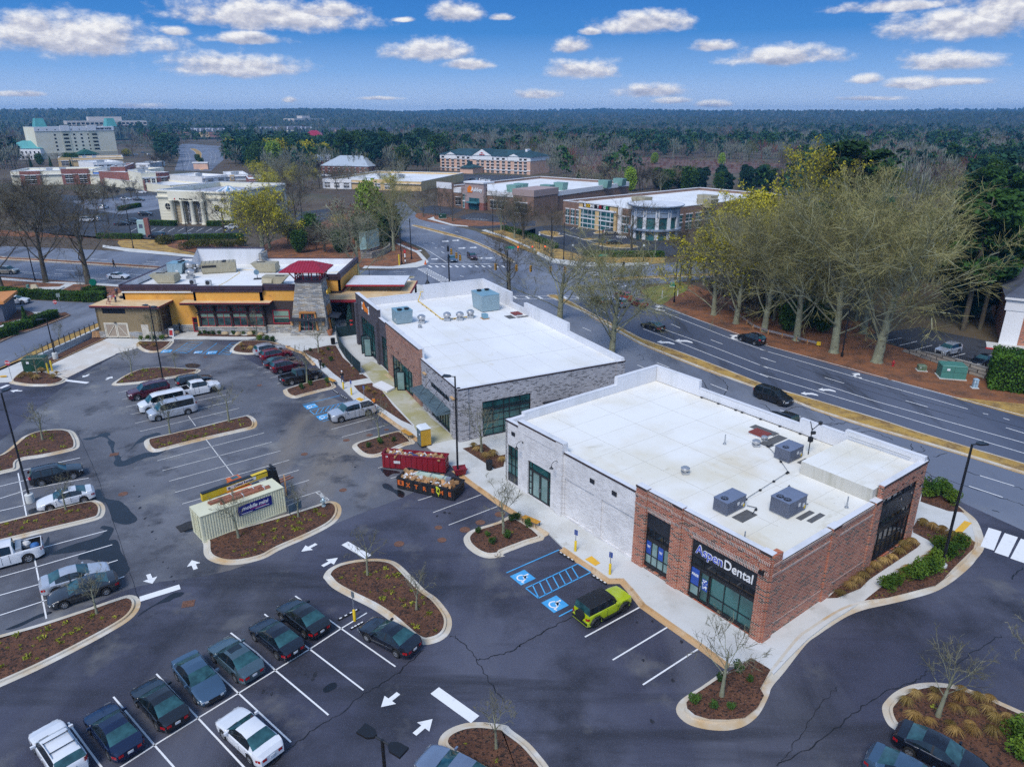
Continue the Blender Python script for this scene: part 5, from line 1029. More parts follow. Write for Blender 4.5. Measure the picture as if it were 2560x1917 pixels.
c=put('sedan','white','white saloon with black sunroof beside the concrete pole base','3a',(545,800),Rv(Lh));b=MB();b.box(-.35,.15,-.42,.42,1.455,1.475);b.bd('sunroof',m_cg,c)
P1=put('pickup','white','white work pickup with tanks in its bed, cut by the picture edge','3a',(20,1295),Rv(('3a',(0,1465),(305,1380))))
for k,(x,y,cc) in enumerate(((-1.75,-.35,(.6,.58,.55)),(-2.35,.35,(.03,.12,.32)))):
 b=MB();b.tube([(x,y,.8),(x,y,1.15),(x,y,1.3),(x,y,1.36)],[.33,.35,.25,.08],14);b.bd('drum',mat('drum%d'%k,cc,.5,var=.2,vs=3),P1)
b=MB();b.box(-1.45,-1.05,-.85,.85,.8,1.45);b.bd('toolbox',m_galv,P1)
put('sedan','silver','silver saloon nosing towards the aisle','3a',(620,1455),('4a',(0,235),(330,135)))
put('sedan','graphite','charcoal saloon beside the bare sapling, nose to the bay line','3a',(690,1560),Rv(('4a',(0,235),(330,135))))
Mh=('2a',(1160,1585),(1980,1393))
put('bigsuv','maroon','maroon large utility vehicle with roof rails','2a',(1230,1250),Rv(Mh))
put('suv','black','black estate behind the white pickup cab','2a',(1610,1165),Mh)
put('pickup','white','white pickup facing away from the vans','2a',(1630,1232),Mh,rim=1)
put('van','white','white passenger van between the maroon one and the silver van','2a',(1345,1345),Rv(Mh))
c=put('van','silver','silver passenger van with a roof rack, nearest the long bed','2a',(1425,1408),Rv(Mh));b=MB()
for x in (-.6,.9): b.box(x-.03,x+.03,-.9,.9,2.14,2.18)
b.bd('roof_rack',m_chrome,c)
Uh=math.degrees(hd('2b',(172,1192),(250,1170)))-8
put('suv','silver','silver crossover at the head of the row of five','2b',(110,905),Uh)
put('suv','red','red crossover just after the silver one in the row','2b',(165,948),Uh)
put('sedan','black','dark saloon squeezed between two red crossovers','2b',(195,1000),Uh)
put('suv','maroon','dark red crossover next to the black pickup','2b',(255,1042),Uh)
put('pickup','black','black pickup with empty bed beside the small mulch island','2b',(370,1128),Uh)
P2=put('pickup','silver','silver pickup with black tool crate behind the cab by the kerb','2b',(795,1420),math.degrees(hd('2b',(975,1655),(625,1750))))
b=MB();b.box(-2.6,-1.1,-.7,.7,.85,1.35);b.bd('tool_crate',m_trim,P2)
put('jeep','lime','lime green boxy off-roader with black hard top at the walk','4c',(815,305),36.5,rim=1,z=.9)
rd=('2d',(0,1037),(1400,1475))
RH=math.degrees(hd(*rd))
put('minivan','black','black minivan driving past behind the white roofed shop','2d',(110,1285),RH,z=.8,rim=1,top='dark')
put('pickup','midnight','dark pickup half hidden behind the shop parapet','2d',(230,1500),RH+180,z=.9)
put('suv','black','black crossover in the turning lane beside the guard rail','2c',(2050,815),RH+180-4,name='moving_suv')
put('sedan','midnight','dark saloon on the main road behind the bare oak','2c',(1230,705),RH+180-3,name='moving_car')
put('sedan','red','dark red saloon queuing at the lights','2c',(1110,515),RH+172,name='moving_car');put('suv','bright_red','bright red car first at the stop line','2c',(985,462),RH+168,name='moving_car')
put('suv','lightblue','pale blue crossover waiting behind the tree','2c',(950,515),RH+170,name='moving_car');put('sedan','graphite','dark car waiting next to the median nose','2c',(790,490),RH+170,name='moving_car')
put('sedan','steel','grey blue saloon stopped at the far stop line','1b',(1625,1345),-72,name='moving_car');put('suv','maroon','purple crossover stopped beside the saloon at the far line','1b',(1790,1327),-72,name='moving_car')
put('sedan','white','white coupe driving along the cross street','2a',(980,298),-4,name='moving_car',z=.6);put('bigsuv','beige','pale utility vehicle at the far edge of the cross street','2a',(60,255),-4,name='moving_car')
put('suv','white','white crossover behind the green parasols','2a',(130,500),12);put('sedan','white','white car behind the first, mostly cut off','2a',(-40,490),12)
put('suv','silver','silver utility vehicle above the stone retaining wall','2d',(1560,905),-152);put('sedan','midnight','black saloon parked behind the fence and round hedge','2d',(1855,990),-152);put('suv','graphite','dark car half hidden by the round hedge','2d',(2140,1030),-152)
put('suv','beige','sandy crossover at the furniture store kerb','1c',(880,1128),2);put('sedan','black','black car by the pale lamp post of the store lot','1c',(915,1210),0)
bk=18
for k,(k1,c1,l1,t1,p1,h1) in enumerate((('sedan','midnight','dark car first of three by the bank island','1a',(1010,1055),bk),('sedan','graphite','grey car in the middle of three by the bank island','1a',(1060,1045),bk),('suv','midnight','dark car closest to the bank wall of the three','1a',(1115,1035),bk),
 ('bigsuv','midnight','black utility vehicle beside the bank sign','1a',(1300,1158),170),('suv','slate','grey blue crossover beyond the clipped bank hedge','1a',(1530,1165),200),('suv','white','white crossover in front of the bank','1a',(1910,1085),205),('suv','midnight','dark crossover left of the bank wall','1a',(1205,975),10),
 ('suv','white','white crossover by the brick shop awnings','1a',(1172,795),5),('bigsuv','midnight','dark green utility vehicle near the white crossover','1a',(1090,778),0))):
 put(k1,c1,l1,t1,p1,h1,lite=True)
random.seed(11)
for i,(t,x,y) in enumerate((('1b',1400,658),('1b',1430,680),('1b',1470,684),('1b',1515,684),('1b',1550,684),('1b',1605,686),('1b',1790,694),('1b',1830,694),('1b',1880,696),('1b',1930,700),('1b',1995,703),('1b',2060,710),('1b',2130,712),('1b',530,660),('1b',590,658),('1b',1000,650),('1a',280,840),('1a',330,835),('1a',690,830),('1a',800,795),('1a',770,1020),('1a',720,1025),('1a',860,920),('1a',1120,485),('1a',1185,472),('1a',1230,483),('1c',150,690),('1c',245,705),('1a',1150,855),('1a',1040,850))):
 put(random.choice(('sedan','suv','suv')),random.choice(('white','silver','black','graphite','midnight','slate','white')),'small parked car in the distant lots beyond the crossing',t,(x,y),random.choice((0,90,180,20)),lite=True,group='small cars in the distant lots')
def hz(base,top):
 """height of a picture point standing above a ground point"""
 X,Y=base;t,x,y=top;ox,oy,k=TL[t];u=ox+x*k-CX;v=CY-(oy+y*k)
 fy=F*CTH+v*STH;return H+(-F*STH+v*CTH)*Y/fy
m_skipred=layered('skip_red',(.24,.012,.022),[((.17,.01,.018),1.,.5,.65,5,(1,1,.2)),((.1,.03,.02),2.,.64,.74,6)],.5)
m_skipblk=layered('skip_black',(.016,.016,.018),[((.1,.055,.03),1.2,.58,.72,6,(1,1,.3))],.6)
m_card=mat('cardboard',(.38,.22,.1),.9,var=.25,vs=2);m_junkw=mat('white_rubbish',(.6,.6,.6),.7,var=.2,vs=3);m_junkb=mat('blue_bag',(.02,.04,.14),.4);m_wood=mat('scrap_wood',(.45,.24,.1),.8,var=.3,vs=3);m_dirt=mat('rubble_dirt',(.14,.08,.045),.95,var=.4,vs=3);m_pad=mat('foil_padding',(.42,.5,.4),.5,var=.1,vs=2)
def skip(name,label,P0,P1,P2,h,m,inner):
 """P0,P1 near long edge on the ground, P2 far corner beyond P1"""
 a,b,c=Vector(P0),Vector(P1),Vector(P2);L=(b-a).length;W=(c-b).length;ang=math.atan2(b.y-a.y,b.x-a.x)
 t=thing(name,label,'skip',(a.x,a.y,.02),ang);g=MB();s=.12
 for q in ((0,L,0,s),(0,L,W-s,W),(0,s,s,W-s),(L-s,L,s,W-s)): g.box(*q,.18,h,0)
 g.box(0,L,0,W,.12,.18,0)
 for i in range(12):
  x=.2+i*(L-.4)/11
  g.box(x-.05,x+.05,-.07,0,.25,h-.12,0);g.box(x-.05,x+.05,W,W+.07,.25,h-.12,0)
 g.box(-.06,L+.06,-.08,.04,h-.1,h,0);g.box(-.06,L+.06,W-.04,W+.08,h-.1,h,0);g.box(-.08,.04,0,W,h-.1,h,0);g.box(L-.04,L+.08,0,W,h-.1,h,0)
 for y in (.5,W-.5): g.box(.2,L-.2,y-.1,y+.1,0,.14,0)
 for z in (.6,1.1): g.box(L,L+.05,.1,W-.1,z,z+.1,0)
 g.bd('skip_body',m,t);return t,L,W
t,L,W=skip('rubbish_skip','dark red open skip heaped with cardboard and rubbish',G('3b',1050,565),G('3b',1570,612),G('3b',1640,575),1.75,m_skipred,0)
SKR=t
b=MB();b.box(1.3,2.0,-.085,-.075,.75,1.05);b.bd('label_plate',m_junkw,t);q=words('lettering','19',.25,m_white,t,.004,.01,loc=(.55,-.09,1.45))
random.seed(21)
def heap(L,W,z,n,parent,mats):
 base=MB();nx,ny=24,8
 V=[]
 for j in range(ny+1):
  for i in range(nx+1):
   x=.14+(L-.28)*i/nx;y=.14+(W-.28)*j/ny;V.append((x,y,z+.25*math.sin(3*math.pi*i/nx+.5)*math.sin(math.pi*j/ny)+random.uniform(-.12,.12)))
 base.mesh(V,[(j*(nx+1)+i,j*(nx+1)+i+1,(j+1)*(nx+1)+i+1,(j+1)*(nx+1)+i) for j in range(ny) for i in range(nx)]);base.bd('debris',m_dirt,parent)
 k={}
 for i in range(n):
  m=random.choice(mats);g=k.setdefault(m.name,(MB(),m))[0];x=random.uniform(.5,L-.5);y=random.uniform(.35,W-.35)
  if m is m_card or m is m_wood: g.obox((x,y,z+random.uniform(.1,.4)),(random.uniform(.3,1.3),random.uniform(.12,.5),random.uniform(.03,.3)),random.uniform(0,6.3),0,random.uniform(-.5,.5),random.uniform(-.4,.4))
  elif m is m_junkb: g.ball((x,y,z+.25),random.uniform(.2,.35),8,5,sc=(1.2,1,.7))
  else:
   s=random.uniform(.06,.2);g.obox((x,y,z+random.uniform(.1,.4)),(s*random.uniform(1,3),s*1.3,s),random.uniform(0,6.3),0,random.uniform(-1,1),random.uniform(-1,1))
 for g,m in k.values(): g.bd('debris',m,parent)['kind']='stuff'
heap(L,W,1.25,90,t,[m_card,m_card,m_wood,m_junkw,m_junkw,m_junkb])
t,L,W=skip('rubbish_skip','rusty black skip lettered XTREME in orange, full of mixed rubble',G('3b',1170,735),G('3b',1640,842),G('3b',1760,765),1.3,m_skipblk,0)
heap(L,W,.95,150,t,[m_junkw,m_junkw,m_junkw,m_card,m_wood,m_dirt])
m_orp=mat('orange_paint',(.62,.13,.02),.6)
for i,ch in enumerate('XTREME'): words('lettering',ch,.62,m_orp,t,.004,.02,loc=(1.35+i*.93,-.09,.72))
b=MB();b.box(.15,.85,-.085,-.075,.55,1.1);b.bd('emblem',m_orp,t);words('lettering','E',.5,m_skipblk,t,.004,.03,loc=(.5,-.092,.83))
g=MB();g.obox((3.3,W*.62,1.4),(3.4,.5,.4),.05);g.bd('debris',m_pad,t);g=MB()
for i in range(3): g.obox((3.3-1.5+i*1.4,W*.62,1.42),(.08,.56,.46),.05)
g.obox((5.2,W*.55,1.45),(.5,.4,.6),.2);g.bd('strapping',mat('grey_straps',(.2,.22,.26),.6),t)
g=MB()
for i in range(4): g.obox((L-.55+i*.05,.5+i*.13,1.45),(.06,.1,.95),0,0,.1,-.15)
g.bd('timber_offcut',m_wood,t)
g=MB();P=[(4.55,-.1,1.33),(4.7,-.16,1.0),(4.6,-.15,.75),(4.85,-.16,.55),(4.8,-.15,.3)];g.tube(P,[.05,.09,.06,.08,.04],6);g.tube([(4.62,-.12,1.3),(4.95,-.15,1.1),(4.9,-.16,.6)],.05,5);g.bd('hanging_strap',mat('lime_strap',(.5,.55,.02),.6),t)
# small red bin beside the tall pole
c=G('3b',1690,625);t=thing('tool_bin','small bright red wire bin at the foot of a tall lamp pole','bin',(*c,.15),.3);b=MB();b.hexa([(-.5,-.35,.1),(.5,-.35,.1),(.5,.35,.1),(-.5,.35,.1),(-.65,-.5,.75),(.65,-.5,.75),(.65,.5,.75),(-.65,.5,.75)]);b.box(-.7,.7,-.55,-.48,.72,.8);b.box(-.7,.7,.48,.55,.72,.8);b.bd('bin_body',m_skipred,t)
b=MB();b.tube([(-.5,0,.0),(-.5,0,.12)],.08,8);b.tube([(.5,0,.0),(.5,0,.12)],.08,8);b.bd('wheel',m_tyre,t)
m_crm=layered('container_cream',(.68,.66,.47),[((.62,.59,.41),.4,.5,.7,5,(1,1,.2))],.55)
a=Vector(G('3a',1690,1185));b_=Vector(G('3b',255,925));a2=Vector(G('3a',1600,1035));ang=math.atan2(b_.y-a.y,b_.x-a.x);L=(b_-a).length;W=2.44;hh=2.6
t=thing('storage_container','cream corrugated shipping container with a blue banner beside the mulch island','container',(a.x,a.y,.03),ang);g=MB()
def corr(p,q,n,z0,z1,out):
 p,q=Vector(p),Vector(q);d=(q-p)/n;o=Vector(out)*.05
 for i in range(n):
  s=p+d*i;pts=[s,s+d*.3+o*0,s+d*.42+o,s+d*.82+o,s+d*.94]
  pts=[s,s+d*.35,s+d*.47+o,s+d*.88+o,s+d]
  for u,v in zip(pts,pts[1:]): g.face([(u.x,u.y,z0),(v.x,v.y,z0),(v.x,v.y,z1),(u.x,u.y,z1)])
corr((0,.06,0),(L,.06,0),34,.15,hh-.12,(0,-1,0));corr((L,W-.06,0),(0,W-.06,0),34,.15,hh-.12,(0,1,0));corr((L-.06,0,0),(L-.06,W,0),8,.15,hh-.12,(1,0,0));corr((.06,W,0),(.06,0,0),8,.15,hh-.12,(-1,0,0))
g.box(0,L,0,W,hh-.1,hh-.02);g.bd('container_body',m_crm,t)
g=MB()
for y in (0,W-.1): g.box(0,L,y,y+.1,0,.16);g.box(0,L,y,y+.1,hh-.12,hh)
for x in (0,L-.1): g.box(x,x+.1,.1,W-.1,0,.16);g.box(x,x+.1,.1,W-.1,hh-.12,hh);
for x in (0,L-.12):
 for y in (0,W-.12): g.box(x,x+.12,y,y+.12,.16,hh-.12)
for y in (.6,1.05,1.4,1.85): g.tube([(-.04,y,.2),(-.04,y,hh-.2)],.03,6)
g.bd('frame',m_crm,t)
g=MB();g.box(L*.42,L*.42+3.2,-.075,-.06,1.35,2.3);bn=g.bd('banner',mat('banner_blue',(.012,.018,.17),.4,var=.15,vs=1),t)
words('lettering','mobile mini',.52,m_white,bn,.003,.012,loc=(L*.42+1.6,-.08,1.92),shear=.25);g=MB();g.box(L*.42+1.1,L*.42+2.6,-.079,-.077,1.62,1.655);g.bd('underline',mat('pink_line',(.7,.05,.2),.5),bn);g=MB();g.box(L*.42+1.6,L*.42+2.9,-.079,-.077,1.5,1.55);g.box(L*.42+.3,L*.42+1.3,-.079,-.077,1.42,1.47);g.bd('lettering',m_white,bn)
m_lum=mat('red_lumber',(.3,.11,.06),.8,var=.2,vs=2)
CW=loc_world(t)
for k,(y0,x0,x1,lb) in enumerate(((1.35,L*.2,L*.83,'longer bundle of reddish timber boards on the container roof'),(.75,L*.3,L*.9,'front bundle of reddish timber boards on the container roof'))):
 q=thing('timber_bundle',lb,'timber',(*CW(0,0)[:2],.03+hh),ang+.0);
 for i in range(3): 
  for j in range(2):
   g=MB();y=y0+i*.17;xx=random.uniform(-.2,.2);g.box(x0+xx,x1+xx-(1.2 if j else 0),y,y+.155,.0+j*.1,.095+j*.1);g.bd('board',m_lum,q)
 g=MB()
 for x in (x0+1.9,x0+3.9): g.box(x,x+.07,y0-.02,y0+.52,.19,.215);g.box(x,x+.07,y0-.03,y0-.01,.0,.2)
 g.bd('strap',m_junkw,q)
c=G('3b',250,770);q=thing('plywood_sheet','upright sheet of brown plywood behind the container end','board',(*c,.02),ang+1.2);g=MB();g.box(-.7,.7,-.05,.05,0,1.7);g.bd('sheet',m_wood,q)
g=MB()
t=thing('timber_board','two loose brown boards lying on the asphalt past the container','timber',(*G('3b',220,680),.03),ang+.1)
for i in range(2): g=MB();g.box(-1.1,1.3,i*.5,i*.5+.16,0,.06);g.bd('board',m_lum,t)
m_by=mat('boom_yellow',(.72,.5,.03),.45,var=.08,vs=1);m_to=mat('machine_orange',(.6,.13,.02),.4,var=.08,vs=1)
c=Vector(CW(4.9,4.4)[:2]);t=thing('telehandler','orange and yellow boom lift truck parked behind the cream container','forklift',(c.x,c.y,.02),ang+.03);g=MB()
g.box(-2.6,2.5,-.95,.95,.65,1.15);g.box(-2.9,-2.2,-.9,.9,.7,1.55);g.box(1.8,2.6,-.7,.7,.6,1.3);g.box(-.6,1.4,-1.15,-.95,.7,1.3);g.bd('chassis',m_blk,t)
g=MB();g.hexa([(-1.2,-1.15,1.15),(1.5,-1.15,1.15),(1.5,-.3,1.15),(-1.2,-.3,1.15),(-.7,-1.05,1.85),(1.4,-1.05,1.85),(1.4,-.35,1.85),(-.7,-.35,1.85)]);g.bd('engine_cover',m_to,t)
g=MB();g.hexa([(-.5,.35,1.15),(1.0,.35,1.15),(1.0,1.2,1.15),(-.5,1.2,1.15),(-.2,.4,2.4),(.8,.4,2.4),(.8,1.15,2.4),(-.2,1.15,2.4)]);g.box(-.3,.9,.35,1.2,2.4,2.5);cb=g.bd('cab',m_to,t);g=MB();g.hexa([(-.4,.33,1.4),(.9,.33,1.4),(.9,.34,1.4),(-.4,.34,1.4),(-.2,.37,2.3),(.75,.37,2.3),(.75,.38,2.3),(-.2,.38,2.3)]);g.box(.05,.7,.5,1.05,2.5,2.52);g.bd('window',m_cgt,cb)
g=MB();g.hexa([(-3.2,-.3,1.75),(3.4,-.3,2.05),(3.4,.12,2.05),(-3.2,.12,1.75),(-3.2,-.3,2.45),(3.4,-.3,2.6),(3.4,.12,2.6),(-3.2,.12,2.45)]);bo=g.bd('boom',m_by,t)
g=MB();g.hexa([(-.9,-.315,2.0),(2.0,-.315,2.13),(2.0,-.305,2.13),(-.9,-.305,2.0),(-.9,-.315,2.37),(2.0,-.315,2.46),(2.0,-.305,2.46),(-.9,-.305,2.37)]);pl=g.bd('label_plate',m_white,bo);q=words('lettering','United Rentals',.33,m_black,pl,.003,.008,loc=(.75,-.325,2.25),rot=(math.pi/2,-.04,0));g=MB();g.tube([(-.68,-.32,2.18),(-.68,-.33,2.18)],.12,14);g.bd('emblem',mat('emblem_blue',(.02,.04,.2),.4),pl)
g=MB();g.box(-3.2,3.2,-.32,.14,2.5,2.56);g.hexa([(3.2,-.35,1.2),(4.3,-.6,.7),(4.3,.45,.7),(3.2,.2,1.2),(3.2,-.35,2.65),(4.0,-.6,2.5),(4.0,.45,2.5),(3.2,.2,2.65)]);g.tube([(3.9,-.55,2.7),(3.9,.5,2.7)],.12,8);g.bd('boom_head',m_blk,t)
for x in (-1.7,1.6):
 for y in (-1.05,1.05):
  w=bpy.data.objects.new('wheel',WHEEL[0]);COL.objects.link(w);w.parent=t;w.location=(x,y,.6);w.scale=(.6,.8,.6);r=bpy.data.objects.new('rim',WHEEL[2]);COL.objects.link(r);r.parent=w
  if y<0:w.rotation_euler=(0,0,math.pi)
# wood ramp plate and info board, hydrant
c=G('3a',1555,1045);b=MB();b.obox((0,0,.02),(1.7,1.3,.05),0);o=b.bd('steel_plate',mat('rusty_plate',(.03,.028,.028),.7,var=.4,vs=3),loc=(*c,.02),rz=ang);tag(o,'dark steel plate lying on the asphalt by the container end','plate')
c=G('3b',330,950);t=thing('info_board','low blue grey panel on short legs in the mulch by a sapling','sign',(*c,.13),ang+.12);b=MB();b.obox((0,0,.75),(1.35,.06,.75),0);b.bd('panel',mat('board_slate',(.07,.12,.16),.5,var=.2,vs=2),t);b=MB();b.obox((0,.02,.75),(1.45,.05,.85),0);b.box(-.6,-.52,0,.05,0,.5);b.box(.52,.6,0,.05,0,.5);b.bd('frame',m_galv,t)
def hydrant(c,z,col,label):
 t=thing('fire_hydrant',label,'hydrant',(*c,z));b=MB();b.tube([(0,0,0),(0,0,.08),(0,0,.1),(0,0,.6),(0,0,.68),(0,0,.82),(0,0,.88)],[.2,.2,.14,.14,.19,.13,.04],12);b.tube([(-.26,0,.52),(.26,0,.52)],.08,8);b.tube([(0,-.24,.5),(0,0,.5)],.1,8);b.bd('barrel',col,t,sm=40);b=MB();b.tube([(0,0,.86),(0,0,.96)],.06,6);b.bd('cap',col,t)
hydrant(G('3b',562,888),.14,mat('hydrant_silver',(.4,.5,.52),.4,.4),'silver hydrant at the tip of the container island')
hydrant(G('2d',1100,1045),.02,mat('hydrant_red',(.4,.03,.03),.5),'small red hydrant in the pine straw by the big oak')
c=G('3b',1395,375);t=thing('portable_toilet','yellow and grey portable toilet with white roof on the walk','toilet',(*c,.16),math.radians(28));b=MB()
for q in ((-.6,.6,-.6,-.54),(-.6,.6,.54,.6),(.54,.6,-.54,.54)): b.box(*q,.08,2.1)
b.bd('cabin_wall',mat('toilet_yellow',(.55,.3,.02),.5,var=.12,vs=3),t);b=MB();b.box(-.62,-.55,-.58,.58,.1,2.05);d=b.bd('door',mat('toilet_grey',(.1,.15,.17),.5),t);b=MB();b.box(-.64,-.62,-.35,-.1,1.35,1.5);b.bd('handle',m_white,d);b=MB();b.hexa([(-.66,-.66,2.1),(.66,-.66,2.1),(.66,.66,2.1),(-.66,.66,2.1),(-.45,-.5,2.35),(.45,-.5,2.35),(.45,.5,2.35),(-.45,.5,2.35)]);b.box(-.66,.66,-.66,.66,2.05,2.1);b.bd('roof',mat('toilet_roof',(.68,.72,.74),.4),t);b=MB();b.box(-.64,.64,-.64,.64,0,.09);b.bd('base',m_trim,t)
m_slat=mat('bench_slat',(.55,.27,.03),.5,var=.15,vs=4)
def bench(c,ang,label):
 t=thing('park_bench',label,'bench',(*c,.16),ang)
 for i in range(6): b=MB();b.box(-.9,.9,-.3+i*.1,-.22+i*.1,.44,.48);b.bd('seat',m_slat,t)
 for x in (-.75,.75):
  b=MB();b.tube([(x,-.28,0),(x,-.3,.25),(x,-.24,.42),(x,.25,.42),(x,.3,.25),(x,.28,0)],.035,6);b.bd('leg',m_blk,t)
bench(G('3c',225,1000,.45),hd('3c',(165,965),(285,1015)),'slatted wooden bench by the mulch island nearest the white wall')
bench(G('3b',1250,278,.45),hd('3b',(1215,255),(1295,300)),'slatted wooden bench near the portable toilet')
bench(G('2b',625,1165,.45),hd('2b',(595,1150),(650,1175)),'slatted wooden bench behind the black pickup')
def bin_(c,label):
 t=thing('litter_bin',label,'bin',(*c,.16));b=MB();b.tube([(0,0,.05),(0,0,.95)],[.3,.33],16,0,False);b.tube([(0,0,.1),(0,0,.12)],.29,16)
 for i in range(20): q=2*math.pi*i/20;b.tube([(.31*math.cos(q),.31*math.sin(q),.05),(.34*math.cos(q),.34*math.sin(q),.95)],.02,4)
 b.bd('basket',m_blk,t);b=MB();b.tube([(0,0,.95),(0,0,1.02),(0,0,1.06)],[.36,.36,.2],16);b.bd('lid',m_blk,t)
bin_(G('3b',1932,585),'round black litter bin by the corner mulch bed');bin_(G('2b',640,870),'round black litter bin at the end of the dark fence')
m_sgb=mat('sign_blue',(.02,.07,.33),.4);m_boly=mat('bollard_yellow',(.72,.5,.02),.5)
def accsign(c,z,label,h=2.1,bol=True,ang=-2.2,col=None):
 t=thing('parking_sign',label,'sign',(*c,z),ang);b=MB();b.tube([(0,0,0),(0,0,h)],.035,6);b.bd('post',m_galv,t)
 b=MB();b.box(-.03,-.045+.03,-.16,.16,h-.55,h-.05);p=b.bd('sign_plate',col or m_sgb,t);b=MB();b.box(-.034,-.03,-.06,.07,h-.42,h-.15);b.bd('symbol',m_white,p)
 if bol: b=MB();b.tube([(0,0,0),(0,0,.95),(0,0,1.02)],[.11,.11,.05],12);b.bd('bollard',m_boly,t,sm=40)
 return t
accsign(G('3c',590,1260),.16,'blue parking sign in a yellow bollard at the white wall');accsign(G('3c',875,1452),.16,'blue parking sign in a yellow bollard nearest the brick corner')
accsign(G('2b',792,1290),.16,'blue parking sign in a yellow bollard by the walk near the silver pickup');accsign(G('2b',898,1330),.16,'slim blue parking sign in the mulch behind the silver pickup',2.0,False)
accsign(G('4b',818,445),.02,'grey sign on a tall yellow bollard between the wheel stops',2.6,True,-2.2,mat('sign_grey',(.1,.13,.15),.5))
t=thing('bollard','yellow bollard standing alone near the walking man','bollard',(*G('2b',725,1242),.16));b=MB();b.tube([(0,0,0),(0,0,.95),(0,0,1.02)],[.11,.11,.05],12);b.bd('post',m_boly,t,sm=40)
for s,l in (((405,1110),'yellow bollard in front of the green cabinet, left of a pair'),((435,1085),'yellow bollard beside the stained apron, rear of a pair')):
 t=thing('bollard',l,'bollard',(*G('2a',*s),.03));b=MB();b.tube([(0,0,0),(0,0,1.55),(0,0,1.65)],[.12,.12,.05],12);b.bd('post',m_boly,t,sm=40)
# rubber wheel stops
def wstop(t,p,q,label):
 a,b_=Vector(G(t,*p)),Vector(G(t,*q));d=b_-a;o=thing('wheel_stop',label,'wheel stop',(*((a+b_)/2),.012),math.atan2(d.y,d.x));L=d.length;b=MB()
 b.hexa([(-L/2,-.09,0),(L/2,-.09,0),(L/2,.09,0),(-L/2,.09,0),(-L/2,-.05,.12),(L/2,-.05,.12),(L/2,.05,.12),(-L/2,.05,.12)]);b.bd('rubber_bar',m_tyre,o);b=MB()
 for i in range(4): x=-L/2+L*(i+.5)/4;b.box(x-.1,x+.1,-.052,.052,.118,.124)
 b.bd('reflector',m_white,o)
for a in (('3c',(455,1262),(580,1340),'black rubber kerb stop at the striped bay end'),('3c',(728,1455),(850,1528),'black rubber kerb stop in front of the lime off-roader'),('4b',(680,445),(850,355),'rubber kerb stop behind the yellow sign bollard'),('4b',(785,520),(890,462),'rubber kerb stop at the nose of the lone black saloon'),('2b',(640,1245),(680,1275),'small kerb stop by the bench behind the black pickup'),('2b',(700,1290),(755,1322),'small kerb stop at the blue hatched bay')): wstop(*a)
def lamp(base,top,label,arms=(),conc=.0,r=.09,z0=.02,h=None):
 h=h or hz(base,top);t=thing('area_lamp',label,'lamp post',(*base,z0));b=MB();b.tube([(0,0,conc),(0,0,h)],[r*1.15,r*.8],8);b.bd('pole',m_blk,t,sm=60)
 if conc: b=MB();b.tube([(0,0,0),(0,0,conc-.04),(0,0,conc)],[.38,.38,.33],16);b.bd('base',m_conc,t,sm=40)
 for a in arms:
  a=math.radians(a);d=Vector((math.cos(a),math.sin(a),0));q=Vector((-d.y,d.x,0));b=MB();o=Vector((0,0,h-.05))
  b.tube([o,o+d*.45],.05,6);l=[o+d*.4+q*.1,o+d*.65+q*.28,o+d*1.25+q*.3,o+d*1.25-q*.3,o+d*.65-q*.28,o+d*.4-q*.1];up=Vector((0,0,.12))
  b.mesh([*[p-up*.4 for p in l],*[p+up*.6 for p in l]],[(5,4,3,2,1,0),(6,7,8,9,10,11)]+[(i,(i+1)%6,6+(i+1)%6,6+i) for i in range(6)]);b.bd('lamp_head',m_blk,t)
 return t
lamp(G('3a',255,845),('2a',15,1265),'tall black lamp pole on a concrete drum in the bays',(100,),.9)
lamp(G('2a',1352,1165),('2a',1245,545),'tall black lamp pole rising from the tapered mulch bed',(150,-30))
lamp(G('2a',462,985),('2a',390,650),'black lamp pole on concrete base along the low wall',(210,),1.)
lamp(G('3b',1672,635),('2b',1645,1140),'tall black lamp pole beside the skips with one arm',(165,),.0,.1,.15)
lamp(G('3d',1502,1385),('3d',1745,378),'tall black lamp pole in the shrub bed by the crossing',(12,),.25,.11,.15)
hx=G('4b',1045,1432,9.5);lamp(hx,None,'black twin headed lamp pole rising from below the picture',(148,-32),.0,.1,h=9.5)
def stop(c,z,h,ang,label):
 t=thing('stop_sign',label,'road sign',(*c,z),ang);b=MB();b.tube([(0,0,0),(0,0,h+.3)],.03,6);b.bd('post',m_galv,t);b=MB();P=[(.38*math.cos(math.pi/8+i*math.pi/4),.38*math.sin(math.pi/8+i*math.pi/4)) for i in range(8)]
 b.prism(P,0,.02);o=b.bd('sign_plate',mat('stop_red',(.45,.015,.03),.4),t);o.location=(0,-.05,h);o.rotation_euler=(math.pi/2,0,0);q=words('lettering','STOP',.26,m_white,o,.003,.012,loc=(0,0,.024),rot=(0,0,0))
 b=MB();p=[(x*1.05,y*1.05) for x,y in P];b.prism(p,-.004,.012);b.bd('rim',m_white,o)
stop(G('2a',100,1160),.14,2.45,.0,'stop sign at the corner of the walk near the green cabinet');stop(G('2a',478,612),.1,2.2,.1,'stop sign at the end of the hedged drive island')
t=thing('street_sign','blank grey back of a sign behind the stop sign','road sign',(*G('2a',512,600),.1),.4);b=MB();b.tube([(0,0,0),(0,0,3.6)],.04,6);b.bd('post',m_galv,t);b=MB();b.box(-.3,.3,-.02,.02,2.9,3.6);b.bd('sign_plate',mat('sign_back',(.25,.3,.28),.5),t)
m_grn=mat('cabinet_green',(.012,.06,.035),.5,var=.15,vs=2);m_grn2=mat('cabinet_pale_green',(.07,.22,.18),.5,var=.1,vs=2)
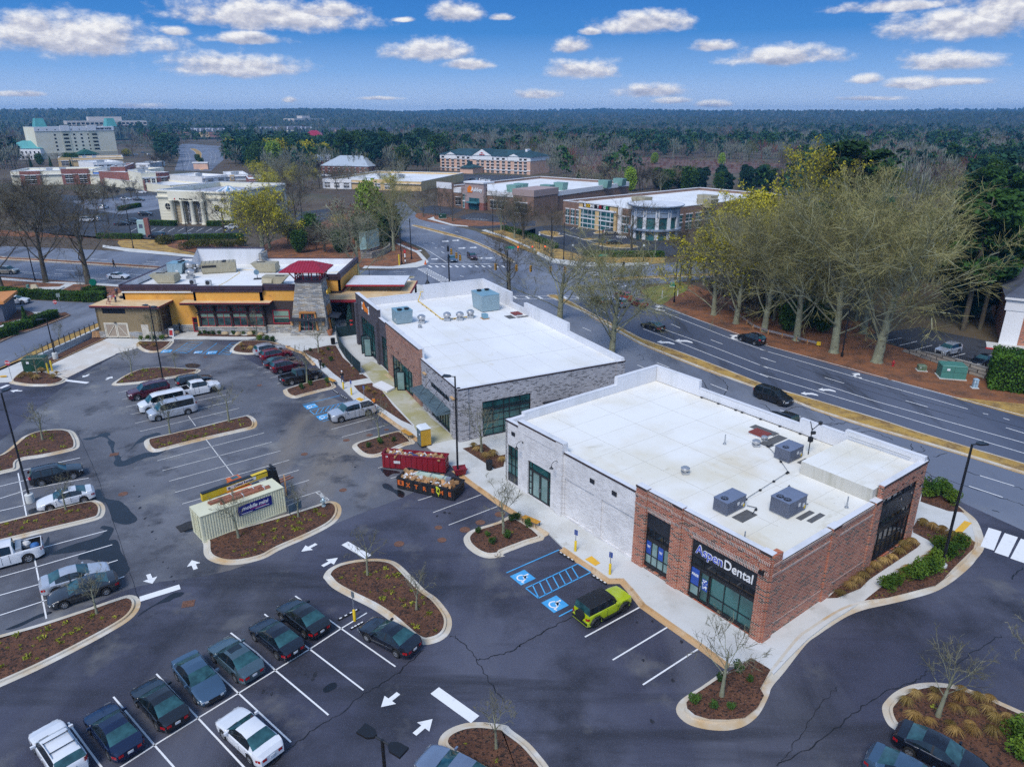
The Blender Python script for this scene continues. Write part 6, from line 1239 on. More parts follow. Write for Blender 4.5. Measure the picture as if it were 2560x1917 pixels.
def cabinet(c,z,sx,sy,sz,ang,m,label,name='utility_cabinet'):
 t=thing(name,label,'utility box',(*c,z),ang);b=MB();b.box(-sx/2-.15,sx/2+.15,-sy/2-.15,sy/2+.15,-.02,.1);b.bd('base',m_conc,t);b=MB();b.box(-sx/2,sx/2,-sy/2,sy/2,.1,sz);b.hexa([(-sx/2-.04,-sy/2-.04,sz),(sx/2+.04,-sy/2-.04,sz),(sx/2+.04,sy/2+.04,sz),(-sx/2-.04,sy/2+.04,sz),(-sx/2+.1,-sy/2+.05,sz+.12),(sx/2-.1,-sy/2+.05,sz+.12),(sx/2-.1,sy/2-.05,sz+.12),(-sx/2+.1,sy/2-.05,sz+.12)]);o=b.bd('cabinet_box',m,t)
 b=MB();b.box(-.02,.0,-sy/2-.012,-sy/2,.2,sz-.05);b.box(-sx/2+.05,sx/2-.05,-sy/2-.01,-sy/2,sz*.55,sz*.55+.02);b.bd('door_seam',m_trim,o);b=MB();b.box(-sx*.3,-sx*.18,-sy/2-.014,-sy/2,sz*.66,sz*.82);b.bd('sticker',m_white,o)
cabinet(G('2a',312,1085),.12,2.9,1.7,2.0,math.radians(12),m_grn,'large dark green electrical cabinet in the corner mulch bed')
cabinet(G('2d',1575,1135),.02,3.2,2.2,1.9,math.radians(-14),m_grn2,'large pale green utility box below the stone wall');cabinet(G('2d',1335,1080),.02,1.1,.9,.75,math.radians(-14),mat('box_olive',(.14,.2,.12),.5),'small olive utility box in the pine straw');cabinet(G('2d',1775,1225),.02,.6,.45,1.25,math.radians(-10),mat('box_blue',(.3,.42,.5),.5),'pale blue utility pedestal beside the round hedge')
cabinet(G('2c',1393,385),.02,.9,.8,.7,0,mat('box_teal',(.03,.25,.16),.5),'small teal utility box on the grassy corner');cabinet(G('g',1185,510),.02,2.6,1.8,1.5,.2,m_grn,'dark green utility box beside the far road verge');cabinet(G('2a',233,400),.03,.5,.4,.7,0,m_grn2,'pale green pedestal in the straw by the street walk')
t=thing('utility_vault','flat concrete slab in the straw beside the slanting path','slab',(*G('2a',385,412),.02),.1);b=MB();b.box(-3,3,-1.6,1.6,0,.25);b.bd('slab',m_conc,t)
t=thing('marker_stone','pale yellow stone marker in the straw','stone',(*G('2a',297,418),.02),.1);b=MB();b.hexa([(-.9,-.3,0),(.9,-.3,0),(.9,.3,0),(-.9,.3,0),(-.7,-.2,1.3),(.3,-.2,1.3),(.3,.2,1.3),(-.7,.2,1.3)]);b.bd('stone',mat('pale_stone',(.55,.48,.33),.9,var=.1,vs=2),t)
a=Vector(G('k',560,1230));b_=Vector(G('k',1320,885));d=b_-a;t=thing('retaining_wall','low grey wall carrying a pale panel fence with dark posts','wall',(*a,.03),math.atan2(d.y,d.x));L=d.length
b=MB();b.box(0,L,-.15,.15,0,.9);b.bd('wall',layered('wall_grey',(.42,.45,.46),[((.3,.33,.34),.6,.5,.7,5)],.85),t)
for i in range(12): b=MB();x=.3+i*(L-.6)/11;b.box(x-.05,x+.05,-.05,.05,.9,2.25);b.bd('post',m_trim,t)
c=G('k',1250,965);t=thing('wooden_pallet','wooden pallet leaning on the low wall','pallet',(*c,.1),math.radians(20));
for i in range(7): b=MB();b.obox((0,.1+i*.16,.15+i*.12),(1.3,.11,.03),0,0,.65);b.bd('slat',m_wood,t)
for x in (-.6,0,.6): b=MB();b.obox((x,.6,.45),(.08,1.35,.1),0,0,.65);b.bd('bearer',m_wood,t)
P=px("2b 840,790 668,815 690,900 740,980 800,1050 872,1118")
t=thing('screen_fence','dark mesh construction fence bent round the shop entrance walk','fence',(0,0,.16));m_mesh=mat('dark_screen',(.008,.03,.035),.7,var=.3,vs=.8)
for p,q in zip(P,P[1:]):
 b=MB();p,q=Vector(p),Vector(q);n=Vector((-(q-p).y,(q-p).x)).normalized()*.02;b.hexa([(*(p-n),.05),(*(q-n),.05),(*(q+n),.05),(*(p+n),.05),(*(p-n),1.75),(*(q-n),1.75),(*(q+n),1.75),(*(p+n),1.75)]);b.bd('screen_panel',m_mesh,t)
for p in P: b=MB();b.tube([(*p,0),(*p,1.9)],.035,6);b.bd('post',m_galv,t)
for p in P[1:]: b=MB();b.obox((p[0],p[1],.05),(.5,.3,.1),.4);b.bd('foot',m_junkw,t)
a,b1,c1,d1=[Vector(q) for q in px("2b 965,1195 1040,1165 1150,1220 1085,1250",.45)];t=thing('foam_panel','large white insulation panel lying across the walk edge','panel',(0,0,.16));b=MB();b.hexa([(*a,.02),(*d1,.02),(*c1,.02),(*b1,.02),(*a,.3),(*d1,.3),(*c1,.3),(*b1,.3)]);b.bd('panel',m_white,t)
for p,q,l in (((1065,1120),(1140,1180),'pale plank lying by the shop doors, longer one'),((1085,1118),(1110,1150),'short pale plank lying by the shop doors')):
 a,b1=Vector(G('2b',*p)),Vector(G('2b',*q));d=b1-a;t=thing('loose_plank',l,'plank',(*a,.17),math.atan2(d.y,d.x));b=MB();b.box(0,d.length,-.08,.08,0,.05);b.bd('board',mat('pale_wood',(.55,.42,.25),.8,var=.2,vs=3),t)
# A-frame board, lantern post, planters, small conifers at the restaurant
t=thing('pavement_sign','red and white folding board near the service yard','sign',(*G('e',1170,1355),.16),-.1);b=MB();b.hexa([(-.45,-.3,0),(.45,-.3,0),(.45,-.26,0),(-.45,-.26,0),(-.4,-.04,1.35),(.4,-.04,1.35),(.4,0,1.35),(-.4,0,1.35)]);b.hexa([(-.45,.26,0),(.45,.26,0),(.45,.3,0),(-.45,.3,0),(-.4,0,1.35),(.4,0,1.35),(.4,.04,1.35),(-.4,.04,1.35)]);b.bd('board',m_white,t);b=MB();b.hexa([(-.3,-.29,.25),(.3,-.29,.25),(.3,-.28,.25),(-.3,-.28,.25),(-.28,-.13,1.1),(.28,-.13,1.1),(.28,-.12,1.1),(-.28,-.12,1.1)]);b.bd('notice',mat('notice_red',(.5,.03,.03),.5),t)
t=thing('bell_post','dark post with a bell shaped top beside the stone plinth','post',(*G('e',1290,1300),.16));b=MB();b.tube([(0,0,0),(0,0,.3),(0,0,.4),(0,0,1.2),(0,0,1.35),(0,0,1.6),(0,0,1.7)],[.3,.3,.12,.12,.28,.2,.05],12);b.bd('post',m_blk,t,sm=40)
t=thing('terracotta_pot','tall terracotta pot with a slim plant by the tower','planter',(*G('f',1130,1062),.16));b=MB();b.tube([(0,0,0),(0,0,.95),(0,0,1.0)],[.32,.5,.5],14);b.bd('pot',mat('terracotta',(.32,.12,.06),.8,var=.15,vs=3),t,sm=40)
t=thing('wreath_stand','red ribbon wreath hanging on a short black stand','wreath',(*G('f',1385,1000),.16));b=MB();b.tube([(0,0,0),(0,0,1.6)],.06,6);b.bd('post',m_blk,t);b=MB();P=[(.42*math.cos(q),-.1,1.35+.42*math.sin(q)) for q in np.linspace(0,6.283,17)];b.tube(P,.12,6);b.bd('wreath',m_blk,t);b=MB();b.obox((0,-.22,.9),(.4,.08,.5),0);b.obox((0,-.22,1.75),(.5,.08,.2),0);b.bd('ribbon',MT['notice_red'],t)
# ladder against the service yard roof
a=Vector((*G('e',135,1160,.15),.2));x,y=G('e',250,870,5.7);p=Vector((x,y-.4,5.75));t=thing('ladder','long red ladder leaning over the service yard roof','ladder',tuple(a));d=(p-a)*1.62;b=MB()
for s in (-.3,.3): b.tube([Vector((s,0,0)),Vector((s,0,0))+d],.05,4)
n=24
for i in range(1,n): q=d*(i/n);b.tube([q+Vector((-.3,0,0)),q+Vector((.3,0,0))],.03,4)
b.bd('ladder_frame',mat('ladder_red',(.55,.2,.17),.5),t)
def rtu(name,label,c,ang,sx,sy,sz,m,mt,fans=1,skirt=True,curb=.12):
 t=thing(name,label,'air conditioner',c,ang);b=MB();b.box(-sx/2+.05,sx/2-.05,-sy/2+.05,sy/2-.05,0,curb);b.bd('curb',m_galv,t);b=MB();b.box(-sx/2,sx/2,-sy/2,sy/2,curb,sz)
 n=int(sy/.13)
 for i in range(n): y=-sy/2+.08+i*(sy-.16)/max(1,n-1);b.box(-sx/2-.02,-sx/2,y-.03,y+.03,curb+.08,sz-.08)
 o=b.bd('housing',m,t);b=MB();b.box(-sx/2-.03,sx/2+.03,-sy/2-.03,sy/2+.03,sz,sz+.05);b.bd('lid',mt,t)
 for i in range(fans):
  x=-sx/2+.45;y=(i-(fans-1)/2)*.62;b=MB();b.tube([(x,y,sz+.05),(x,y,sz+.07)],.3,16);f=b.bd('fan_guard',m_black,t);b=MB()
  for k in range(6): q=k*math.pi/3;b.tube([(x,y,sz+.09),(x+.28*math.cos(q),y+.28*math.sin(q),sz+.09)],.02,4)
  b.bd('fan_grille',mt,f)
 b=MB();b.box(.1,.35,-sy/2-.02,-sy/2,sz*.5,sz*.72);b.box(sx/2-.5,sx/2-.25,-sy/2-.02,-sy/2,sz*.35,sz*.55);b.bd('sticker',m_junkw,o);b=MB();b.box(sx/2-.28,sx/2-.12,-sy/2-.025,-sy/2,sz*.2,sz*.4);b.bd('warning_label',m_boly,o);return t
zr=6.15
Ar=A.rotation_euler[2];Br=B.rotation_euler[2]
rtu('rooftop_unit','dark grey roof unit with one fan nearest the shop front',AW(4.2,6.65,zr),Ar,2.3,1.3,1.15,m_dgrey,m_dgrey2,1)
rtu('rooftop_unit','dark grey roof unit with two fans nearest the brick side wall',AW(7.6,3.75,zr),Ar,2.4,1.6,1.35,m_dgrey,m_dgrey2,2)
rtu('rooftop_unit','dark grey roof unit beside the raised roof block',AW(15.8,9.0,zr),Ar,2.1,1.5,1.2,m_dgrey,m_dgrey2,1)
def pad(c,ang,sx,sy,label,m=None):
 b=MB();b.box(-sx/2,sx/2,-sy/2,sy/2,0,.012);o=b.bd('walk_pad',m or mat('roof_pad',(.1,.1,.1),.8,var=.15,vs=3),loc=c,rz=ang);return tag(o,label,'mat')
pad(AW(4.3,5.25,zr+.008),Ar,1.9,1.0,'grey roof mat in front of the single fan unit');pad(AW(8.1,2.5,zr+.008),Ar,1.9,.45,'narrow grey roof mat nearest the two fan unit');pad(AW(8.4,1.8,zr+.008),Ar,1.9,.45,'narrow grey roof mat nearer the roof edge');pad(AW(16.3,7.6,zr+.008),Ar,1.4,.8,'grey roof mat by the raised block')
def hatch(c,ang,label,pads):
 t=thing('roof_hatch',label,'hatch',c,ang);b=MB();b.box(-.6,.6,-.75,.75,0,.22);b.bd('curb',m_par,t);b=MB();b.box(-.68,.68,-.82,.82,.22,.34);b.bd('lid',mat('hatch_red',(.2,.035,.022),.6,var=.1,vs=2),t)
 for q in pads: b=MB();b.box(*q,.008,.02);b.bd('mat',mat('roof_pad',(.1,.1,.1),.8),t)
hatch(AW(17.9,13.4,zr),Ar,'rust red roof hatch with grey mats on the nearer white roof',[(-1.6,1.6,-2.0,-1.0),(.9,1.9,-.9,1.8),(-1.7,-.8,-2.2,-1.9)]);hatch(BW(20.6,26.2,zr),Br,'rust red roof hatch on the farther white roof',[(-2.0,-.8,-1.6,.3),(-.6,1.6,-1.7,-1.0)])
def fan(c,s,label,h=1.):
 t=thing('roof_fan',label,'vent',c);b=MB();b.box(-.4*s,.4*s,-.4*s,.4*s,0,.35*s*h);b.bd('curb',m_galv,t);b=MB();b.tube([(0,0,.35*s*h),(0,0,.5*s*h),(0,0,.62*s*h),(0,0,.9*s*h),(0,0,1.0*s*h),(0,0,1.12*s*h)],[.3*s,.32*s,.5*s,.52*s,.44*s,.25*s],16);b.bd('fan_dome',mat('spun_metal',(.5,.5,.5),.3,.7),t,sm=40)
fan(AW(15.6,12.2,zr),.75,'small metal roof vent, middle of three on the near roof',.8);fan(AW(17.2,12.4,zr),.6,'small metal roof vent beside the red hatch',.8);fan(AW(6.1,12.6,zr),.75,'small metal roof vent alone near the brick front edge',.8)
for x,y,l in ((9.9,28.,'metal roof fan at the end of the yellow pipe'),(11.7,27.4,'second metal roof fan along the yellow pipe'),(13.6,27.8,'third metal roof fan along the yellow pipe'),(6.0,28.4,'metal roof fan beside the blue grey unit')): fan(BW(x,y,zr),1.15,l)
fan(BW(4.9,26.1,zr),.6,'low metal vent cap on the farther white roof',.7)
def bunit(c,ang,s,label,h):
 t=thing('rooftop_unit',label,'air conditioner',c,ang);b=MB();sx,sy=s;b.hexa([(-sx*.5,-sy/2,.12),(sx*.35,-sy/2,.12),(sx*.35,sy/2,.12),(-sx*.5,sy/2,.12),(-sx*.5,-sy/2,h),(sx*.5,-sy/2,h),(sx*.5,sy/2,h),(-sx*.5,sy/2,h)]);b.box(-sx*.45,sx*.3,-sy*.45,sy*.45,0,.12)
 for i in range(3): x=-sx*.5+.2+i*sx*.28;b.box(x,x+.03,-sy/2-.02,-sy/2,.2,h-.1)
 o=b.bd('housing',mat('unit_blue_grey',(.26,.36,.4),.5,.2,var=.08,vs=1),t);b=MB();b.box(-sx*.5-.04,sx*.5+.04,-sy/2-.04,sy/2+.04,h,h+.06);b.bd('lid',mat('unit_lid',(.2,.36,.44),.5,.2,var=.08,vs=1),t)
 for y in (-sy*.25,sy*.2):
  b=MB();b.tube([(sx*.25,y,h+.06),(sx*.25,y,h+.2),(sx*.25,y,h+.3)],[.32,.34,.42],14);b.bd('fan_guard',m_black,t)
 b=MB();b.box(0,.45,-sy/2-.025,-sy/2,h*.25,h*.4);b.bd('sticker',m_junkw,o)
bunit(BW(3.6,30.0,zr),Br-math.pi/2+.0,(2.6,2.4),'boxy blue grey roof unit nearest the dark front',2.0);bunit(BW(18.0,32.,zr),Br+math.pi*.5,(4.2,3.0),'largest blue grey roof unit in the rear corner',2.6)
t=thing('condenser_box','small blue metal box on the roof beyond the fans','air conditioner',BW(15.4,26.5,zr),Br);b=MB();b.box(-.35,.35,-.5,.5,.1,.75);b.bd('housing',mat('unit_lid',(.2,.36,.44),.5),t);b=MB();b.box(-.5,.5,-.6,.6,0,.1);b.bd('base',m_wood,t)
def pipe(label,pts,r,m,name='gas_pipe',blocks=True,step=2.2):
 t=thing(name,label,'pipe',pts[0]);o=Vector(pts[0]);P=[Vector(p)-o for p in pts];b=MB();b.tube(P,r,6);b.bd('pipe',m,t)
 if blocks:
  for p,q in zip(P,P[1:]):
   d=q-p
   if d.length<1 or abs(d.z)>.3: continue
   for i in range(int(d.length/step)+1):
    c=p+d*min(1,(i*step+.2)/d.length);b=MB();b.obox((c.x,c.y,c.z-r-.03),(.22,.18,.09),math.atan2(d.y,d.x));b.bd('pipe_block',m_trim,t)
zp=zr+.14
pipe('yellow gas pipe crossing the farther white roof to the fans',[BW(11.3,42.0,7.5),BW(10.6,41.8,7.5),BW(10.4,41.2,zp+.9),BW(9.9,41.0,zp),BW(9.6,34,zp),BW(9.3,28.8,zp),BW(11,28.2,zp),BW(14.4,28.2,zp)],.07,m_yel)
pipe('thin black pipe run along the near roof between the units',[AW(16.4,11.6,zp),AW(14.6,9.0,zp),AW(13.2,7.3,zp),AW(5.5,6.6,zp)],.02,m_black,'roof_pipe')
pipe('black conduit run along the rear parapet of the near roof',[AW(21.2,23.2,zp),AW(21.2,18.,zp),AW(21.2,9.5,zp)],.02,m_black,'roof_pipe');pipe('short black pipe from the two fan unit',[AW(11.2,5.9,zp),AW(8.8,4.4,zp),AW(9.6,3.2,zp)],.03,m_black,'roof_pipe');pipe('black pipe joining the single fan unit to its mat',[AW(5.6,6.0,zp),AW(5.9,5.3,zp),AW(4.9,5.0,zp)],.03,m_black,'roof_pipe')
pipe('grey conduit on posts along the rear edge of the raised block',[AW(21.0,6.5,7.75),AW(21.1,3.5,7.75),AW(21.1,1.,7.75)],.04,m_galv,'roof_pipe',False)
c=AW(17.9,8.3,zr);t=thing('roof_antenna','spindly black antenna mast beside the raised roof block','antenna',c);b=MB();b.tube([(0,0,0),(0,0,2.6)],.045,6);b.obox((0,0,1.5),(.35,.3,.45),.3);b.tube([(0,0,2.4),(.75,.2,3.0)],.04,5);b.tube([(0,0,2.4),(-.3,-.1,3.3)],.04,5);b.obox((.75,.2,3.0),(.25,.25,.3),.2);b.obox((.2,.1,2.1),(.4,.2,.25),.2);b.bd('mast',m_blk,t)
for x,y,l in ((13.6,14.2,'thin steel rod standing on the near roof'),(1.1,3.0,'short vent pipe at the brick front corner'),(11.7,1.2,'white vent pipe by the raised block wall')):
 t=thing('vent_pipe',l,'pipe',AW(x,y,zr));b=MB();b.tube([(0,0,0),(0,0,.1),(0,0,.12),(0,0,1.0)],[.16,.16,.06,.05],8);b.bd('pipe',m_galv,t)
# restaurant roof machinery (roof deck about 7 m up)
def R3(t,x,y,z=7.25): return (*G(t,x,y,z),z)
m_unit=mat('unit_beige',(.34,.3,.2),.6,var=.1,vs=1)
def beige(c,ang,s,label,f=3):
 t=thing('rooftop_unit',label,'air conditioner',c,ang);sx,sy,h=s;b=MB();b.box(-sx*.45,sx*.2,-sy*.45,sy*.45,-.1,.2);b.hexa([(-sx*.5,-sy/2,.2),(sx*.2,-sy/2,.2),(sx*.2,sy/2,.2),(-sx*.5,sy/2,.2),(-sx*.5,-sy/2,h),(sx*.5,-sy/2,h),(sx*.5,sy/2,h),(-sx*.5,sy/2,h)]);b.bd('housing',m_unit,t);b=MB();b.hexa([(-sx*.5,-sy*.5-.5,.5),(-.1*sx,-sy*.5-.5,.5),(-.1*sx,-sy*.5,.5),(-sx*.5,-sy*.5,.5),(-sx*.5,-sy*.5-.3,.8),(-.1*sx,-sy*.5-.3,.8),(-.1*sx,-sy*.5,1.2),(-sx*.5,-sy*.5,1.2)]);b.bd('intake_hood',m_unit,t)
 for i in range(f): b=MB();x=sx*.1+(i%3)*.55*(-1 if 0 else 1)-.2;b.tube([(x,-.35 if i<3 else .45,h),(x,-.35 if i<3 else .45,h+.06)],.27,12);b.bd('fan_guard',m_black,t)
beige(R3('e',1070,560),math.pi,(4.4,2.4,1.6),'beige roof unit at the front corner of the restaurant');beige(R3('f',390,320),math.pi,(4.6,2.6,1.8),'beige roof unit behind the satellite dish');beige(R3('f',520,460),0,(4.4,2.2,1.5),'beige roof unit beside the stone tower')
t=thing('rooftop_unit','ribbed khaki air handler in the middle of the restaurant roof','air conditioner',R3('e',1860,410),math.radians(18));b=MB();b.box(-3.,3.,-1.3,1.3,.2,2.0);b.box(-2.9,2.9,-1.2,1.2,-.1,.2);b.bd('housing',m_unit,t);b=MB()
for i in range(9): b.box(-3.05+i*.7,-2.95+i*.7,-1.35,1.35,2.0,2.06)
b.bd('lid',mat('khaki_lid',(.25,.24,.19),.6),t);b=MB();b.box(-2.9,-.4,-1.34,-1.3,1.2,1.6);b.bd('intake',m_black,t)
for i in range(3): b=MB();b.tube([(1.,-.7+i*.7,2.0),(1.,-.7+i*.7,2.12)],.33,12);b.bd('fan_guard',m_black,t)
bunit(R3('e',1270,420),0,(3.0,2.8),'slate blue roof unit on the restaurant',2.0)
for x,y,s,l in ((1440,420,1.9,'tall double metal exhaust fan on the restaurant roof'),(1560,400,1.5,'squat metal exhaust fan beside the khaki air handler'),(1440,500,1.5,'metal exhaust fan close to the front edge of the restaurant roof')): fan(R3('e',x,y),s,l)
fan(R3('f',320,250),1.2,'metal exhaust fan near the white screen wall')
for x,y,l in ((1470,590,'small condenser box at the restaurant front edge'),(1700,600,'small round faced condenser at the restaurant front edge')):
 t=thing('condenser_box',l,'air conditioner',R3('e',x,y));b=MB();b.box(-.5,.5,-.2,.2,0,.9);b.bd('housing',m_galv,t);b=MB();b.tube([(-.1,-.2,.45),(-.1,-.23,.45)],.36,14);b.bd('fan_guard',m_black,t)
t=thing('satellite_dish','small satellite dish on a ballast frame on the restaurant roof','dish',R3('f',295,405));b=MB();b.tube([(0,0,0),(0,0,1.1)],.06,6);b.obox((0,0,.08),(1.3,1.0,.12),.2);b.bd('mast',m_blk,t);b=MB();b.tube([(0,-.05,1.3),(0,-.15,1.3),(.0,-.22,1.3)],[.1,.35,.5],14);b.bd('dish',mat('dish_blue',(.12,.2,.26),.4),t)
pipe('yellow gas pipe crossing the restaurant roof',[R3('e',1830,615),R3('e',1960,550),R3('e',2150,420),R3('f',60,300),R3('f',240,300)],.06,m_yel)
pipe('yellow gas pipe behind the stone tower roof',[R3('f',1120,330),R3('f',1170,330),R3('f',1250,320)],.06,m_yel,blocks=False)
def pole(t,b0,top,label,name='street_pole',r=.14,bell=False,globe=False,cat='pole'):
 c=G(t,*b0);h=hz(c,top);o=thing(name,label,cat,(*c,.02));b=MB();b.tube([(0,0,0),(0,0,.6),(0,0,.65),(0,0,h)],[r*1.8,r*1.6,r,r*.75],8);b.bd('pole',m_blk,o)
 if bell: b=MB();b.tube([(0,0,h*.65),(0,0,h*.5),(0,0,h*.45)],[.12,.5,.6],10);b.bd('lamp_head',m_blk,o)
 if globe: b=MB();b.ball((0,0,h+.15),.3,10,6);b.bd('lamp_head',mat('lamp_globe',(.6,.65,.68),.3),o)
 return c,h
pole('1b',(1207,1395),('1b',1205,1090),'tall black pole behind the yellow bollard at the corner');pole('1b',(1288,1352),('1b',1278,1015),'tall black pole on the corner walk, rear one');pole('1b',(1604,1640),('1b',1604,1310),'black signal pole behind the far white parapet',r=.17);pole('2c',(28,470),('1c',15,1290),'dark pole beside the leafless tree at the near corner')
pole('1b',(950,1640),('1b',948,1440),'bell topped black lamp beside the restaurant corner','street_lamp',.08,True,cat='street lamp');pole('1b',(1424,1650),('1b',1418,1455),'bell topped black lamp beyond the white parapet','street_lamp',.08,True,cat='street lamp')
for i,(a,b0,l) in enumerate((((390,1330),(390,1000),'black pole at the store lot corner, first'),((493,1358),(497,1050),'black pole at the store lot corner by the yellow grass'),((780,1392),(788,1070),'black pole at the kerb before the store, nearer'),((806,1390),(816,1105),'black pole at the kerb before the store, shorter'))): pole('1c',a,('1c',*b0),l,r=.13)
pole('1c',(293,1262),('1c',295,1155),'globe lamp on the verge hedge','street_lamp',.07,globe=True,cat='street lamp');pole('1c',(567,1360),('1c',570,1245),'globe lamp near the crossing kerb','street_lamp',.07,globe=True,cat='street lamp');pole('1c',(1153,1365),('1c',1160,1245),'globe lamp right of the leafless kerb tree','street_lamp',.07,globe=True,cat='street lamp')
for t_,b0,tp,l in (('2c',(1408,515),(1430,90),'tall black street pole on the grassy corner'),('2c',(1455,370),(1462,200),'short black pole behind the grassy corner'),('2d',(677,965),(745,560),'black street pole in the pine straw by the oaks'),('2a',(292,340),(245,0),'black street pole between the two bare street trees'),('1a',(1105,1262),(1045,830),'black pole in front of the bank sign'),('1a',(1560,1205),(1520,850),'tall black pole at the clipped bank hedge'),('g',(1790,680),(1800,300),'tall black pole by the far side road'),('1b',(390,1090),(372,790),'black pole in the bushes beyond the restaurant'),('1b',(225,690),(222,600),'dark pole among the bare trees'),('1c',(1145,785),(1150,690),'twin headed pole behind the store roof'),('1a',(1520,620),(1510,515),'dark pole beside the distant curved road')): pole(t_,b0,(t_,*tp),l,r=.12)
m_sig=mat('signal_yellow',(.55,.28,.02),.5);m_sigr=mat('signal_red_lens',(.7,.02,.01),.3,emit=((1,.05,.02),1.5))
def signal(t,x,y,z,ang,red,label,blk=False):
 c=G(t,x,y,z);o=thing('traffic_signal',label,'traffic light',(*c,z),ang);b=MB();b.box(-.22,.22,-.15,.15,-.65,.65);b.bd('housing',m_blk if blk else m_sig,o)
 for i,zz in enumerate((.42,0,-.42)):
  b=MB();b.tube([(0,-.15,zz),(0,-.2,zz)],.16,10);b.bd('lens',m_sigr if red and i==0 else m_trim,o)
 b=MB();b.tube([(0,0,.65),(0,0,1.1)],.03,4);b.bd('hanger',m_blk,o)
for i,(t_,x,y,r,bl,l) in enumerate((('1b',1590,1265,0,1,'black backed signal over the far lanes'),('1b',1617,1290,0,0,'yellow signal just behind the black one'),('1b',1660,1322,0,0,'yellow signal over the stopped grey car'),('1b',1690,1340,0,0,'lowest yellow signal of the far string'),('1c',117,1265,1,0,'red lit signal nearest the green street sign'),('1c',235,1262,1,0,'middle red lit signal of the upper string'),('1c',340,1260,1,0,'red lit signal at the end of the upper string'),('1c',103,1425,0,0,'yellow signal above the leafless tree at the corner'),('1c',222,1430,0,0,'yellow signal second in the near string'),('1c',386,1438,0,0,'yellow signal third in the near string'),('1c',505,1440,0,0,'yellow signal last in the near string'),('1c',990,1400,0,1,'black signal at the far side of the crossing'),('1b',1985,1415,0,0,'yellow signal among the twigs of the corner tree'))): signal(t_,x,y,6.,random.choice((0,.5,-.4)) if not r else 0,r,l,bl)
for t_,x,y,z,l in (('1c',48,1255,6.4,'green street name plate hanging by the red signal'),('1c',818,1318,3.,'small green street plate near the kerb pole')):
 c=G(t_,x,y,z);o=thing('street_sign',l,'road sign',(*c,z));b=MB();b.box(-1.1,1.1,-.03,.03,-.28,.28);b.bd('sign_plate',mat('sign_green',(.0,.3,.2),.4),o)
 if z<4: b=MB();b.tube([(0,0,-z),(0,0,0)],.05,5);b.bd('post',m_blk,o)
 else: b=MB();b.tube([(0,0,.2),(0,0,.9)],.03,5);b.bd('hanger',m_blk,o)
m_wire=m_black
for k,(P,l) in enumerate((([('1b',1590,1230,7.3),('1b',1700,1310,7.3),('1b',2000,1385,7.3)],'signal wire across the far lanes'),([('1c',0,1230,7.3),('1c',240,1225,7.3),('1c',400,1225,7.3)],'signal wire carrying the red lights'),([('1b',2010,1380,7.3),('1c',220,1392,7.3),('1c',520,1400,7.3)],'signal wire carrying the near string'))):
 Q=[(*G(t_,x,y,z),z) for t_,x,y,z in P];o=thing('signal_wire',l,'wire',Q[0]);b=MB();b.tube([Vector(q)-Vector(Q[0]) for q in Q],.03,4);b.bd('wire',m_wire,o)
t=thing('bollard','yellow marker post at the corner of the crossing','bollard',(*G('1b',1187,1402),.02));b=MB();b.tube([(0,0,0),(0,0,2.6),(0,0,2.7)],[.16,.16,.06],8);b.bd('post',m_boly,t)
t=thing('pedestrian_signal','red topped crossing post beside a black pole','signal',(*G('1b',1237,1393),.02));b=MB();b.tube([(0,0,0),(0,0,3.2)],.1,6);b.bd('post',m_blk,t);b=MB();b.obox((0,-.1,3.2),(.5,.3,.7),0);b.bd('lamp_head',MT['notice_red'],t);b=MB();b.obox((0,-.13,2.2),(.25,.1,.9),0);b.obox((0,-.13,.9),(.25,.1,.5),0);b.bd('sign_plate',m_white,t)
t=thing('traffic_cone','orange cone at the crossing kerb','cone',(*G('1b',1403,1395),.05));b=MB();b.box(-.35,.35,-.35,.35,0,.06);b.tube([(0,0,.06),(0,0,1.)],[.28,.06],10);b.bd('cone',m_orp,t)
for x,y,l in ((1308,480,'white marker stake in the grassy corner'),(1437,465,'white marker stake right of the grassy corner pole')):
 t=thing('marker_stake',l,'stake',(*G('2c',x,y),.02));b=MB();b.box(-.08,.08,-.05,.05,0,1.6);b.bd('stake',m_white,t)
# guard rail, stone wall with iron fence
P=px("2c 1858,570 1960,660 2060,735 2186,780 2d 300,838 480,885",.0);t=thing('guard_rail','curved galvanised guard rail below the bare oaks','guard rail',(0,0,0));b=MB();N_=inset(P,.05,False);b.strip(P,P,.45,.78,0,False);b.strip(N_,N_,.45,.78,0,False);b.strip(P,N_,.78,.78,0,False);b.bd('rail',m_galv,t)
for i in range(len(P)*2-1):
 p=Vector(P[i//2]);q=Vector(P[min(len(P)-1,i//2+1)]);c=p.lerp(q,.5 if i%2 else 0);b=MB();b.box(c.x-.08,c.x+.08,c.y-.08,c.y+.08,0,.75);b.bd('post',m_wood,t)
c=Vector(P[-1]);b=MB();b.obox((c.x,c.y-.05,.6),(.6,.25,.55),-.3);b.bd('end_terminal',m_boly,t)
P=px("2d 1020,850 1170,890 1290,930 1500,985 1700,1040 1860,1085");t=thing('stone_wall','grey block retaining wall below the small parking lot','wall',(0,0,0));m_blkw=masonry('block_wall',[(.3,.28,.24),(.22,.21,.19),(.36,.33,.28),(.26,.25,.23)],(.07,.065,.06),1.1,.5,.05)
P2_=inset(P,.4,False)
b=MB()
for i in range(len(P)-1):
 h0=1.6*min(1,i/2.)+.1;h1=1.6*min(1,(i+1)/2.)+.1
 b.hexa([(*P2_[i],0),(*P[i],0),(*P[i+1],0),(*P2_[i+1],0),(*P2_[i],h0*0+.05),(*P[i],.05),(*P[i+1],.05),(*P2_[i+1],.05)])
Pb=inset(P,-1.6,False)
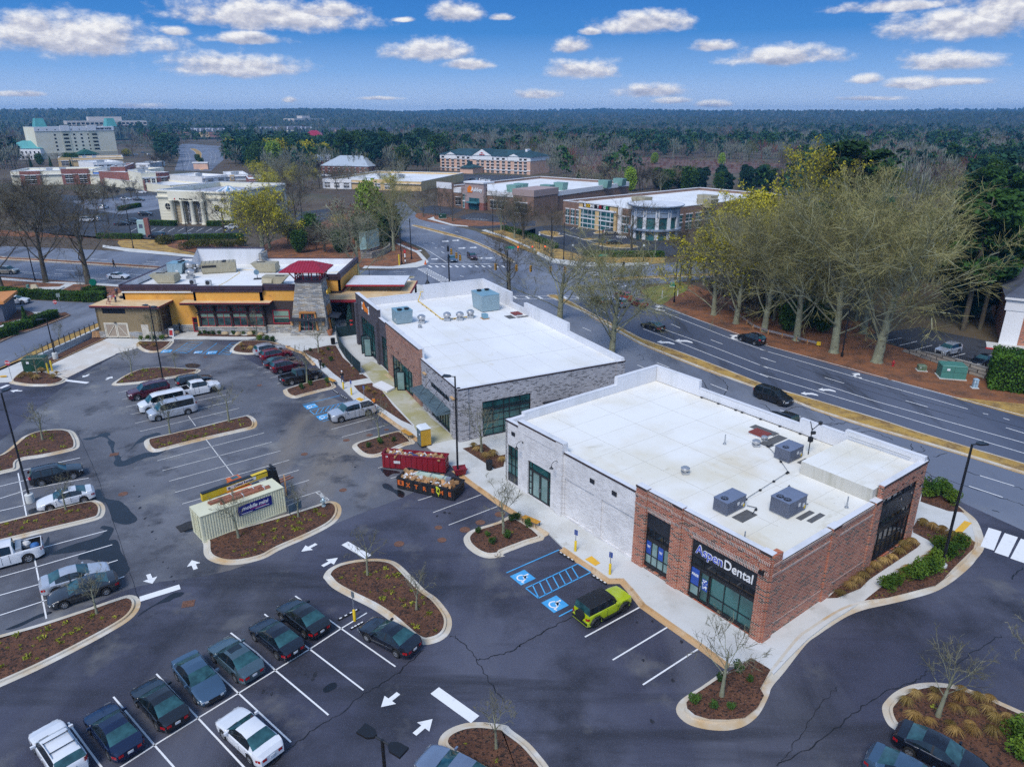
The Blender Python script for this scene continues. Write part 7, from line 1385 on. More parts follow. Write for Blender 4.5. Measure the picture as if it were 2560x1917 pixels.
for i in range(len(P)-1): b.hexa([(*P[i],-.01),(*Pb[i],-1.4),(*Pb[i+1],-1.4),(*P[i+1],-.01),(*P[i],.07),(*Pb[i],.06),(*Pb[i+1],.06),(*P[i+1],.07)])
b=MB();Q=px("2d 1180,925 1290,960 1500,1035 1700,1100 1860,1150");Qn=inset(Q,.5,False);tops=[.3,.9,1.5,1.6,1.6]
for i in range(4): b.hexa([(*Q[i],-.1),(*Q[i+1],-.1),(*Qn[i+1],-.1),(*Qn[i],-.1),(*Q[i],tops[i]),(*Q[i+1],tops[i+1]),(*Qn[i+1],tops[i+1]),(*Qn[i],tops[i])])
b.bd('wall',m_blkw,t)
t=thing('iron_fence','black railing along the edge of the small parking lot','fence',(0,0,0));b=MB()
for p,q in zip(P,P[1:]):
 p,q=Vector(p),Vector(q);L=(q-p).length
 for z in (.2,1.25): b.tube([(*p,z),(*q,z)],.03,4)
 for i in range(int(L/.3)): c=p.lerp(q,i*.3/L);b.box(c.x-.02,c.x+.02,c.y-.02,c.y+.02,.05,1.3)
b.bd('railing',m_blk,t)
m_skin=mat('skin',(.42,.24,.16),.6)
def person(c,ang,J,shirt,trous,label,cap=None,hair=(.03,.02,.015),extra=None,sc=1.):
 """J: dict of joint positions (metres, facing +x)"""
 order=['pelvis','chest','neck','head','top','sl','el','hl','sr','er','hr','hipl','kl','fl','tl','hipr','kr','fr','tr']
 base=dict(pelvis=(0,0,.95),chest=(0,0,1.3),neck=(.0,0,1.5),head=(.02,0,1.62),top=(.02,0,1.74),sl=(0,.19,1.42),el=(0,.25,1.14),hl=(.06,.25,.88),sr=(0,-.19,1.42),er=(0,-.25,1.14),hr=(.06,-.25,.88),hipl=(0,.1,.9),kl=(.02,.1,.5),fl=(-.02,.1,.08),tl=(.14,.12,.05),hipr=(0,-.1,.9),kr=(.02,-.1,.5),fr=(-.02,-.1,.08),tr=(.14,-.12,.05));base.update(J)
 R=dict(pelvis=(.15,.17),chest=(.13,.18),neck=(.06,.06),head=(.1,.09),top=(.07,.07),sl=(.075,.075),el=(.055,.055),hl=(.04,.045),sr=(.075,.075),er=(.055,.055),hr=(.04,.045),hipl=(.1,.1),kl=(.075,.075),fl=(.055,.055),tl=(.05,.05),hipr=(.1,.1),kr=(.075,.075),fr=(.055,.055),tr=(.05,.05))
 E=[('pelvis','chest'),('chest','neck'),('neck','head'),('head','top'),('chest','sl'),('sl','el'),('el','hl'),('chest','sr'),('sr','er'),('er','hr'),('pelvis','hipl'),('hipl','kl'),('kl','fl'),('fl','tl'),('pelvis','hipr'),('hipr','kr'),('kr','fr'),('fr','tr')]
 me=bpy.data.meshes.new('p');me.from_pydata([base[k] for k in order],[(order.index(a),order.index(b)) for a,b in E],[])
 o=bpy.data.objects.new('p',me);COL.objects.link(o);m=o.modifiers.new('s','SKIN');m.use_smooth_shade=True
 for i,k in enumerate(order): me.skin_vertices[0].data[i].radius=R[k];me.skin_vertices[0].data[i].use_root=(i==0)
 s=o.modifiers.new('b','SUBSURF');s.levels=s.render_levels=1
 bpy.context.view_layer.update();em=bpy.data.meshes.new_from_object(o.evaluated_get(bpy.context.evaluated_depsgraph_get()));bpy.data.objects.remove(o)
 t=thing('person',label,'person',c if len(c)==3 else (*c,.02),ang);t.scale=(sc,)*3
 em.materials.clear()
 for mm in (shirt,trous,m_skin,m_trim): em.materials.append(mm)
 key=[(Vector(base[a]).lerp(Vector(base[b]),f),mi) for a,b,mis in (('pelvis','chest',(1,0,0)),('chest','neck',(0,0,2)),('neck','head',(2,2,2)),('head','top',(2,2,2)),('sl','el',(0,0,0)),('el','hl',(0,2,2)),('sr','er',(0,0,0)),('er','hr',(0,2,2)),('hipl','kl',(1,1,1)),('kl','fl',(1,1,1)),('fl','tl',(3,3,3)),('hipr','kr',(1,1,1)),('kr','fr',(1,1,1)),('fr','tr',(3,3,3))) for f,mi in zip((.1,.5,.9),mis)]
 em.polygons.foreach_set('material_index',[min(key,key=lambda q:(q[0]-p.center).length)[1] for p in em.polygons])
 ob=bpy.data.objects.new('body',em);COL.objects.link(ob);ob.parent=t
 h=Vector(base['top'])-Vector((.015,0,.02));b=MB();b.ball(tuple(h),.115,10,7,sc=(1,.95,.75))
 if cap: b.box(h.x+.02,h.x+.2,h.y-.08,h.y+.08,h.z-.03,h.z-.01)
 b.bd('cap' if cap else 'hair',cap or mat('dark_hair',hair,.7),t,sm=60);return t
W_=dict(kl=(.16,.1,.5),fl=(.24,.1,.09),tl=(.4,.11,.06),kr=(.04,-.1,.5),fr=(-.26,-.1,.14),tr=(-.14,-.11,.05),hl=(-.16,.24,.92),hr=(.22,-.24,.95))
jean=mat('denim',(.03,.05,.1),.8);khaki=mat('khaki',(.3,.22,.12),.8);dk=mat('dark_cloth',(.015,.015,.02),.8)
person((*G('2b',718,1190),.16),-1.1,W_,dk,jean,'man in dark jacket and white helmet walking along the walk',m_white)
person((*G('2b',985,1415),.16),2.6,dict(el=(.2,.2,1.15),hl=(.42,.12,1.1),er=(.2,-.2,1.15),hr=(.42,-.12,1.1),chest=(.08,0,1.3),neck=(.15,0,1.5),head=(.2,0,1.6),top=(.22,0,1.72),sl=(.1,.19,1.42),sr=(.1,-.19,1.42)),mat('hi_vis_orange',(.75,.22,.01),.7),dk,'worker in orange jacket leaning over the pickup tailgate',dk)
person((*G('2b',538,1075),.16),-1.9,W_,dk,dk,'person in dark clothes standing by the mulch bed tip')
person((*G('2a',948,238),.15),-.2,dict(W_,er=(.2,-.24,1.2),hr=(.42,-.3,1.25)),dk,dk,'person in black crossing the cross street median',sc=1.25)
zs=5.8
def RP(x,y): return (*G('e',x,y,zs),zs)
bend=dict(pelvis=(-.1,0,.85),chest=(.28,0,1.02),neck=(.46,0,1.06),head=(.58,0,1.05),top=(.68,0,1.1),sl=(.34,.19,1.05),sr=(.34,-.19,1.05),el=(.42,.22,.78),er=(.42,-.22,.78),hl=(.5,.14,.5),hr=(.5,-.14,.5),hipl=(-.1,.1,.8),hipr=(-.1,-.1,.8))
person(RP(590,785),1.6,{},mat('sky_shirt',(.12,.38,.55),.8),khaki,'worker in light blue shirt standing on the service yard roof',m_white)
person(RP(350,850),2.8,bend,mat('red_shirt',(.4,.02,.03),.8),jean,'worker in red bending beside the ladder on the roof',hair=(.02,.015,.01))
person(RP(250,850),.3,bend,m_junkw,dk,'worker with a blue cap crouching at the ladder on the roof',mat('blue_cap',(.02,.1,.45),.6))
person(RP(370,770),2.,{},jean,dk,'worker in dark clothes with a lime belt behind the ladder',dk)
for x,y,s,l in ((430,790,.5,'small dark bag on the service yard roof'),(485,795,.5,'dark rolled bag on the service yard roof'),(540,800,.85,'large black tool bag pile on the service yard roof')):
 t=thing('tool_bag',l,'bag',RP(x,y));b=MB();b.ball((0,0,s*.4),s*.6,10,6,sc=(1.3,1,.75));b.bd('bag',dk,t,sm=60);b=MB();b.tube([(-.2*s,0,s*.8),(0,0,s*1.05),(.2*s,0,s*.8)],.03,5);b.bd('handle',m_trim,t)
t=thing('coffee_sign','dark street sign statue with a round emblem on the clipped hedge','sign',(*G('2a',787,440),.02));b=MB();b.box(-.55,.55,-.2,.2,0,1.6);b.bd('base',mat('slate_sign',(.06,.1,.13),.5),t);b=MB();b.tube([(0,-.12,2.3),(0,.12,2.3)],.75,18);b.bd('emblem',mat('emblem_green',(.0,.16,.1),.5),t)
# drive-through corner building with orange roof and a green parasol
c=G('k',-160,720);t=thing('cafe_building','dark cafe corner with an orange roof edge','building',(*c,.1),math.radians(20));b=MB();b.box(-8,3.5,-3,5,0,3.3);b.bd('wall',m_dgrey,t);b=MB();b.box(-8.4,4.2,-3.6,5.6,3.3,3.8);b.bd('roof',mat('orange_roof',(.6,.24,.07),.6,var=.1,vs=1),t)
c=G('k',110,570);t=thing('parasol','dark green parasol in front of the white crossover','parasol',(*c,.1));b=MB();b.tube([(0,0,0),(0,0,2.5)],.04,6);b.bd('pole',m_blk,t);b=MB();n=8;V=[(0,0,2.75)]+[(1.6*math.cos(i*math.pi/4),1.6*math.sin(i*math.pi/4),2.2) for i in range(8)];b.mesh(V,[(0,i+1,(i+1)%8+1) for i in range(8)]);b.bd('canopy',mat('parasol_green',(.0,.07,.045),.7),t)
m_crw=layered('cream_wall',(.74,.69,.53),[((.78,.74,.6),.1,.45,.6,4)],.85);m_tanw=layered('tan_wall',(.6,.42,.2),[((.66,.48,.25),.2,.45,.6,4)],.85);m_whw=mat('white_wall',(.78,.78,.79),.8,var=.05,vs=.3)
m_bbr=masonry('far_brown_brick',[(.2,.11,.075),(.25,.14,.1),(.16,.09,.065)],(.3,.22,.17),.8,.25,.03);m_frd=masonry('far_red_brick',[(.23,.06,.045),(.28,.08,.06),(.18,.05,.04)],(.3,.2,.17),.8,.25,.03);m_pkb=mat('pink_brick',(.7,.44,.32),.85,var=.12,vs=.3)
m_teal2=mat('teal_roof',(.1,.34,.33),.5,var=.1,vs=.1);m_slate=mat('dark_teal_roof',(.015,.055,.065),.7,var=.25,vs=.2);m_gsl=mat('grey_slate_roof',(.08,.09,.12),.8,var=.25,vs=.3);m_groof=mat('grey_roof_deck',(.34,.36,.42),.7,var=.08,vs=.1);m_bglass=glassy('blue_store_glass',(.01,.05,.06),(.04,.16,.17),.2);m_wtrim=mat('white_trim',(.72,.72,.73),.6);m_grn3=mat('green_unit',(.16,.3,.26),.5)
def blk(name,label,t,bl,br,top,depth,wall,roof=None,par=.9,h=None,cat='building'):
 a,b=Vector(G(t,*bl)),Vector(G(t,*br));d=b-a;L=d.length;h=h or hz(tuple(a),(t,*top));o=thing(name,label,cat,(*a,0),math.atan2(d.y,d.x))
 w=MB();w.box(0,L,0,.4,0,h);w.box(0,L,depth-.4,depth,0,h);w.box(0,.4,.4,depth-.4,0,h);w.box(L-.4,L,.4,depth-.4,0,h);w.bd('wall',wall,o)
 r=MB();r.box(.4,L-.4,.4,depth-.4,h-par-.2,h-par);r.bd('roof',roof or m_roof,o)
 b=MB();b.box(-.08,L+.08,-.08,.48,h,h+.18);b.box(-.08,L+.08,depth-.48,depth+.08,h,h+.18);b.box(-.08,.48,.48,depth-.48,h,h+.18);b.box(L-.48,L+.08,.48,depth-.48,h,h+.18);b.bd('coping',m_wtrim,o)
 return o,Facade((0,0),(1,0),(0,-1)),L,h,Facade((L,0),(0,1),(1,0))
def wins(o,Fc,us,zs,w,h,m,trim=None,n=.03,mull=True):
 for u in us:
  for z in zs:
   g=MB();Fc.quad(g,u-w/2,u+w/2,z,z+h,n);p=g.bd('window',m,o)
   if trim:
    g=MB();Fc.box(g,u-w/2-.15,u+w/2+.15,z+h,z+h+.3,0,n+.12);Fc.box(g,u-w/2-.1,u+w/2+.1,z-.15,z,0,n+.1)
    if mull:
     Fc.box(g,u-.05,u+.05,z,z+h,n,n+.04);Fc.box(g,u-w/2,u+w/2,z+h*.5-.05,z+h*.5+.05,n,n+.035)
    g.bd('frame',trim,p)
def sect(o,Fc,u0,u1,z0,z1,m,n0=0.,n1=.3,name='facade_bay'):
 g=MB();Fc.box(g,u0,u1,z0,z1,n0,n1);return g.bd(name,m,o)
def units(o,pts,h,m,s=(3,2,1.8)):
 W=loc_world(o)
 for i,(x,y) in enumerate(pts):
  t=thing('rooftop_unit','box shaped unit on the '+o['label'].split(' ',1)[1][:60].rsplit(' ',1)[0],'air conditioner',W(x,y,h),o.rotation_euler[2],'roof units of '+o.name.replace('_',' ').replace('.',' '));b=MB();b.hexa([(-s[0]*.4,-s[1]/2,0),(s[0]*.4,-s[1]/2,0),(s[0]*.4,s[1]/2,0),(-s[0]*.4,s[1]/2,0),(-s[0]/2,-s[1]/2,s[2]),(s[0]/2,-s[1]/2,s[2]),(s[0]/2,s[1]/2,s[2]),(-s[0]/2,s[1]/2,s[2])]);b.bd('housing',m,t)
# furniture store with glazed corner drum
E_,FE,L,h,RE=blk('furniture_store','wide brown brick store with lettered black sign and round glazed corner tower','1c',(487,1062),(1165,1172),(490,868),75,m_bbr,h=None)
zt=h
for u in (.06,.13,.2): wins(E_,FE,[L*u],[.6,h*.38],L*.045,h*.3,m_bglass,m_wtrim)
sect(E_,FE,L*.235,L*.69,0,h+.5,m_tanw,0,.9)
for a in (.25,.475): wins(E_,FE,[L*(a+.1)],[.4,h*.42],L*.175,h*.36,m_bglass,m_wtrim,.93)
for a in (.29,.4,.51,.625):
 g=MB();FE.box(g,L*a-.1,L*a+.1,.4,h*.78,.93,1.0);g.bd('mullion',m_wtrim,E_)
for z in (.2,.55): g=MB();FE.box(g,L*.26,L*.66,h*z,h*z+.15,.93,1.0);g.bd('transom_bar',m_wtrim,E_)
g=MB();FE.box(g,L*.235,L*.69,h*.8,h*.86,.9,1.15);FE.box(g,L*.23,L*.695,h+.3,h+.7,.0,1.2);g.bd('cornice',m_wtrim,E_)
sg=sect(E_,FE,L*.29,L*.61,h*.86,h*1.04,m_black,.9,1.1,'sign_panel')
for i,(ch,c) in enumerate(zip('ROOMS TO GO',('w','y','y','w','w','','w','r','','w','g'))):
 if ch!=' ': words('lettering',ch,h*.17,mat('sign_'+c,dict(w=(.8,.8,.8),y=(.8,.5,.02),r=(.5,.02,.02),g=(.03,.4,.12))[c],.4),sg,.03,.05,loc=(L*(.317+i*.0266),-1.16,h*.945))
for u in (.73,.79,.87,.94): wins(E_,FE,[L*u],[.6,h*.38],L*.05,h*.3,m_bglass,m_wtrim)
for i in range(4): wins(E_,RE,[16+i*5],[.6,h*.38],3.2,h*.3,m_bglass,m_wtrim)
sect(E_,FE,L*.7,L*.74,0,h+.2,m_wtrim,0,.5)
b=MB();c=(L+1.5,2.5);R=7.2;hh=h*1.2
def cyl(b,r0,z0,r1,z1,mi=0,n=36): b.tube([(c[0],c[1],z0),(c[0],c[1],z1)],[r0,r1],n,mi)
cyl(b,R-.3,0,R-.3,hh*.96);b.bd('corner_drum',m_bglass,E_,sm=40)
b=MB();cyl(b,R+.9,h*.36,R+.9,h*.42);cyl(b,R+.1,h*.85,R+.1,h*1.0);cyl(b,R+.1,h*1.02,R+.1,hh);cyl(b,R+.6,hh,R+1.3,hh*1.04);cyl(b,R+1.3,hh*1.04,R+1.3,hh*1.07);b.bd('drum_band',mat('drum_blue_grey',(.26,.33,.43),.5,.1),E_,sm=40)
b=MB();cyl(b,R+1.1,hh*1.07,R+.9,hh*1.075);b.bd('drum_roof',m_par,E_)
for i in range(12):
 q=2*math.pi*(i+.5)/12;b=MB();b.obox((c[0]+(R-.1)*math.cos(q),c[1]+(R-.1)*math.sin(q),hh*.48),(.35,1.1,hh*.92),q);b.bd('drum_pier',m_wtrim,E_)
units(E_,[(L*.52,18),(L*.8,40),(L*.98,62),(L*1.0,30)],h-.9,m_unit,(6,4,2.6))
# home store
A_,FA_,L,h,RA=blk('home_store','long low brown brick store with mauve entrance gable and white roof','1b',(1520,905),(2300,985),(1525,755),70,m_bbr)
g=MB();FA_.box(g,0,L,h-1.6,h-.1,0,.25);RA.box(g,0,70,h-1.6,h-.1,0,.25);g.bd('white_band',m_wtrim,A_)
sect(A_,FA_,0,L*.17,0,h+2.2,m_bbr,0,1.2);sect(A_,FA_,0,L*.17,h-.2,h+2.2,m_wtrim,1.2,1.4,'white_band')
mv=mat('mauve_stucco',(.36,.27,.25),.85);u0,u1=L*.335,L*.535
sect(A_,FA_,u0-L*.06,u1,0,h+1.0,m_bbr,0,1.0);sect(A_,FA_,u0-L*.06,u0,h-1.6,h+1.2,mv,1.0,1.2)
sect(A_,FA_,u0,u1,2.8,h*1.38,mv,0,2.2,'entrance_gable');sect(A_,FA_,u0-.3,u1+.3,h*1.38,h*1.46,m_wtrim,-4,2.6,'cornice')
for u in (u0,u1-2.4): sect(A_,FA_,u,u+2.4,0,2.8,m_frd,0,2.4,'pier')
g=MB();FA_.quad(g,u0+2.4,u1-2.4,.1,h*.62,2.25);p=g.bd('window',m_bglass,A_);g=MB()
for i in range(6): u=u0+2.4+(u1-u0-4.8)*i/5;FA_.box(g,u-.1,u+.1,.1,h*.62,2.27,2.4)
FA_.box(g,u0+2,u1-2,h*.36,h*.42,2.27,4.2);g.bd('frame',mat('teal_frame',(.06,.2,.24),.5),p)
t=words('lettering','Ashley',h*.3,m_white,A_,.05,.05,loc=((u0+u1)/2+1.4,-2.35,h*1.05));g=MB();g.prism([(-1.3,-1.2),(1.3,-1.2),(1.3,.5),(0,1.6),(-1.3,.5)],0,.1);e=g.bd('emblem',m_or,A_);e.location=(u0+2.7,-2.25,h*1.05);e.rotation_euler=(math.pi/2,0,0)
wins(A_,FA_,[u0-L*.03],[.3,3.2],L*.035,2.4,m_bglass,m_wtrim,1.05);wins(A_,FA_,[L*.04,L*.12,L*.22,L*.6,L*.68],[1.],L*.06,h*.4,m_dglass,m_wtrim,.3)
sect(A_,FA_,L*.82,L+1,0,h+1.6,m_bbr,-14,1.4,'corner_block');sect(A_,FA_,L*.815,L+1.2,h-.6,h+1.8,mv,-14.2,1.6,'cornice');wins(A_,FA_,[L*.9],[.5],L*.12,h*.5,m_dglass,m_wtrim,1.5)
units(A_,[(L*.62,16),(L*.66,9),(L*.82,30),(L*.86,18),(L*1.0,50),(L*1.0,62)],h-.9,m_grn3,(5,3.6,3.))
# bank
K_,FK,L,h,RK=blk('bank_building','cream classical bank with columned porch and flat grey roof','q',(92,432),(755,462),(62,133),34,m_crw,m_groof,1.6)
for z,n in ((.99,.5),(.82,.55),(.78,.3)):
 g=MB();FK.box(g,-.3,L+.3,h*z-.35,h*z,0,n);RK.box(g,0,34,h*z-.35,h*z,0,n);g.bd('cornice',m_crw,K_)
for i in range(7):
 g=MB();FK.box(g,0,L,h*(.08+i*.1),h*(.08+i*.1)+.07,0,.05);g.bd('course_line',m_crw,K_)
sect(K_,FK,L*.2,L*.68,h*.72,h*1.0,m_crw,0,1.8,'porch_entablature');g=MB();FK.quad(g,L*.23,L*.66,.2,h*.7,.03);g.bd('porch_recess',mat('recess_tan',(.4,.32,.2),.8),K_)
for u in (.225,.37,.505,.65):
 b=MB();x=L*u;b.tube([(x,-1.3,0),(x,-1.3,.4),(x,-1.3,.5),(x,-1.3,h*.66),(x,-1.3,h*.69),(x,-1.3,h*.72)],[1.,1.,.75,.62,.85,.9],14);b.bd('column',m_crw,K_,sm=40)
wins(K_,FK,[L*.435,L*.575],[.5],L*.075,h*.62,m_dglass,m_wtrim,.1);
for u in (.415,.455,.555,.595): 
 g=MB();FK.box(g,L*u-.05,L*u+.05,.5,h*.62,.12,.2);g.bd('mullion',m_wtrim,K_)
for u in (.13,.82):
 b=MB();b.tube([FK.p(L*u,h*.5,.0),FK.p(L*u,h*.5,.06)],1.25,20);p=b.bd('round_window',m_dglass,K_);b=MB();P=[FK.p(L*u+1.3*math.cos(q),h*.5+1.3*math.sin(q),.05) for q in np.linspace(0,6.283,21)];b.tube(P,.14,5);b.tube([FK.p(L*u-1.2,h*.5,.08),FK.p(L*u+1.2,h*.5,.08)],.06,4);b.tube([FK.p(L*u,h*.5-1.2,.08),FK.p(L*u,h*.5+1.2,.08)],.06,4);b.bd('frame',m_crw,p)
words('lettering','First Citizens Bank',h*.065,m_black,K_,.03,.02,loc=(L*.45,-1.88,h*.77));sect(K_,FK,L*.285,L*.3,h*.745,h*.795,MT['notice_red'],1.8,1.86,'emblem')
sect(K_,RK,1,33,0,h*.78,m_tanw,0,.04,'side_wall');wins(K_,RK,[6,11,16,22,28],[.6,h*.4],1.8,h*.28,m_dglass,m_wtrim,.08)
g=MB();n=16;c=(L*.62,15,h-1.6);V=[(c[0]+5*math.cos(i*math.pi/8),c[1]+5*math.sin(i*math.pi/8),c[2]+.4) for i in range(16)]+[(c[0]+.6*math.cos(i*math.pi/8),c[1]+.6*math.sin(i*math.pi/8),c[2]+2.2) for i in range(16)]
g.mesh(V,[(i,(i+1)%16,16+(i+1)%16,16+i) for i in range(0,16,2)],0);g.mesh(V,[(i,(i+1)%16,16+(i+1)%16,16+i) for i in range(1,16,2)],1);g.bd('roof_lantern',[m_wtrim,mat('lantern_glass',(.2,.35,.5),.2)],K_)
c=G('1a',1205,1165);t=thing('bank_sign','brick pillar sign with a pale panel beside the bank drive','sign',(*c,.02),.1);b=MB();b.box(.4,1.7,-.6,.6,0,5.6);b.bd('pillar',m_frd,t);b=MB();b.box(-1.8,.4,-.3,.3,.6,4.6);b.hexa([(-1.9,-.35,4.6),(.4,-.35,4.6),(.4,.35,4.6),(-1.9,.35,4.6),(-1.5,-.3,5.1),(.4,-.3,5.1),(.4,.3,5.1),(-1.5,.3,5.1)]);p=b.bd('panel',mat('pale_teal_panel',(.4,.55,.52),.5),t);b=MB();b.box(-1.3,-.2,-.33,-.3,2.6,3.8);b.bd('emblem',m_dgrey,p)
# all-suite hotel
Hh,FH,L,h,RH_=blk('cream_hotel','tall cream hotel with white top band and teal roof turrets','m',(560,715),(1640,675),(470,268),30,m_crw,m_groof,1.)
g=MB();FH.box(g,0,L,h*.87,h,0,.4);RH_.box(g,0,30,h*.87,h,0,.4);g.bd('white_band',m_wtrim,Hh)
for u in (.37,.71): sect(Hh,FH,L*u-3.2,L*u+3.2,0,h*.87,m_tanw if 0 else mat('hotel_darker_band',(.6,.58,.44),.85),0,.2);sect(Hh,FH,L*u-3.6,L*u+3.6,h*.87,h*1.05,m_wtrim,0,.8,'gable')  # darker cream on the two projecting bays
sect(Hh,FH,0,L,0,h*.2,mat('hotel_base',(.5,.47,.36),.85),0,.45,'base')
zs=[h*(.26+i*.117) for i in range(5)]
wins(Hh,FH,[L*.235,L*.475,L*.565,L*.655],zs,1.6,h*.055,m_dglass,None,.06);wins(Hh,FH,[L*.37,L*.735],zs,4.2,h*.055,m_dglass,None,.26)
wins(Hh,FH,[L*(.05+.1*i) for i in range(9)],[h*.905],.8,.8,m_dglass,None,.45);wins(Hh,RH_,[5,13,21],[h*(.2+i*.117) for i in range(6)],2.6,h*.06,m_bglass,m_wtrim,.06)
for u in (.12,1.02):
 b=MB();x=L*u;frustum(b,x-4.5,x+4.5,6,15,h,x-3,x+3,7.5,13.5,h+7);b.bd('roof_turret',m_teal2,Hh)
words('lettering','EMBASSY SUITES',h*.07,mat('navy_letters',(.01,.012,.03),.5),Hh,.05,.06,loc=(L*.86,-.55,h*.935))
b=MB();b.mesh([(L*.4,-12,3.5),(L*.7,-12,3.5),(L*.7,-.5,3.5),(L*.4,-.5,3.5),(L*.55,-10,7.5),(L*.55,-.5,7.5)],[(0,1,4),(1,2,5,4),(3,0,4,5)]);b.bd('entrance_canopy',mat('green_canopy',(.01,.09,.07),.7),Hh);b=MB()
for u in (.42,.5,.6,.68): b.box(L*u-.3,L*u+.3,-11.6,-11,0,3.6)
b.bd('canopy_post',m_wtrim,Hh)
# offices behind
def office(label,t,bl,br,top,dep,rows,cols,pent):
 o,Fc,L,h,R_=blk('office_block',label,t,bl,br,top,dep,mat('office_stone',(.6,.53,.46),.8),m_groof)
 zs=[h*(.12+i*.86/rows) for i in range(rows)];wins(o,Fc,[L*(i+.5)/cols for i in range(cols)],zs,L/cols*.72,h/rows*.5,m_dglass,None,.05);wins(o,R_,[dep*(i+.5)/4 for i in range(4)],zs,dep/5.5,h/rows*.5,m_dglass,None,.05)
 b=MB();b.box(L*pent[0],L*pent[1],dep*.3,dep*.8,h-.9,h*pent[2]);b.bd('penthouse',mat('office_stone',(.6,.53,.46),.8),o)
office('pale stone office block behind the cream hotel','m',(960,390),(2060,375),(940,182),50,4,18,(.28,.7,1.28));office('small pale stone office block beyond the dark slate terraces','1b',(325,290),(572,285),(320,188),40,3,8,(.37,.63,1.22))
# hotel with pink brick and teal roof
I_,FI,L,h,RI=blk('gabled_hotel','long pink brick and white hotel under a dark teal gabled roof','1b',(1528,618),(2270,655),(1524,482),24,m_pkb,m_groof,.3)
sect(I_,FI,0,L,h*.76,h,m_whw,0,.2,'white_band');sect(I_,FI,0,L,h*.2,h*.25,m_whw,0,.25,'string_course');sect(I_,RI,0,24,h*.76,h,m_whw,0,.2,'white_band')
b=MB();V=[(-.8,-.8,h),(L+.8,-.8,h),(L+.8,24.8,h),(-.8,24.8,h),(8,12,h*1.33),(L-8,12,h*1.33)];b.mesh(V,[(0,1,5,4),(1,2,5),(2,3,4,5),(3,0,4)]);b.bd('roof',m_slate,I_)
for u,w,k in ((.13,.1,1.16),(.49,.2,1.38),(.83,.1,1.16)):
 x0,x1=L*(u-w*.5-.01),L*(u+w*.5+.01);xm=(x0+x1)/2;g=MB();FI.box(g,x0,x1,h*.76,h,.2,.5);g.face([(x0,-.5,h),(x1,-.5,h),(xm,-.5,h*k)]);gb=g.bd('gable',m_whw,I_);g=MB();g.mesh([(x0-.4,-.7,h-.1),(xm,-.7,h*k+.2),(xm,11,h*k+.2),(x0-.4,11,h-.1),(x1+.4,-.7,h-.1),(x1+.4,11,h-.1)],[(0,1,2,3),(1,4,5,2)]);g.bd('roof',m_slate,gb)
cols=[.035,.09,.15,.215,.275,.33,.44,.49,.55,.6,.66,.72,.78,.85,.9,.95]
wins(I_,FI,[L*c for c in cols],[h*(.06+i*.185) for i in range(5)],2.1,h*.1,m_dglass,m_wtrim,.3,False)
words('lettering','Garden Inn',h*.085,MT['notice_red'],I_,.05,.05,loc=(L*.49,-.7,h*1.06));words('lettering','Hilton',h*.07,MT['notice_red'],I_,.05,.05,loc=(L*.49,-.7,h*1.16))
b=MB();b.box(L*.87,L*.89,9,13,h*1.2,h*1.4);b.bd('chimney',m_whw,I_);b=MB();b.box(L*.36,L*.5,-12,-.5,0,3.6);b.bd('lobby',m_pkb,I_);b=MB();b.mesh([(L*.35,-13,3.6),(L*.51,-13,3.6),(L*.51,-.6,3.6),(L*.35,-.6,3.6),(L*.4,-7,5.6),(L*.46,-7,5.6)],[(0,1,5,4),(1,2,5),(2,3,4,5),(3,0,4)]);b.box(L*.41,L*.44,-9,-6,5,7.5);b.bd('lobby_roof',m_slate,I_)
# shopping street left of the bank
def strip(label,t,bl,br,top,dep,wall,bays,roof=None):
 o,Fc,L,h,R_=blk('shop_row',label,t,bl,br,top,dep,wall,roof)
 for a,b,m,k in bays:
  sect(o,Fc,L*a,L*b,0,h*k,m,0,.6)
  n=max(1,int(L*(b-a)/5))
  wins(o,Fc,[L*(a+(b-a)*(i+.5)/n) for i in range(n)],[.8,h*.42],L*(b-a)/n*.55,h*.26,m_dglass,m_wtrim,.65)
 g=MB();Fc.box(g,0,L,h*.72,h*.76,0,.8);g.bd('string_course',m_wtrim,o);units(o,[(L*.4,dep*.4),(L*.55,dep*.5)],h-.9,m_grn3 if 0 else m_galv,(3,2,1.8));return o,Fc,L,h
o,Fc,L,h=strip('red brick and cream shop row in front of the cream hotel','m',(185,1075),(1300,1050),(165,880),28,m_crw,[(.11,.36,m_frd,1.0),(.62,.97,m_frd,1.12)])
o,Fc,L,h=strip('cream shop row with blue lettering between brick towers','m',(1290,1055),(1570,1050),(1285,870),28,m_crw,[(.02,.1,m_crw,1.)]);g=MB();Fc.box(g,L*.08,L*.7,h*.76,h*.88,.0,.3);g.bd('sign_panel',mat('sign_bright_blue',(.02,.15,.5),.4),o)
strip('square red brick corner shop with white cap','m',(1570,1075),(1770,1070),(1560,815),30,m_frd,[(.2,.75,m_crw,.75)])
strip('cream shop row with low hedge terrace','m',(1740,1060),(1990,1060),(1725,870),26,m_crw,[(.1,.4,m_crw,.9),(.5,.9,m_crw,.9)])
strip('cream shop with classical window band above the street','m',(1990,1150),(2190,1138),(1985,900),24,m_crw,[(.05,.5,m_frd,.6),(.55,.95,m_crw,.8)])
strip('dark red brick shop with white awnings left of the bank','n',(195,1110),(375,1090),(170,905),40,m_frd,[(.05,.95,m_frd,.9)]);strip('cream shop behind the bank roof','n',(380,1190),(860,1150),(372,1075),112,m_crw,[(.05,.4,m_crw,.9)])
strip('white shop with raised front behind the bank roof','n',(810,1040),(1160,1010),(805,955),30,m_whw,[(.1,.9,m_whw,1.)]);strip('white shop at the end of the row behind the bank','n',(1165,1010),(1450,1000),(1160,930),28,m_whw,[(.1,.3,m_tanw,1.)]);strip('low brick restaurant with white roof among bare trees','n',(1460,1090),(1755,1080),(1440,985),26,m_frd,[(.05,.95,m_frd,.8)])
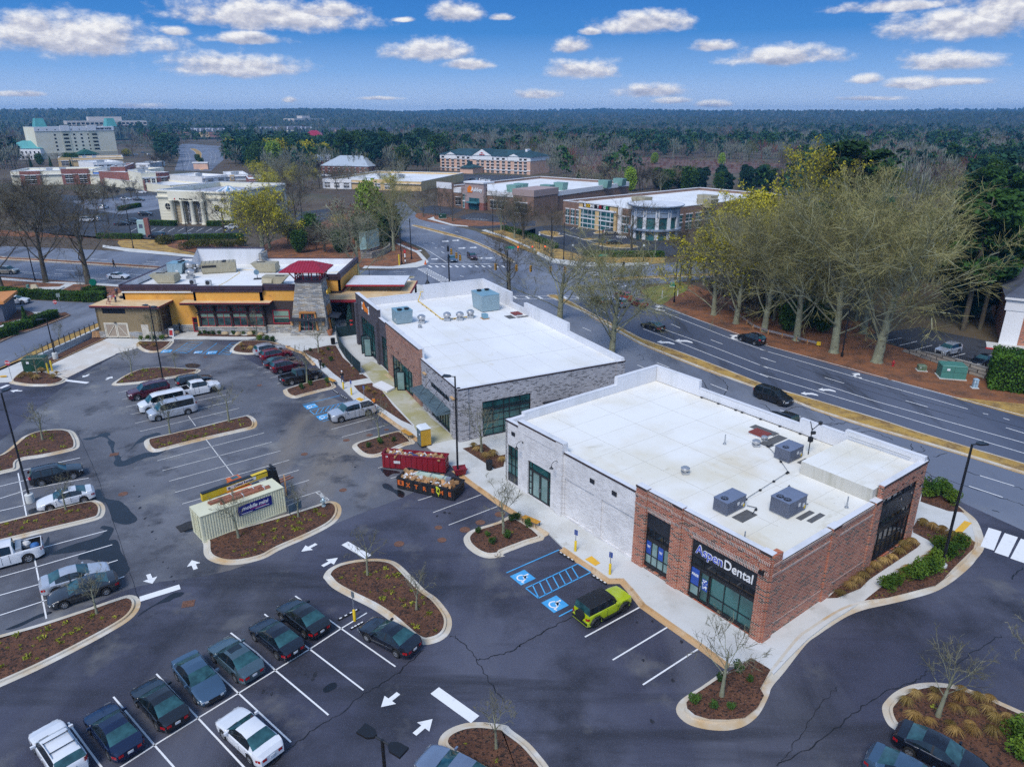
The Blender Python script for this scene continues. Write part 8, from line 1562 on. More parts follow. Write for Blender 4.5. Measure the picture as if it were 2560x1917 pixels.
strip('tan stucco shop row at the foot of the cream hotel','m',(820,815),(1720,790),(812,700),30,m_tanw,[(.0,.2,m_tanw,1.1)]);strip('white shop with wide roof before the tan row','m',(1310,870),(1720,850),(1310,760),30,m_whw,[(.1,.9,m_whw,.9)]);strip('white low shop right of the tan row','m',(1885,830),(2075,830),(1885,768),24,m_whw,[(.1,.9,m_whw,.9)])
strip('yellow and white shop row in front of the terraces','n',(1550,500),(1820,500),(1545,405),40,m_tanw,[(.4,.95,m_whw,.8)]);strip('long white shop row below the slate terraces','n',(1820,505),(2330,505),(1815,410),40,m_whw,[(.3,.36,m_frd,1.),(.6,.66,m_frd,1.)]);strip('grey roofed shop among yellow green trees','n',(1790,575),(2180,575),(1780,500),30,m_whw,[(.1,.9,m_whw,.9)],m_groof)
strip('long low tan store beyond the yellow evergreens','1b',(560,765),(1370,790),(555,690),60,m_tanw,[(.0,.3,m_whw,1.0),(.52,.72,m_tanw,1.15)])
c=G('1b',540,690)
def hiphouse(name,label,t,c,L,W,h,rh,ang,wall,roof,dorm=0,gable=False,group=None):
 o=thing(name,label,'house',(*G(t,*c),0),ang,group);b=MB();b.box(-L/2,L/2,-W/2,W/2,0,h);b.bd('wall',wall,o);b=MB();i=W*.45 if not gable else 0
 b.mesh([(-L/2-.5,-W/2-.5,h),(L/2+.5,-W/2-.5,h),(L/2+.5,W/2+.5,h),(-L/2-.5,W/2+.5,h),(-L/2+i-.5*gable,0,h+rh),(L/2-i+.5*gable,0,h+rh)],[(0,1,5,4),(1,2,5),(2,3,4,5),(3,0,4)]);b.bd('roof',roof,o);Fc=Facade((-L/2,-W/2),(1,0),(0,-1));n=max(2,int(L/3.5));wins(o,Fc,[L*(k+.5)/n for k in range(n)],[h*.12,h*.55],1.3,h*.22,m_dglass,m_wtrim,.05,False)
 for k in range(dorm):
  x=-L/2+L*(k+.5)/dorm;b=MB();b.box(x-.9,x+.9,-W*.42,-W*.1,h,h+rh*.6);b.mesh([(x-1.1,-W*.44,h+rh*.6),(x+1.1,-W*.44,h+rh*.6),(x+1.1,0,h+rh*.6),(x-1.1,0,h+rh*.6),(x,-W*.44,h+rh*.9),(x,0,h+rh*.9)],[(0,1,4),(1,2,5,4),(3,0,4,5)]);d=b.bd('dormer',m_wtrim,o)
 if gable: b=MB();b.face([(-W*.25,-W/2-1.,h*.5),(W*.25,-W/2-1.,h*.5),(W*.25,-W/2-1.,h),(0,-W/2-1.,h+rh*.8),(-W*.25,-W/2-1.,h)]);b.bd('gable',wall,o)
 return o
for i,(x,y,wl) in enumerate(((680,430,m_pkb),(815,430,m_tanw),(935,425,m_whw),(1060,430,m_frd),(1420,415,m_frd),(1640,400,m_crw),(1780,400,m_whw))): hiphouse('terrace_house','%s terraced house with slate roof and white dormers'%('pink','tan','white','red brick','dark red','cream','pale')[i]+(' by the far road' if i<4 else ' above the white shop row'),'n',(x,y),28,14,11,6,0,wl,m_gsl,3)
hiphouse('terrace_house','long grey terrace with five dormers and a red gable','n',(2010,400),60,15,12,6,0,m_crw,m_gsl,5);hiphouse('terrace_house','slate terrace half hidden right of the red gable','1b',(400,335),40,15,11,6,0,m_pkb,m_gsl,4)
for i,(x,y) in enumerate(((650,345),(720,352),(790,340),(860,342),(930,345),(1010,340),(1100,340))): hiphouse('gabled_house','dark roofed gabled house %s in the row beyond the pines'%('closest to the pale office','second from the pale office','third from the pale office','in the middle','third from the wooded end','second from the wooded end','at the wooded end')[i],'1b',(x,y),18,14,8,8,.5+.15*i,m_tanw if i%2 else m_pkb,m_gsl,0,True)
hiphouse('pavilion','square white pavilion with red hipped roof by the white shops','1b',(490,385),26,20,9,7,0,m_tanw,m_redroof);hiphouse('pavilion','white pavilion with teal hipped roof left of the cream hotel','m',(450,705),32,24,9,6,0,m_whw,m_teal2)
hiphouse('roadhouse','brick roadhouse with silver hipped roof among bare trees','1b',(800,640),34,20,5,6,-.3,m_frd,mat('silver_roof',(.45,.5,.55),.5,.2));hiphouse('roadhouse','low grey roofed wing behind the bare trees','1b',(560,585),50,22,5,4,-.1,m_frd,MT['silver_roof'])
random.seed(31)
for i in range(16): x=random.choice((random.uniform(150,2100),random.uniform(900,2186)));hiphouse('distant_house','tiny pale house showing between trees on the far hillside',random.choice(('1b','1c','1c')),(x,random.uniform(215,300)),16,12,8,6,random.random()*3,m_whw,m_gsl,0,False,'tiny houses on the wooded hillside')
# brick office at the right edge
Q_,FQ,L,h,RQ=blk('brick_office','red brick office with white corner pilaster and dentilled white cornice','2d',(1985,870),(2700,960),(2050,610),26,m_red,m_groof,.5,h=7.6)
sect(Q_,FQ,-.3,2.2,0,h,m_whw,0,.4,'pilaster');g=MB();FQ.box(g,-.6,L,h*.78,h+.1,0,.5);FQ.box(g,-.9,L,h+.1,h+.6,-.5,.9);g.bd('cornice',m_wtrim,Q_);sect(Q_,FQ,-2,L,0,.35,m_conc,0,3.2,'plinth_walk');sect(Q_,FQ,-2.1,L,.0,.2,MT['notice_red'],3.2,3.35,'red_kerb');b=MB();b.mesh([(-1,-1,h+.6),(L,-1,h+.6),(L,26,h+.6),(-1,26,h+.6),(6,12,h+4.5),(L-6,12,h+4.5)],[(0,1,5,4),(1,2,5),(2,3,4,5),(3,0,4)]);b.bd('hip_roof',m_gsl,Q_);wins(Q_,FQ,[6,11,16],[1.2],2,3,m_dglass,m_wtrim,.05)
# curved glass wall sign on the wooded corner, low stone wall, monuments in the median
c=px("1b 865,1300 920,1295 980,1278 1025,1262");t=thing('curved_sign_wall','pale green curved panel wall on a low stone base at the wooded corner','sign wall',(0,0,0));b=MB();b.strip(c,c,.8,5.5,0,False);n=inset(c,.3,False);b.strip(n,n,.8,5.5,0,False);b.strip(c,n,5.5,5.5,0,False);b.bd('panel',mat('pale_green_panel',(.36,.55,.52),.4,var=.15,vs=.3),t);b=MB();b.strip(c,c,0,.85,0,False);b.strip(c,inset(c,-.4,False),.85,.85,0,False);b.bd('base',m_stone,t)
c=px("1b 870,1350 960,1345 1060,1318 1110,1285 1115,1265");t=thing('stone_wall','low curved stone wall edging the wooded corner bed','wall',(0,0,0));b=MB();n=inset(c,.5,False);b.strip(c,c,0,1.6,0,False);b.strip(n,n,0,1.6,0,False);b.strip(c,n,1.6,1.6,0,False);b.bd('wall',m_blkw,t)
t=thing('median_monument','small pale brick monument at the end of the far median','monument',(*G('n',797,850),.1));b=MB();b.box(-5,5,-1,1,0,4);b.bd('plinth',m_pkb,t);b=MB();b.box(-5.5,5.5,-1.4,1.4,4,4.8);b.bd('cap',m_wtrim,t)
rng=np.random.default_rng(5)
def fol(name,c1,c2,rough=.85,tr=.0):
 """foliage colour with a little change from plant to plant and clump to clump"""
 m=bpy.data.materials.new(name);m.use_nodes=True;nt=m.node_tree;L=nt.links;b=nt.nodes['Principled BSDF'];b.inputs['Roughness'].default_value=rough;b.inputs['Specular IOR Level'].default_value=.25
 tc=nd(nt,'ShaderNodeNewGeometry');n=nd(nt,'ShaderNodeTexNoise');n.inputs['Scale'].default_value=.45;n.inputs['Detail'].default_value=3;L.new(tc.outputs['Position'],n.inputs['Vector'])
 r=nd(nt,'ShaderNodeValToRGB');r.color_ramp.elements[0].position=.36;r.color_ramp.elements[1].position=.66;r.color_ramp.elements[0].color=(*c1,1);r.color_ramp.elements[1].color=(*c2,1);L.new(n.outputs['Fac'],r.inputs['Fac'])
 oi=nd(nt,'ShaderNodeObjectInfo');mr=nd(nt,'ShaderNodeMapRange');mr.inputs['To Min'].default_value=.75;mr.inputs['To Max'].default_value=1.25;L.new(oi.outputs['Random'],mr.inputs[0])
 y=nd(nt,'ShaderNodeVectorMath',operation='SCALE');L.new(r.outputs[0],y.inputs[0]);L.new(mr.outputs[0],y.inputs['Scale']);L.new(y.outputs[0],b.inputs['Base Color']);MT[name]=m;return m
f_pine=fol('pine_needles',(.009,.036,.01),(.045,.105,.018));f_pine2=fol('dark_needles',(.007,.03,.02),(.022,.075,.04));f_wood=fol('grey_woods',(.11,.12,.095),(.21,.22,.17));f_yel=fol('yellow_buds',(.3,.27,.01),(.52,.46,.03));f_lime=fol('fresh_leaves',(.16,.26,.02),(.28,.4,.05));f_green=fol('green_leaves',(.02,.055,.012),(.06,.12,.02));f_olive=fol('olive_leaves',(.05,.06,.012),(.11,.11,.02))
f_twig=fol('grey_twigs',(.12,.115,.075),(.22,.21,.14));f_twigd=fol('dark_twigs',(.06,.05,.032),(.13,.11,.07));f_twigl=fol('lichen_twigs',(.14,.13,.05),(.34,.31,.13));f_redt=fol('red_buds',(.12,.035,.03),(.2,.07,.055));f_mauve=fol('mauve_twigs',(.075,.058,.052),(.14,.115,.1));f_hedge=fol('hedge_leaves',(.02,.06,.008),(.07,.15,.015))
m_bark=layered('bark',(.085,.07,.05),[((.14,.13,.09),1.5,.45,.65,5,(1,1,.3)),((.045,.035,.028),3.,.52,.7,4)],.95);m_limb=mat('pale_limb',(.3,.31,.2),.9,var=.25,vs=1.5);m_barkl=layered('lichen_bark',(.2,.2,.13),[((.3,.31,.2),1.5,.45,.65,5),((.08,.07,.055),2.5,.55,.7,4)],.95)
def qmesh(name,Q,mats,mi=None):
 Q=np.asarray(Q,dtype=np.float32);n=len(Q);me=bpy.data.meshes.new(name);me.vertices.add(n*4);me.vertices.foreach_set('co',Q.reshape(-1));me.loops.add(n*4);me.loops.foreach_set('vertex_index',np.arange(n*4,dtype=np.int32));me.polygons.add(n);me.polygons.foreach_set('loop_start',np.arange(0,n*4,4,dtype=np.int32))
 for m in mats: me.materials.append(m)
 if mi is not None: me.polygons.foreach_set('material_index',np.asarray(mi,dtype=np.int32))
 me.update(calc_edges=True);return me
def nrm(v): return v/(np.linalg.norm(v,axis=-1,keepdims=True)+1e-9)
def ribbons(A,B,w0,w1):
 A,B=np.asarray(A),np.asarray(B);d=nrm(B-A);s=nrm(np.cross(d,rng.normal(size=d.shape)));w0=np.asarray(w0).reshape(-1,1) if np.ndim(w0) else w0
 return np.stack([A-s*w0,A+s*w0,B+s*w1,B-s*w1],1)
def leafq(P,size):
 n=len(P);a=nrm(rng.normal(size=(n,3)));b=nrm(np.cross(a,rng.normal(size=(n,3))));s=size*rng.uniform(.6,1.3,(n,1));return np.stack([P-a*s-b*s*.5,P+a*s-b*s*.5,P+a*s+b*s*.5,P-a*s+b*s*.5],1)
def bare_tree(seed,Ht,R,th=.25,limbs=11,w=.016,vase=.75,leaf=0,nsub=8,ntw=8,nf=4):
 """trunk with limbs, then branches, twigs and fine twigs filling an uneven crown; unit metres"""
 r=np.random.default_rng(seed);T=MB();tr=Ht*.022
 top=np.array([r.normal()*.03*Ht,r.normal()*.03*Ht,Ht*.62]);T.tube([(0,0,-.2),(0,0,.3),tuple(top*np.array([.3,.3,.45])),tuple(top)],[tr*1.7,tr*1.15,tr*.85,tr*.35],7)
 Q=[];tips=[]
 def path(p,d,L,bend,n):
  P=[p]
  for i in range(n): d=nrm(d+np.array([0,0,bend])+r.normal(size=3)*.13);p=p+d*L/n;P.append(p)
  return P,d
 for i in range(limbs):
  t=th+(.95-th)*(i+r.uniform(0,.6))/limbs;p=top*t if t>.4 else np.array([0,0,top[2]*t]);a=2.4*i+r.uniform(-.4,.4);up=vase+(t-th)*.9
  d=nrm(np.array([math.cos(a),math.sin(a),up]));L=min(R*1.25/max(.35,math.hypot(d[0],d[1])),(Ht-p[2])/max(.25,d[2]))*r.uniform(.78,1.0)
  P,_=path(p,d,L,.05,5);rr=tr*(.36-.2*t);T.tube([tuple(q) for q in P],[rr,rr*.8,rr*.62,rr*.45,rr*.3,rr*.14],5,0,False)
  for j in range(nsub):
   f=r.uniform(.22,1.0);k=min(4,int(f*5));q=P[k]+(P[k+1]-P[k])*(f*5-k);dd=nrm(nrm(P[k+1]-P[k])+r.normal(size=3)*.62+np.array([0,0,.12]));l2=L*.42*(1.15-f*.55)*r.uniform(.7,1.2)
   P2,_=path(q,dd,l2,.06,3);w2=max(w*2.2,rr*.26)
   for u,v in zip(P2,P2[1:]): Q.append((u,v,w2,w2*.7))
   for k2 in range(ntw):
    f2=r.uniform(.2,1);kk=min(2,int(f2*3));q2=P2[kk]+(P2[kk+1]-P2[kk])*(f2*3-kk);d2=nrm(nrm(P2[kk+1]-P2[kk])+r.normal(size=3)*.6+np.array([0,0,.08]));l3=l2*.42*r.uniform(.6,1.3);e=q2+d2*l3;Q.append((q2,e,w*1.3,w*.9))
    for _ in range(nf):
     f3=r.uniform(.25,1);q3=q2+(e-q2)*f3;d3=nrm(d2+r.normal(size=3)*.65);e3=q3+d3*l3*r.uniform(.4,.8);Q.append((q3,e3,w,w*.6));tips.append(e3)
 A=np.array([q[0] for q in Q]);B=np.array([q[1] for q in Q]);kz=Ht/np.percentile(B[:,2],99.3);A[:,2]*=kz;B[:,2]*=kz;tips=[np.array([p[0],p[1],p[2]*kz]) for p in tips];T.v=[(x,y,z*kz) for x,y,z in T.v];q=ribbons(A,B,np.array([x[2] for x in Q]),np.array([x[3] for x in Q]).reshape(-1,1))
 return T,q,np.array(tips)
def pine_tree(seed,Ht,R,low=.35,n=26,per=150,leaf=.34):
 r=np.random.default_rng(seed);T=MB();tr=Ht*.013;T.tube([(0,0,-.2),(0,0,Ht*.5),(0,0,Ht*.97)],[tr*1.4,tr,tr*.25],7);C=[]
 for i in range(n):
  f=low+(1-low)*(i+r.random())/n;a=r.uniform(0,6.28);rad=R*(math.sin(math.pi*min(1,max(.12,(1-f)/(1-low)*.75+.14)))**.7)*r.uniform(.55,1.1);c=np.array([math.cos(a)*rad*.75,math.sin(a)*rad*.75,Ht*f]);T.tube([(0,0,c[2]-.08*rad-.3),tuple(c)],[tr*.4,.03],4,0,False);C.append((c,R*r.uniform(.24,.42)))
 P=[]
 for c,s in C: v=nrm(r.normal(size=(per,3)))*(r.uniform(.35,1,(per,1))**.5);P.append(c+v*np.array([s,s,s*.62]))
 return T,leafq(np.concatenate(P),leaf)
def bush_q(seed,n,R,Hh,leaf,cl=9):
 r=np.random.default_rng(seed);P=[]
 for i in range(cl):
  a=r.uniform(0,6.28);f=r.uniform(.0,.6);c=np.array([math.cos(a)*R*f,math.sin(a)*R*f,Hh*r.uniform(.35,.75)]);v=nrm(r.normal(size=(n//cl,3)))*(r.uniform(.5,1,(n//cl,1))**.5);P.append(c+v*np.array([R*.5,R*.5,Hh*.38]))
 P=np.concatenate(P);P[:,2]=np.abs(P[:,2]);return leafq(P,leaf)
PROTO={}
def proto(k,T,Q,tm,lm,mi=None):
 if mi is None: lm=[lm,m_barkl if 'grey' in k else m_bark];mi=np.where(np.linalg.norm(Q[:,1]-Q[:,0],axis=1)>.045,1,0) if k[:4] in('grey','stre','mauv') else None;lm=lm if mi is not None else lm[:1]
 PROTO[k]=(T.data(k+'_trunk',tm,60) if T else None,qmesh(k+'_crown',Q,lm if isinstance(lm,list) else [lm],mi))
def mixed(k,T,q,tips,tm,lm,leafm,frac,size):
 n=int(len(tips)*frac);P=tips[rng.permutation(len(tips))[:n]];l=leafq(P+rng.normal(size=P.shape)*.1,size);proto(k,T,np.concatenate([q,l]),tm,[lm,leafm,m_limb],np.r_[np.where(np.linalg.norm(q[:,1]-q[:,0],axis=1)>.034,2,0),np.ones(len(l))])
for i in range(3): T,q,tp=bare_tree(40+i,15,5.6,.2,17,.0095,1.1,nsub=11,ntw=9,nf=5);mixed('oak%d'%i,T,q,tp,m_barkl,f_twigl,f_olive,.16,.06)
for i in range(3): T,q,tp=bare_tree(60+i,14,5.2,.3,12,.0105,1.15,nsub=8,ntw=8,nf=5);proto('street%d'%i,T,q,m_bark,f_twigd)
for i in range(2): T,q,tp=bare_tree(70+i,13,5.,.15,12,.0105,1.2,nsub=8,ntw=9,nf=5);proto('grey%d'%i,T,q,m_barkl,f_twig)
for i in range(2): T,q,tp=bare_tree(80+i,12,4.6,.12,12,.011,1.2,nsub=8,ntw=8,nf=5);mixed('yellow%d'%i,T,q,tp,m_barkl,f_twigl,f_yel,1.,.11)
T,q,tp=bare_tree(90,11,4.2,.2,11,.02,1.3,nsub=7,ntw=7,nf=4);mixed('redbud',T,q,tp,m_bark,f_mauve,f_redt,.7,.11)
T,q,tp=bare_tree(91,10,4.2,.12,12,.03,1.0,nsub=8,ntw=8,nf=4);proto('mauve',T,q,m_bark,f_mauve)
for i in range(2): T,q=pine_tree(100+i,20,4.6,.42,30,170,.36);proto('pine%d'%i,T,q,m_bark,f_pine)
T,q=pine_tree(103,13,4.2,.12,30,170,.36);proto('darkpine',T,q,m_bark,f_pine2)
T=MB();T.tube([(0,0,-.2),(0,0,6)],[.3,.1],6);proto('bushy',T,bush_q(3,4200,4.2,9,.26,22),m_bark,f_green);T=MB();T.tube([(0,0,-.2),(0,0,6)],[.3,.1],6);proto('pear',T,bush_q(4,4200,3.6,9,.24,24),m_bark,f_lime);T=MB();T.tube([(0,0,-.2),(0,0,5)],[.3,.1],6);proto('gold',T,bush_q(5,3600,4.,9,.24,22),m_bark,f_yel)
T=MB();T.tube([(0,0,0),(0,0,4)],[.15,.05],6);q=[]
for i in range(30): z=.3+i*.16;rr=1.0*(1-i/32);v=nrm(rng.normal(size=(70,3)))*rng.uniform(.6,1,(70,1));q.append(np.c_[v[:,:2]*rr,z+v[:,2]*.2])
proto('cone',T,leafq(np.concatenate(q),.13),m_bark,f_green);T=MB();T.tube([(0,0,0),(0,0,4)],[.12,.04],6);proto('spruce',T,leafq(np.concatenate(q)*np.array([1.2,1.2,1]),.12),m_bark,fol('blue_needles',(.03,.09,.08),(.08,.17,.15)))
for i in range(3): T,q,tp=bare_tree(120+i,4.,1.1,.42,9,.007,1.4,nsub=5,ntw=5,nf=2);proto('sapling%d'%i,T,q,m_barkl,f_twig)
BASEH=dict(oak=15,street=14,grey=13,yellow=12,redbud=11,mauve=10,pine=20,darkpine=13,bushy=9,pear=9,gold=9,cone=5,spruce=5,sapling=4)
NAMES=dict(oak='oak_tree',street='bare_tree',grey='bare_tree',yellow='budding_tree',redbud='budding_tree',mauve='bare_tree',pine='pine_tree',darkpine='pine_tree',bushy='evergreen_tree',pear='pear_tree',gold='budding_tree',cone='conical_evergreen',spruce='spruce_tree',sapling='sapling')
def tree(k,c,h,label,group=None,z=0,wd=1.,cat='tree'):
 b=k.rstrip('0123456789');t=thing(NAMES[b],label,cat,(*c,z),rng.uniform(0,6.28),group);s=h/BASEH[b];t.scale=(s*wd,s*wd,s);tm,cm=PROTO[k]
 for nm,me in (('trunk',tm),('crown',cm)):
  o=bpy.data.objects.new(nm,me);COL.objects.link(o);o.parent=t
 return t
def T2(k,t,b0,top,label,wd=1.,**kw): c=G(t,*b0);tree(k,c,hz(c,top),label,wd=wd,**kw)
for k,t,b0,top,l,wd in (('oak0','2d',(965,1010),('1d',1080,770),'broad bare oak beside the small parking lot',1.2),('oak1','2d',(610,930),('1d',640,790),'bare oak with a leaning trunk by the black street pole',1.1),('oak2','2d',(300,830),('1d',330,830),'tall bare oak above the end of the guard rail',1.),('oak0','2d',(35,755),('1d',60,830),'bare oak at the middle of the guard rail',1.),('grey0','2c',(1920,690),('1c',2080,900),'slim bare tree at the start of the guard rail',1.),('yellow0','2c',(1735,620),('1c',1900,1080),'yellow green budding tree by the dark shrubs at the rail',1.25),
 ('oak1','2d',(850,770),('1d',760,560),'tall greenish bare tree behind the parking lot oak',.9),('yellow1','1c',(1930,1380),('1c',2060,740),'large golden budding tree in the stand',1.0),('street0','1c',(1530,1560),('1c',1560,1000),'dark leaning bare tree at the grassy corner',1.2),('pine0','1d',(700,1300),('1d',680,410),'tallest round topped pine over the stand of oaks',1.5),('yellow0','1d',(360,1300),('1d',380,400),'tall pale yellow budding tree left of the round pine',.9),
 ('pine1','2d',(1680,750),('1d',1900,800),'leaning tall pine right of the parking lot',1.15),('pine0','2d',(1820,740),('1d',2060,950),'second tall pine right of the parking lot',1.1),('pine1','2d',(2080,560),('1d',2120,760),'pine behind the white columned office',1.3),
 ('street1','2a',(735,365),('1a',700,620),'large bare tree nearest the restaurant on the cross street',1.05),('street2','2a',(380,350),('1a',290,660),'bare tree beside the black street pole on the cross street',1.0),('street0','2a',(10,400),('1a',30,690),'bare tree cut by the picture edge on the cross street',1.1),('street1','2a',(-160,330),('1a',-60,700),'bare tree at the far edge of the cross street',1.1),
 ('street2','2b',(2095,450),('1b',2060,1130),'dark bare tree at the near corner of the crossing',1.3),('grey0','2c',(460,660),('1c',480,1140),'pale leafless tree behind the white parapet, smaller',1.5),('oak2','2c',(890,950),('1c',870,1150),'large leafless tree with mistletoe behind the shop roofs',1.15),
 ('grey1','1b',(850,1545),('1b',830,860),'tall pale bare tree with reddish top behind the restaurant',1.05),('oak1','1b',(1140,1280),('1b',1130,700),'massive dark bare oak at the wooded corner',.95),('redbud','1b',(780,1250),('1b',800,850),'reddish budding tree behind the pale bare one',1.1),('pear','1b',(940,1180),('1b',900,730),'olive evergreen behind the wooded corner wall',.8),('street0','1b',(330,1080),('1b',320,640),'dark bare tree beside the bank side drive',1.1),('mauve','1b',(570,1290),('1b',560,1060),'low mauve thicket tree on the brown slope',1.4),('mauve','1b',(430,1240),('1b',420,1070),'second low mauve thicket tree on the brown slope',1.3),('bushy','1b',(1060,1250),('1b',1060,1080),'dark evergreen bush under the big oak',.8),('bushy','1b',(700,1300),('1b',690,1120),'dark green evergreen above the curved wall',1.),
 ('street1','1a',(1860,1160),('1a',1820,760),'round headed bare tree in front of the bank',1.2),('yellow0','1a',(2170,1290),('1a',2150,740),'yellow budding tree beside the bank side wall',1.1),('yellow1','1b',(60,1290),('1b',50,770),'thin yellow green tree behind the restaurant screen wall',1.0),('grey0','1b',(115,1260),('1b',110,830),'greenish bare tree beside the thin yellow one',1.1),
 ('street0','g',(955,490),('g',960,130),'bare street tree first along the store frontage',.9),('street1','g',(1095,480),('g',1100,100),'slim bare street tree second along the store frontage',.6),('street2','g',(1165,490),('g',1160,130),'slim bare street tree third along the store frontage',.6),('street0','g',(1305,545),('g',1290,120),'bare street tree in front of the mauve gable',.9),('grey1','g',(1890,650),('g',1880,100),'bare tree at the store drive, taller',.9),('street1','g',(1925,660),('g',1950,230),'bare tree at the store drive, shorter',.7),('grey0','g',(2050,750),('g',2060,210),'bare tree on the verge hedge, paler',.9),('street2','g',(2160,750),('g',2180,250),'bare tree on the verge hedge, darker',.9),
 ('street1','1c',(1055,1315),('1c',1060,840),'bare tree on the kerb before the glazed drum',1.0),('street0','1c',(395,1260),('1c',400,880),'bare tree beside the verge pole',.8),('street2','1c',(160,1185),('1c',150,880),'bare tree on the store verge, by the hedge start',1.2),('pear','1c',(1045,790),('1c',1040,605),'bright green rounded tree in front of the brown field',1.0),('grey0','1c',(500,760),('1c',500,640),'olive bare tree behind the home store roof',1.4),('cone','1c',(615,740),('1c',615,610),'dark conical evergreen behind the home store roof',1.2),('gold','1c',(825,690),('1c',825,625),'small orange yellow tree in the brown field',1.1),('gold','1c',(2080,1200),('1d',80,800),'bright yellow tree at the end of the furniture store roof',1.3),
 ('bushy','1a',(1390,400),('1a',1400,390),'',0),('cone','k',(350,815),('k',320,550),'tall dark conical evergreen between the drive hedges',1.0),('cone','1a',(260,590),('1a',255,500),'golden conical evergreen before the cream hotel, first',.9),('cone','1a',(590,590),('1a',585,525),'golden conical evergreen by the tan shop row',1.),('street2','1a',(930,500),('1a',920,350),'lone bare tree against the cream hotel wall',1.3),('gold','1a',(1050,500),('1a',1040,440),'yellow green tree at the corner of the cream hotel',1.6),('bushy','1a',(1640,545),('1a',1640,485),'round clipped tree in the far median, farther',1.),('bushy','1a',(1668,575),('1a',1666,515),'round clipped tree in the far median, nearer',1.),('street1','1a',(1420,470),('1a',1410,300),'broad bare tree beside the far curved road',1.4),('mauve','1a',(1350,590),('1a',1340,455),'rounded mauve bare tree by the shops',1.6),
 ('spruce','f',(1365,950),('f',1365,690),'blue green young spruce before the patio',.9),('spruce','e',(1110,1260),('e',1105,1040),'blue green young spruce beside the service yard',1.),('street0','2a',(690,470),('2a',640,200),'thin leafless sapling in the clipped hedge planter',.5),('grey0','k',(775,975),('k',745,740),'sapling with a flared crown in the dry grass strip',.7)):
 if l: T2(k,t,b0,top,l,wd)
# saplings in the lot
for i,(t,x,y,tt,tx,ty,l) in enumerate((('3a',355,335,'3a',320,30,'bare sapling in the rounded bed by the bays'),('3a',548,915,'3a',500,640,'bare sapling behind the white saloon'),('4a',805,395,'4a',760,50,'bare sapling in the long bottom bed'),('3a',1410,280,'3a',1370,-20,'bare sapling at the bay end of the long middle bed'),('3a',1897,185,'3a',1870,-130,'bare sapling at the aisle end of the long middle bed'),('3a',1975,1145,'3a',1950,740,'bare sapling in front of the container banner'),('3b',352,975,'3b',320,690,'bare sapling beside the info panel'),('4b',925,75,'3b',880,1090,'bare sapling at the tip of the teardrop bed'),('4b',1330,360,'4b',1310,20,'bare sapling at the wide end of the teardrop bed'),('4b',1990,1510,'4b',1970,1090,'bare sapling in the rounded bed at the bottom'),('4c',1800,1080,'4c',1850,470,'bare sapling before the brick corner'),('4d',1470,1245,'4d',1560,620,'tallest leaning sapling in the grassy island'),('3b',2050,1110,'3b',2050,650,'bare sapling by the bench and the white wall'),('3b',1022,345,'2b',1000,1340,'bare sapling near the portable toilet'),('3b',1868,440,'2b',1890,1340,'multi stemmed sapling in the corner mulch bed'),('2b',425,1185,'2b',405,870,'bare sapling beside the black pickup'),('2b',520,940,'2b',510,680,'vase shaped sapling in the walk bed'),('2a',1095,1125,'2a',1080,880,'bare sapling at the point of the tapered bed'),('2a',1455,1065,'2a',1440,920,'small bare sapling in the middle of the tapered bed'),('k',490,1460,'k',440,1050,'bare sapling beside the green cabinet'),('e',885,1420,'e',840,950,'bare sapling in the service yard bed'),('2a',2130,830,'2a',2115,590,'bare sapling before the restaurant windows'),('4d',2250,1000,'4d',2160,430,'pale sapling cut by the right edge'))):
 c=G(t,x,y);tree('sapling%d'%(i%3),c,max(2.2,min(6.5,hz(c,(tt,tx,ty)))),l,None,.12)
# stands of trees: scattered over a patch of ground, kept apart
def scatter(s,n,sep,P=None,avoid=()):
 P=P or px(s);xs=[p[0] for p in P];ys=[p[1] for p in P];out=[]
 for _ in range(n*40):
  if len(out)>=n:break
  q=(rng.uniform(min(xs),max(xs)),rng.uniform(min(ys),max(ys)))
  if inside(q,P) and all((q[0]-o[0])**2+(q[1]-o[1])**2>sep*sep for o in out) and not any(inside(q,a) for a in avoid): out.append(q)
 return out
def stand(s,n,sep,kinds,h0,h1,label,group):
 kk=[k for k in kinds]
 for i,c in enumerate(scatter(s,n,sep)): tree(kk[int(rng.integers(len(kk)))],c,rng.uniform(h0,h1),label,group)
stand("2c 1560,440 1700,560 1900,560 2d 200,700 400,730 800,740 1000,650 1300,560 1500,480 1400,250 800,100 0,100 2c 1800,150 1600,300",44,4.5,['oak0','oak1','oak2','grey0','grey1','yellow0','yellow1','yellow0'],10,14,'bare or yellow budding tree inside the stand across the main road','trees of the stand across the main road')
stand("2d 200,600 700,620 1000,550 1400,350 1000,50 400,50",10,7,['pine0','pine1','darkpine'],13,17,'dark pine inside the stand across the main road','pines of the stand across the main road')
stand("2c 1650,530 1800,590 2050,690 2d 250,760 480,800 560,740 300,680 0,620",14,4,['bushy','mauve','bushy'],4,6.5,'dark undergrowth shrub tree behind the guard rail','shrub trees behind the guard rail')
stand("2d 1500,500 1700,640 2000,560 2186,420 2400,300 2400,-100 1700,-100 1500,200",20,6.5,['pine0','pine1','darkpine','bushy'],15,24,'dark pine in the wood right of the parking lot','pines right of the parking lot')
stand("1d 1250,900 1500,1000 2000,950 2400,900 2400,600 1500,640",22,8,['darkpine','pine0','pine1','bushy'],13,20,'green pine in the belt at the right edge','pines at the right edge');stand("1d 1300,880 1700,900 2000,860 1900,800 1400,800",6,9,['redbud','mauve','grey1'],13,17,'reddish bare tree among the right edge pines','reddish trees among the right edge pines')
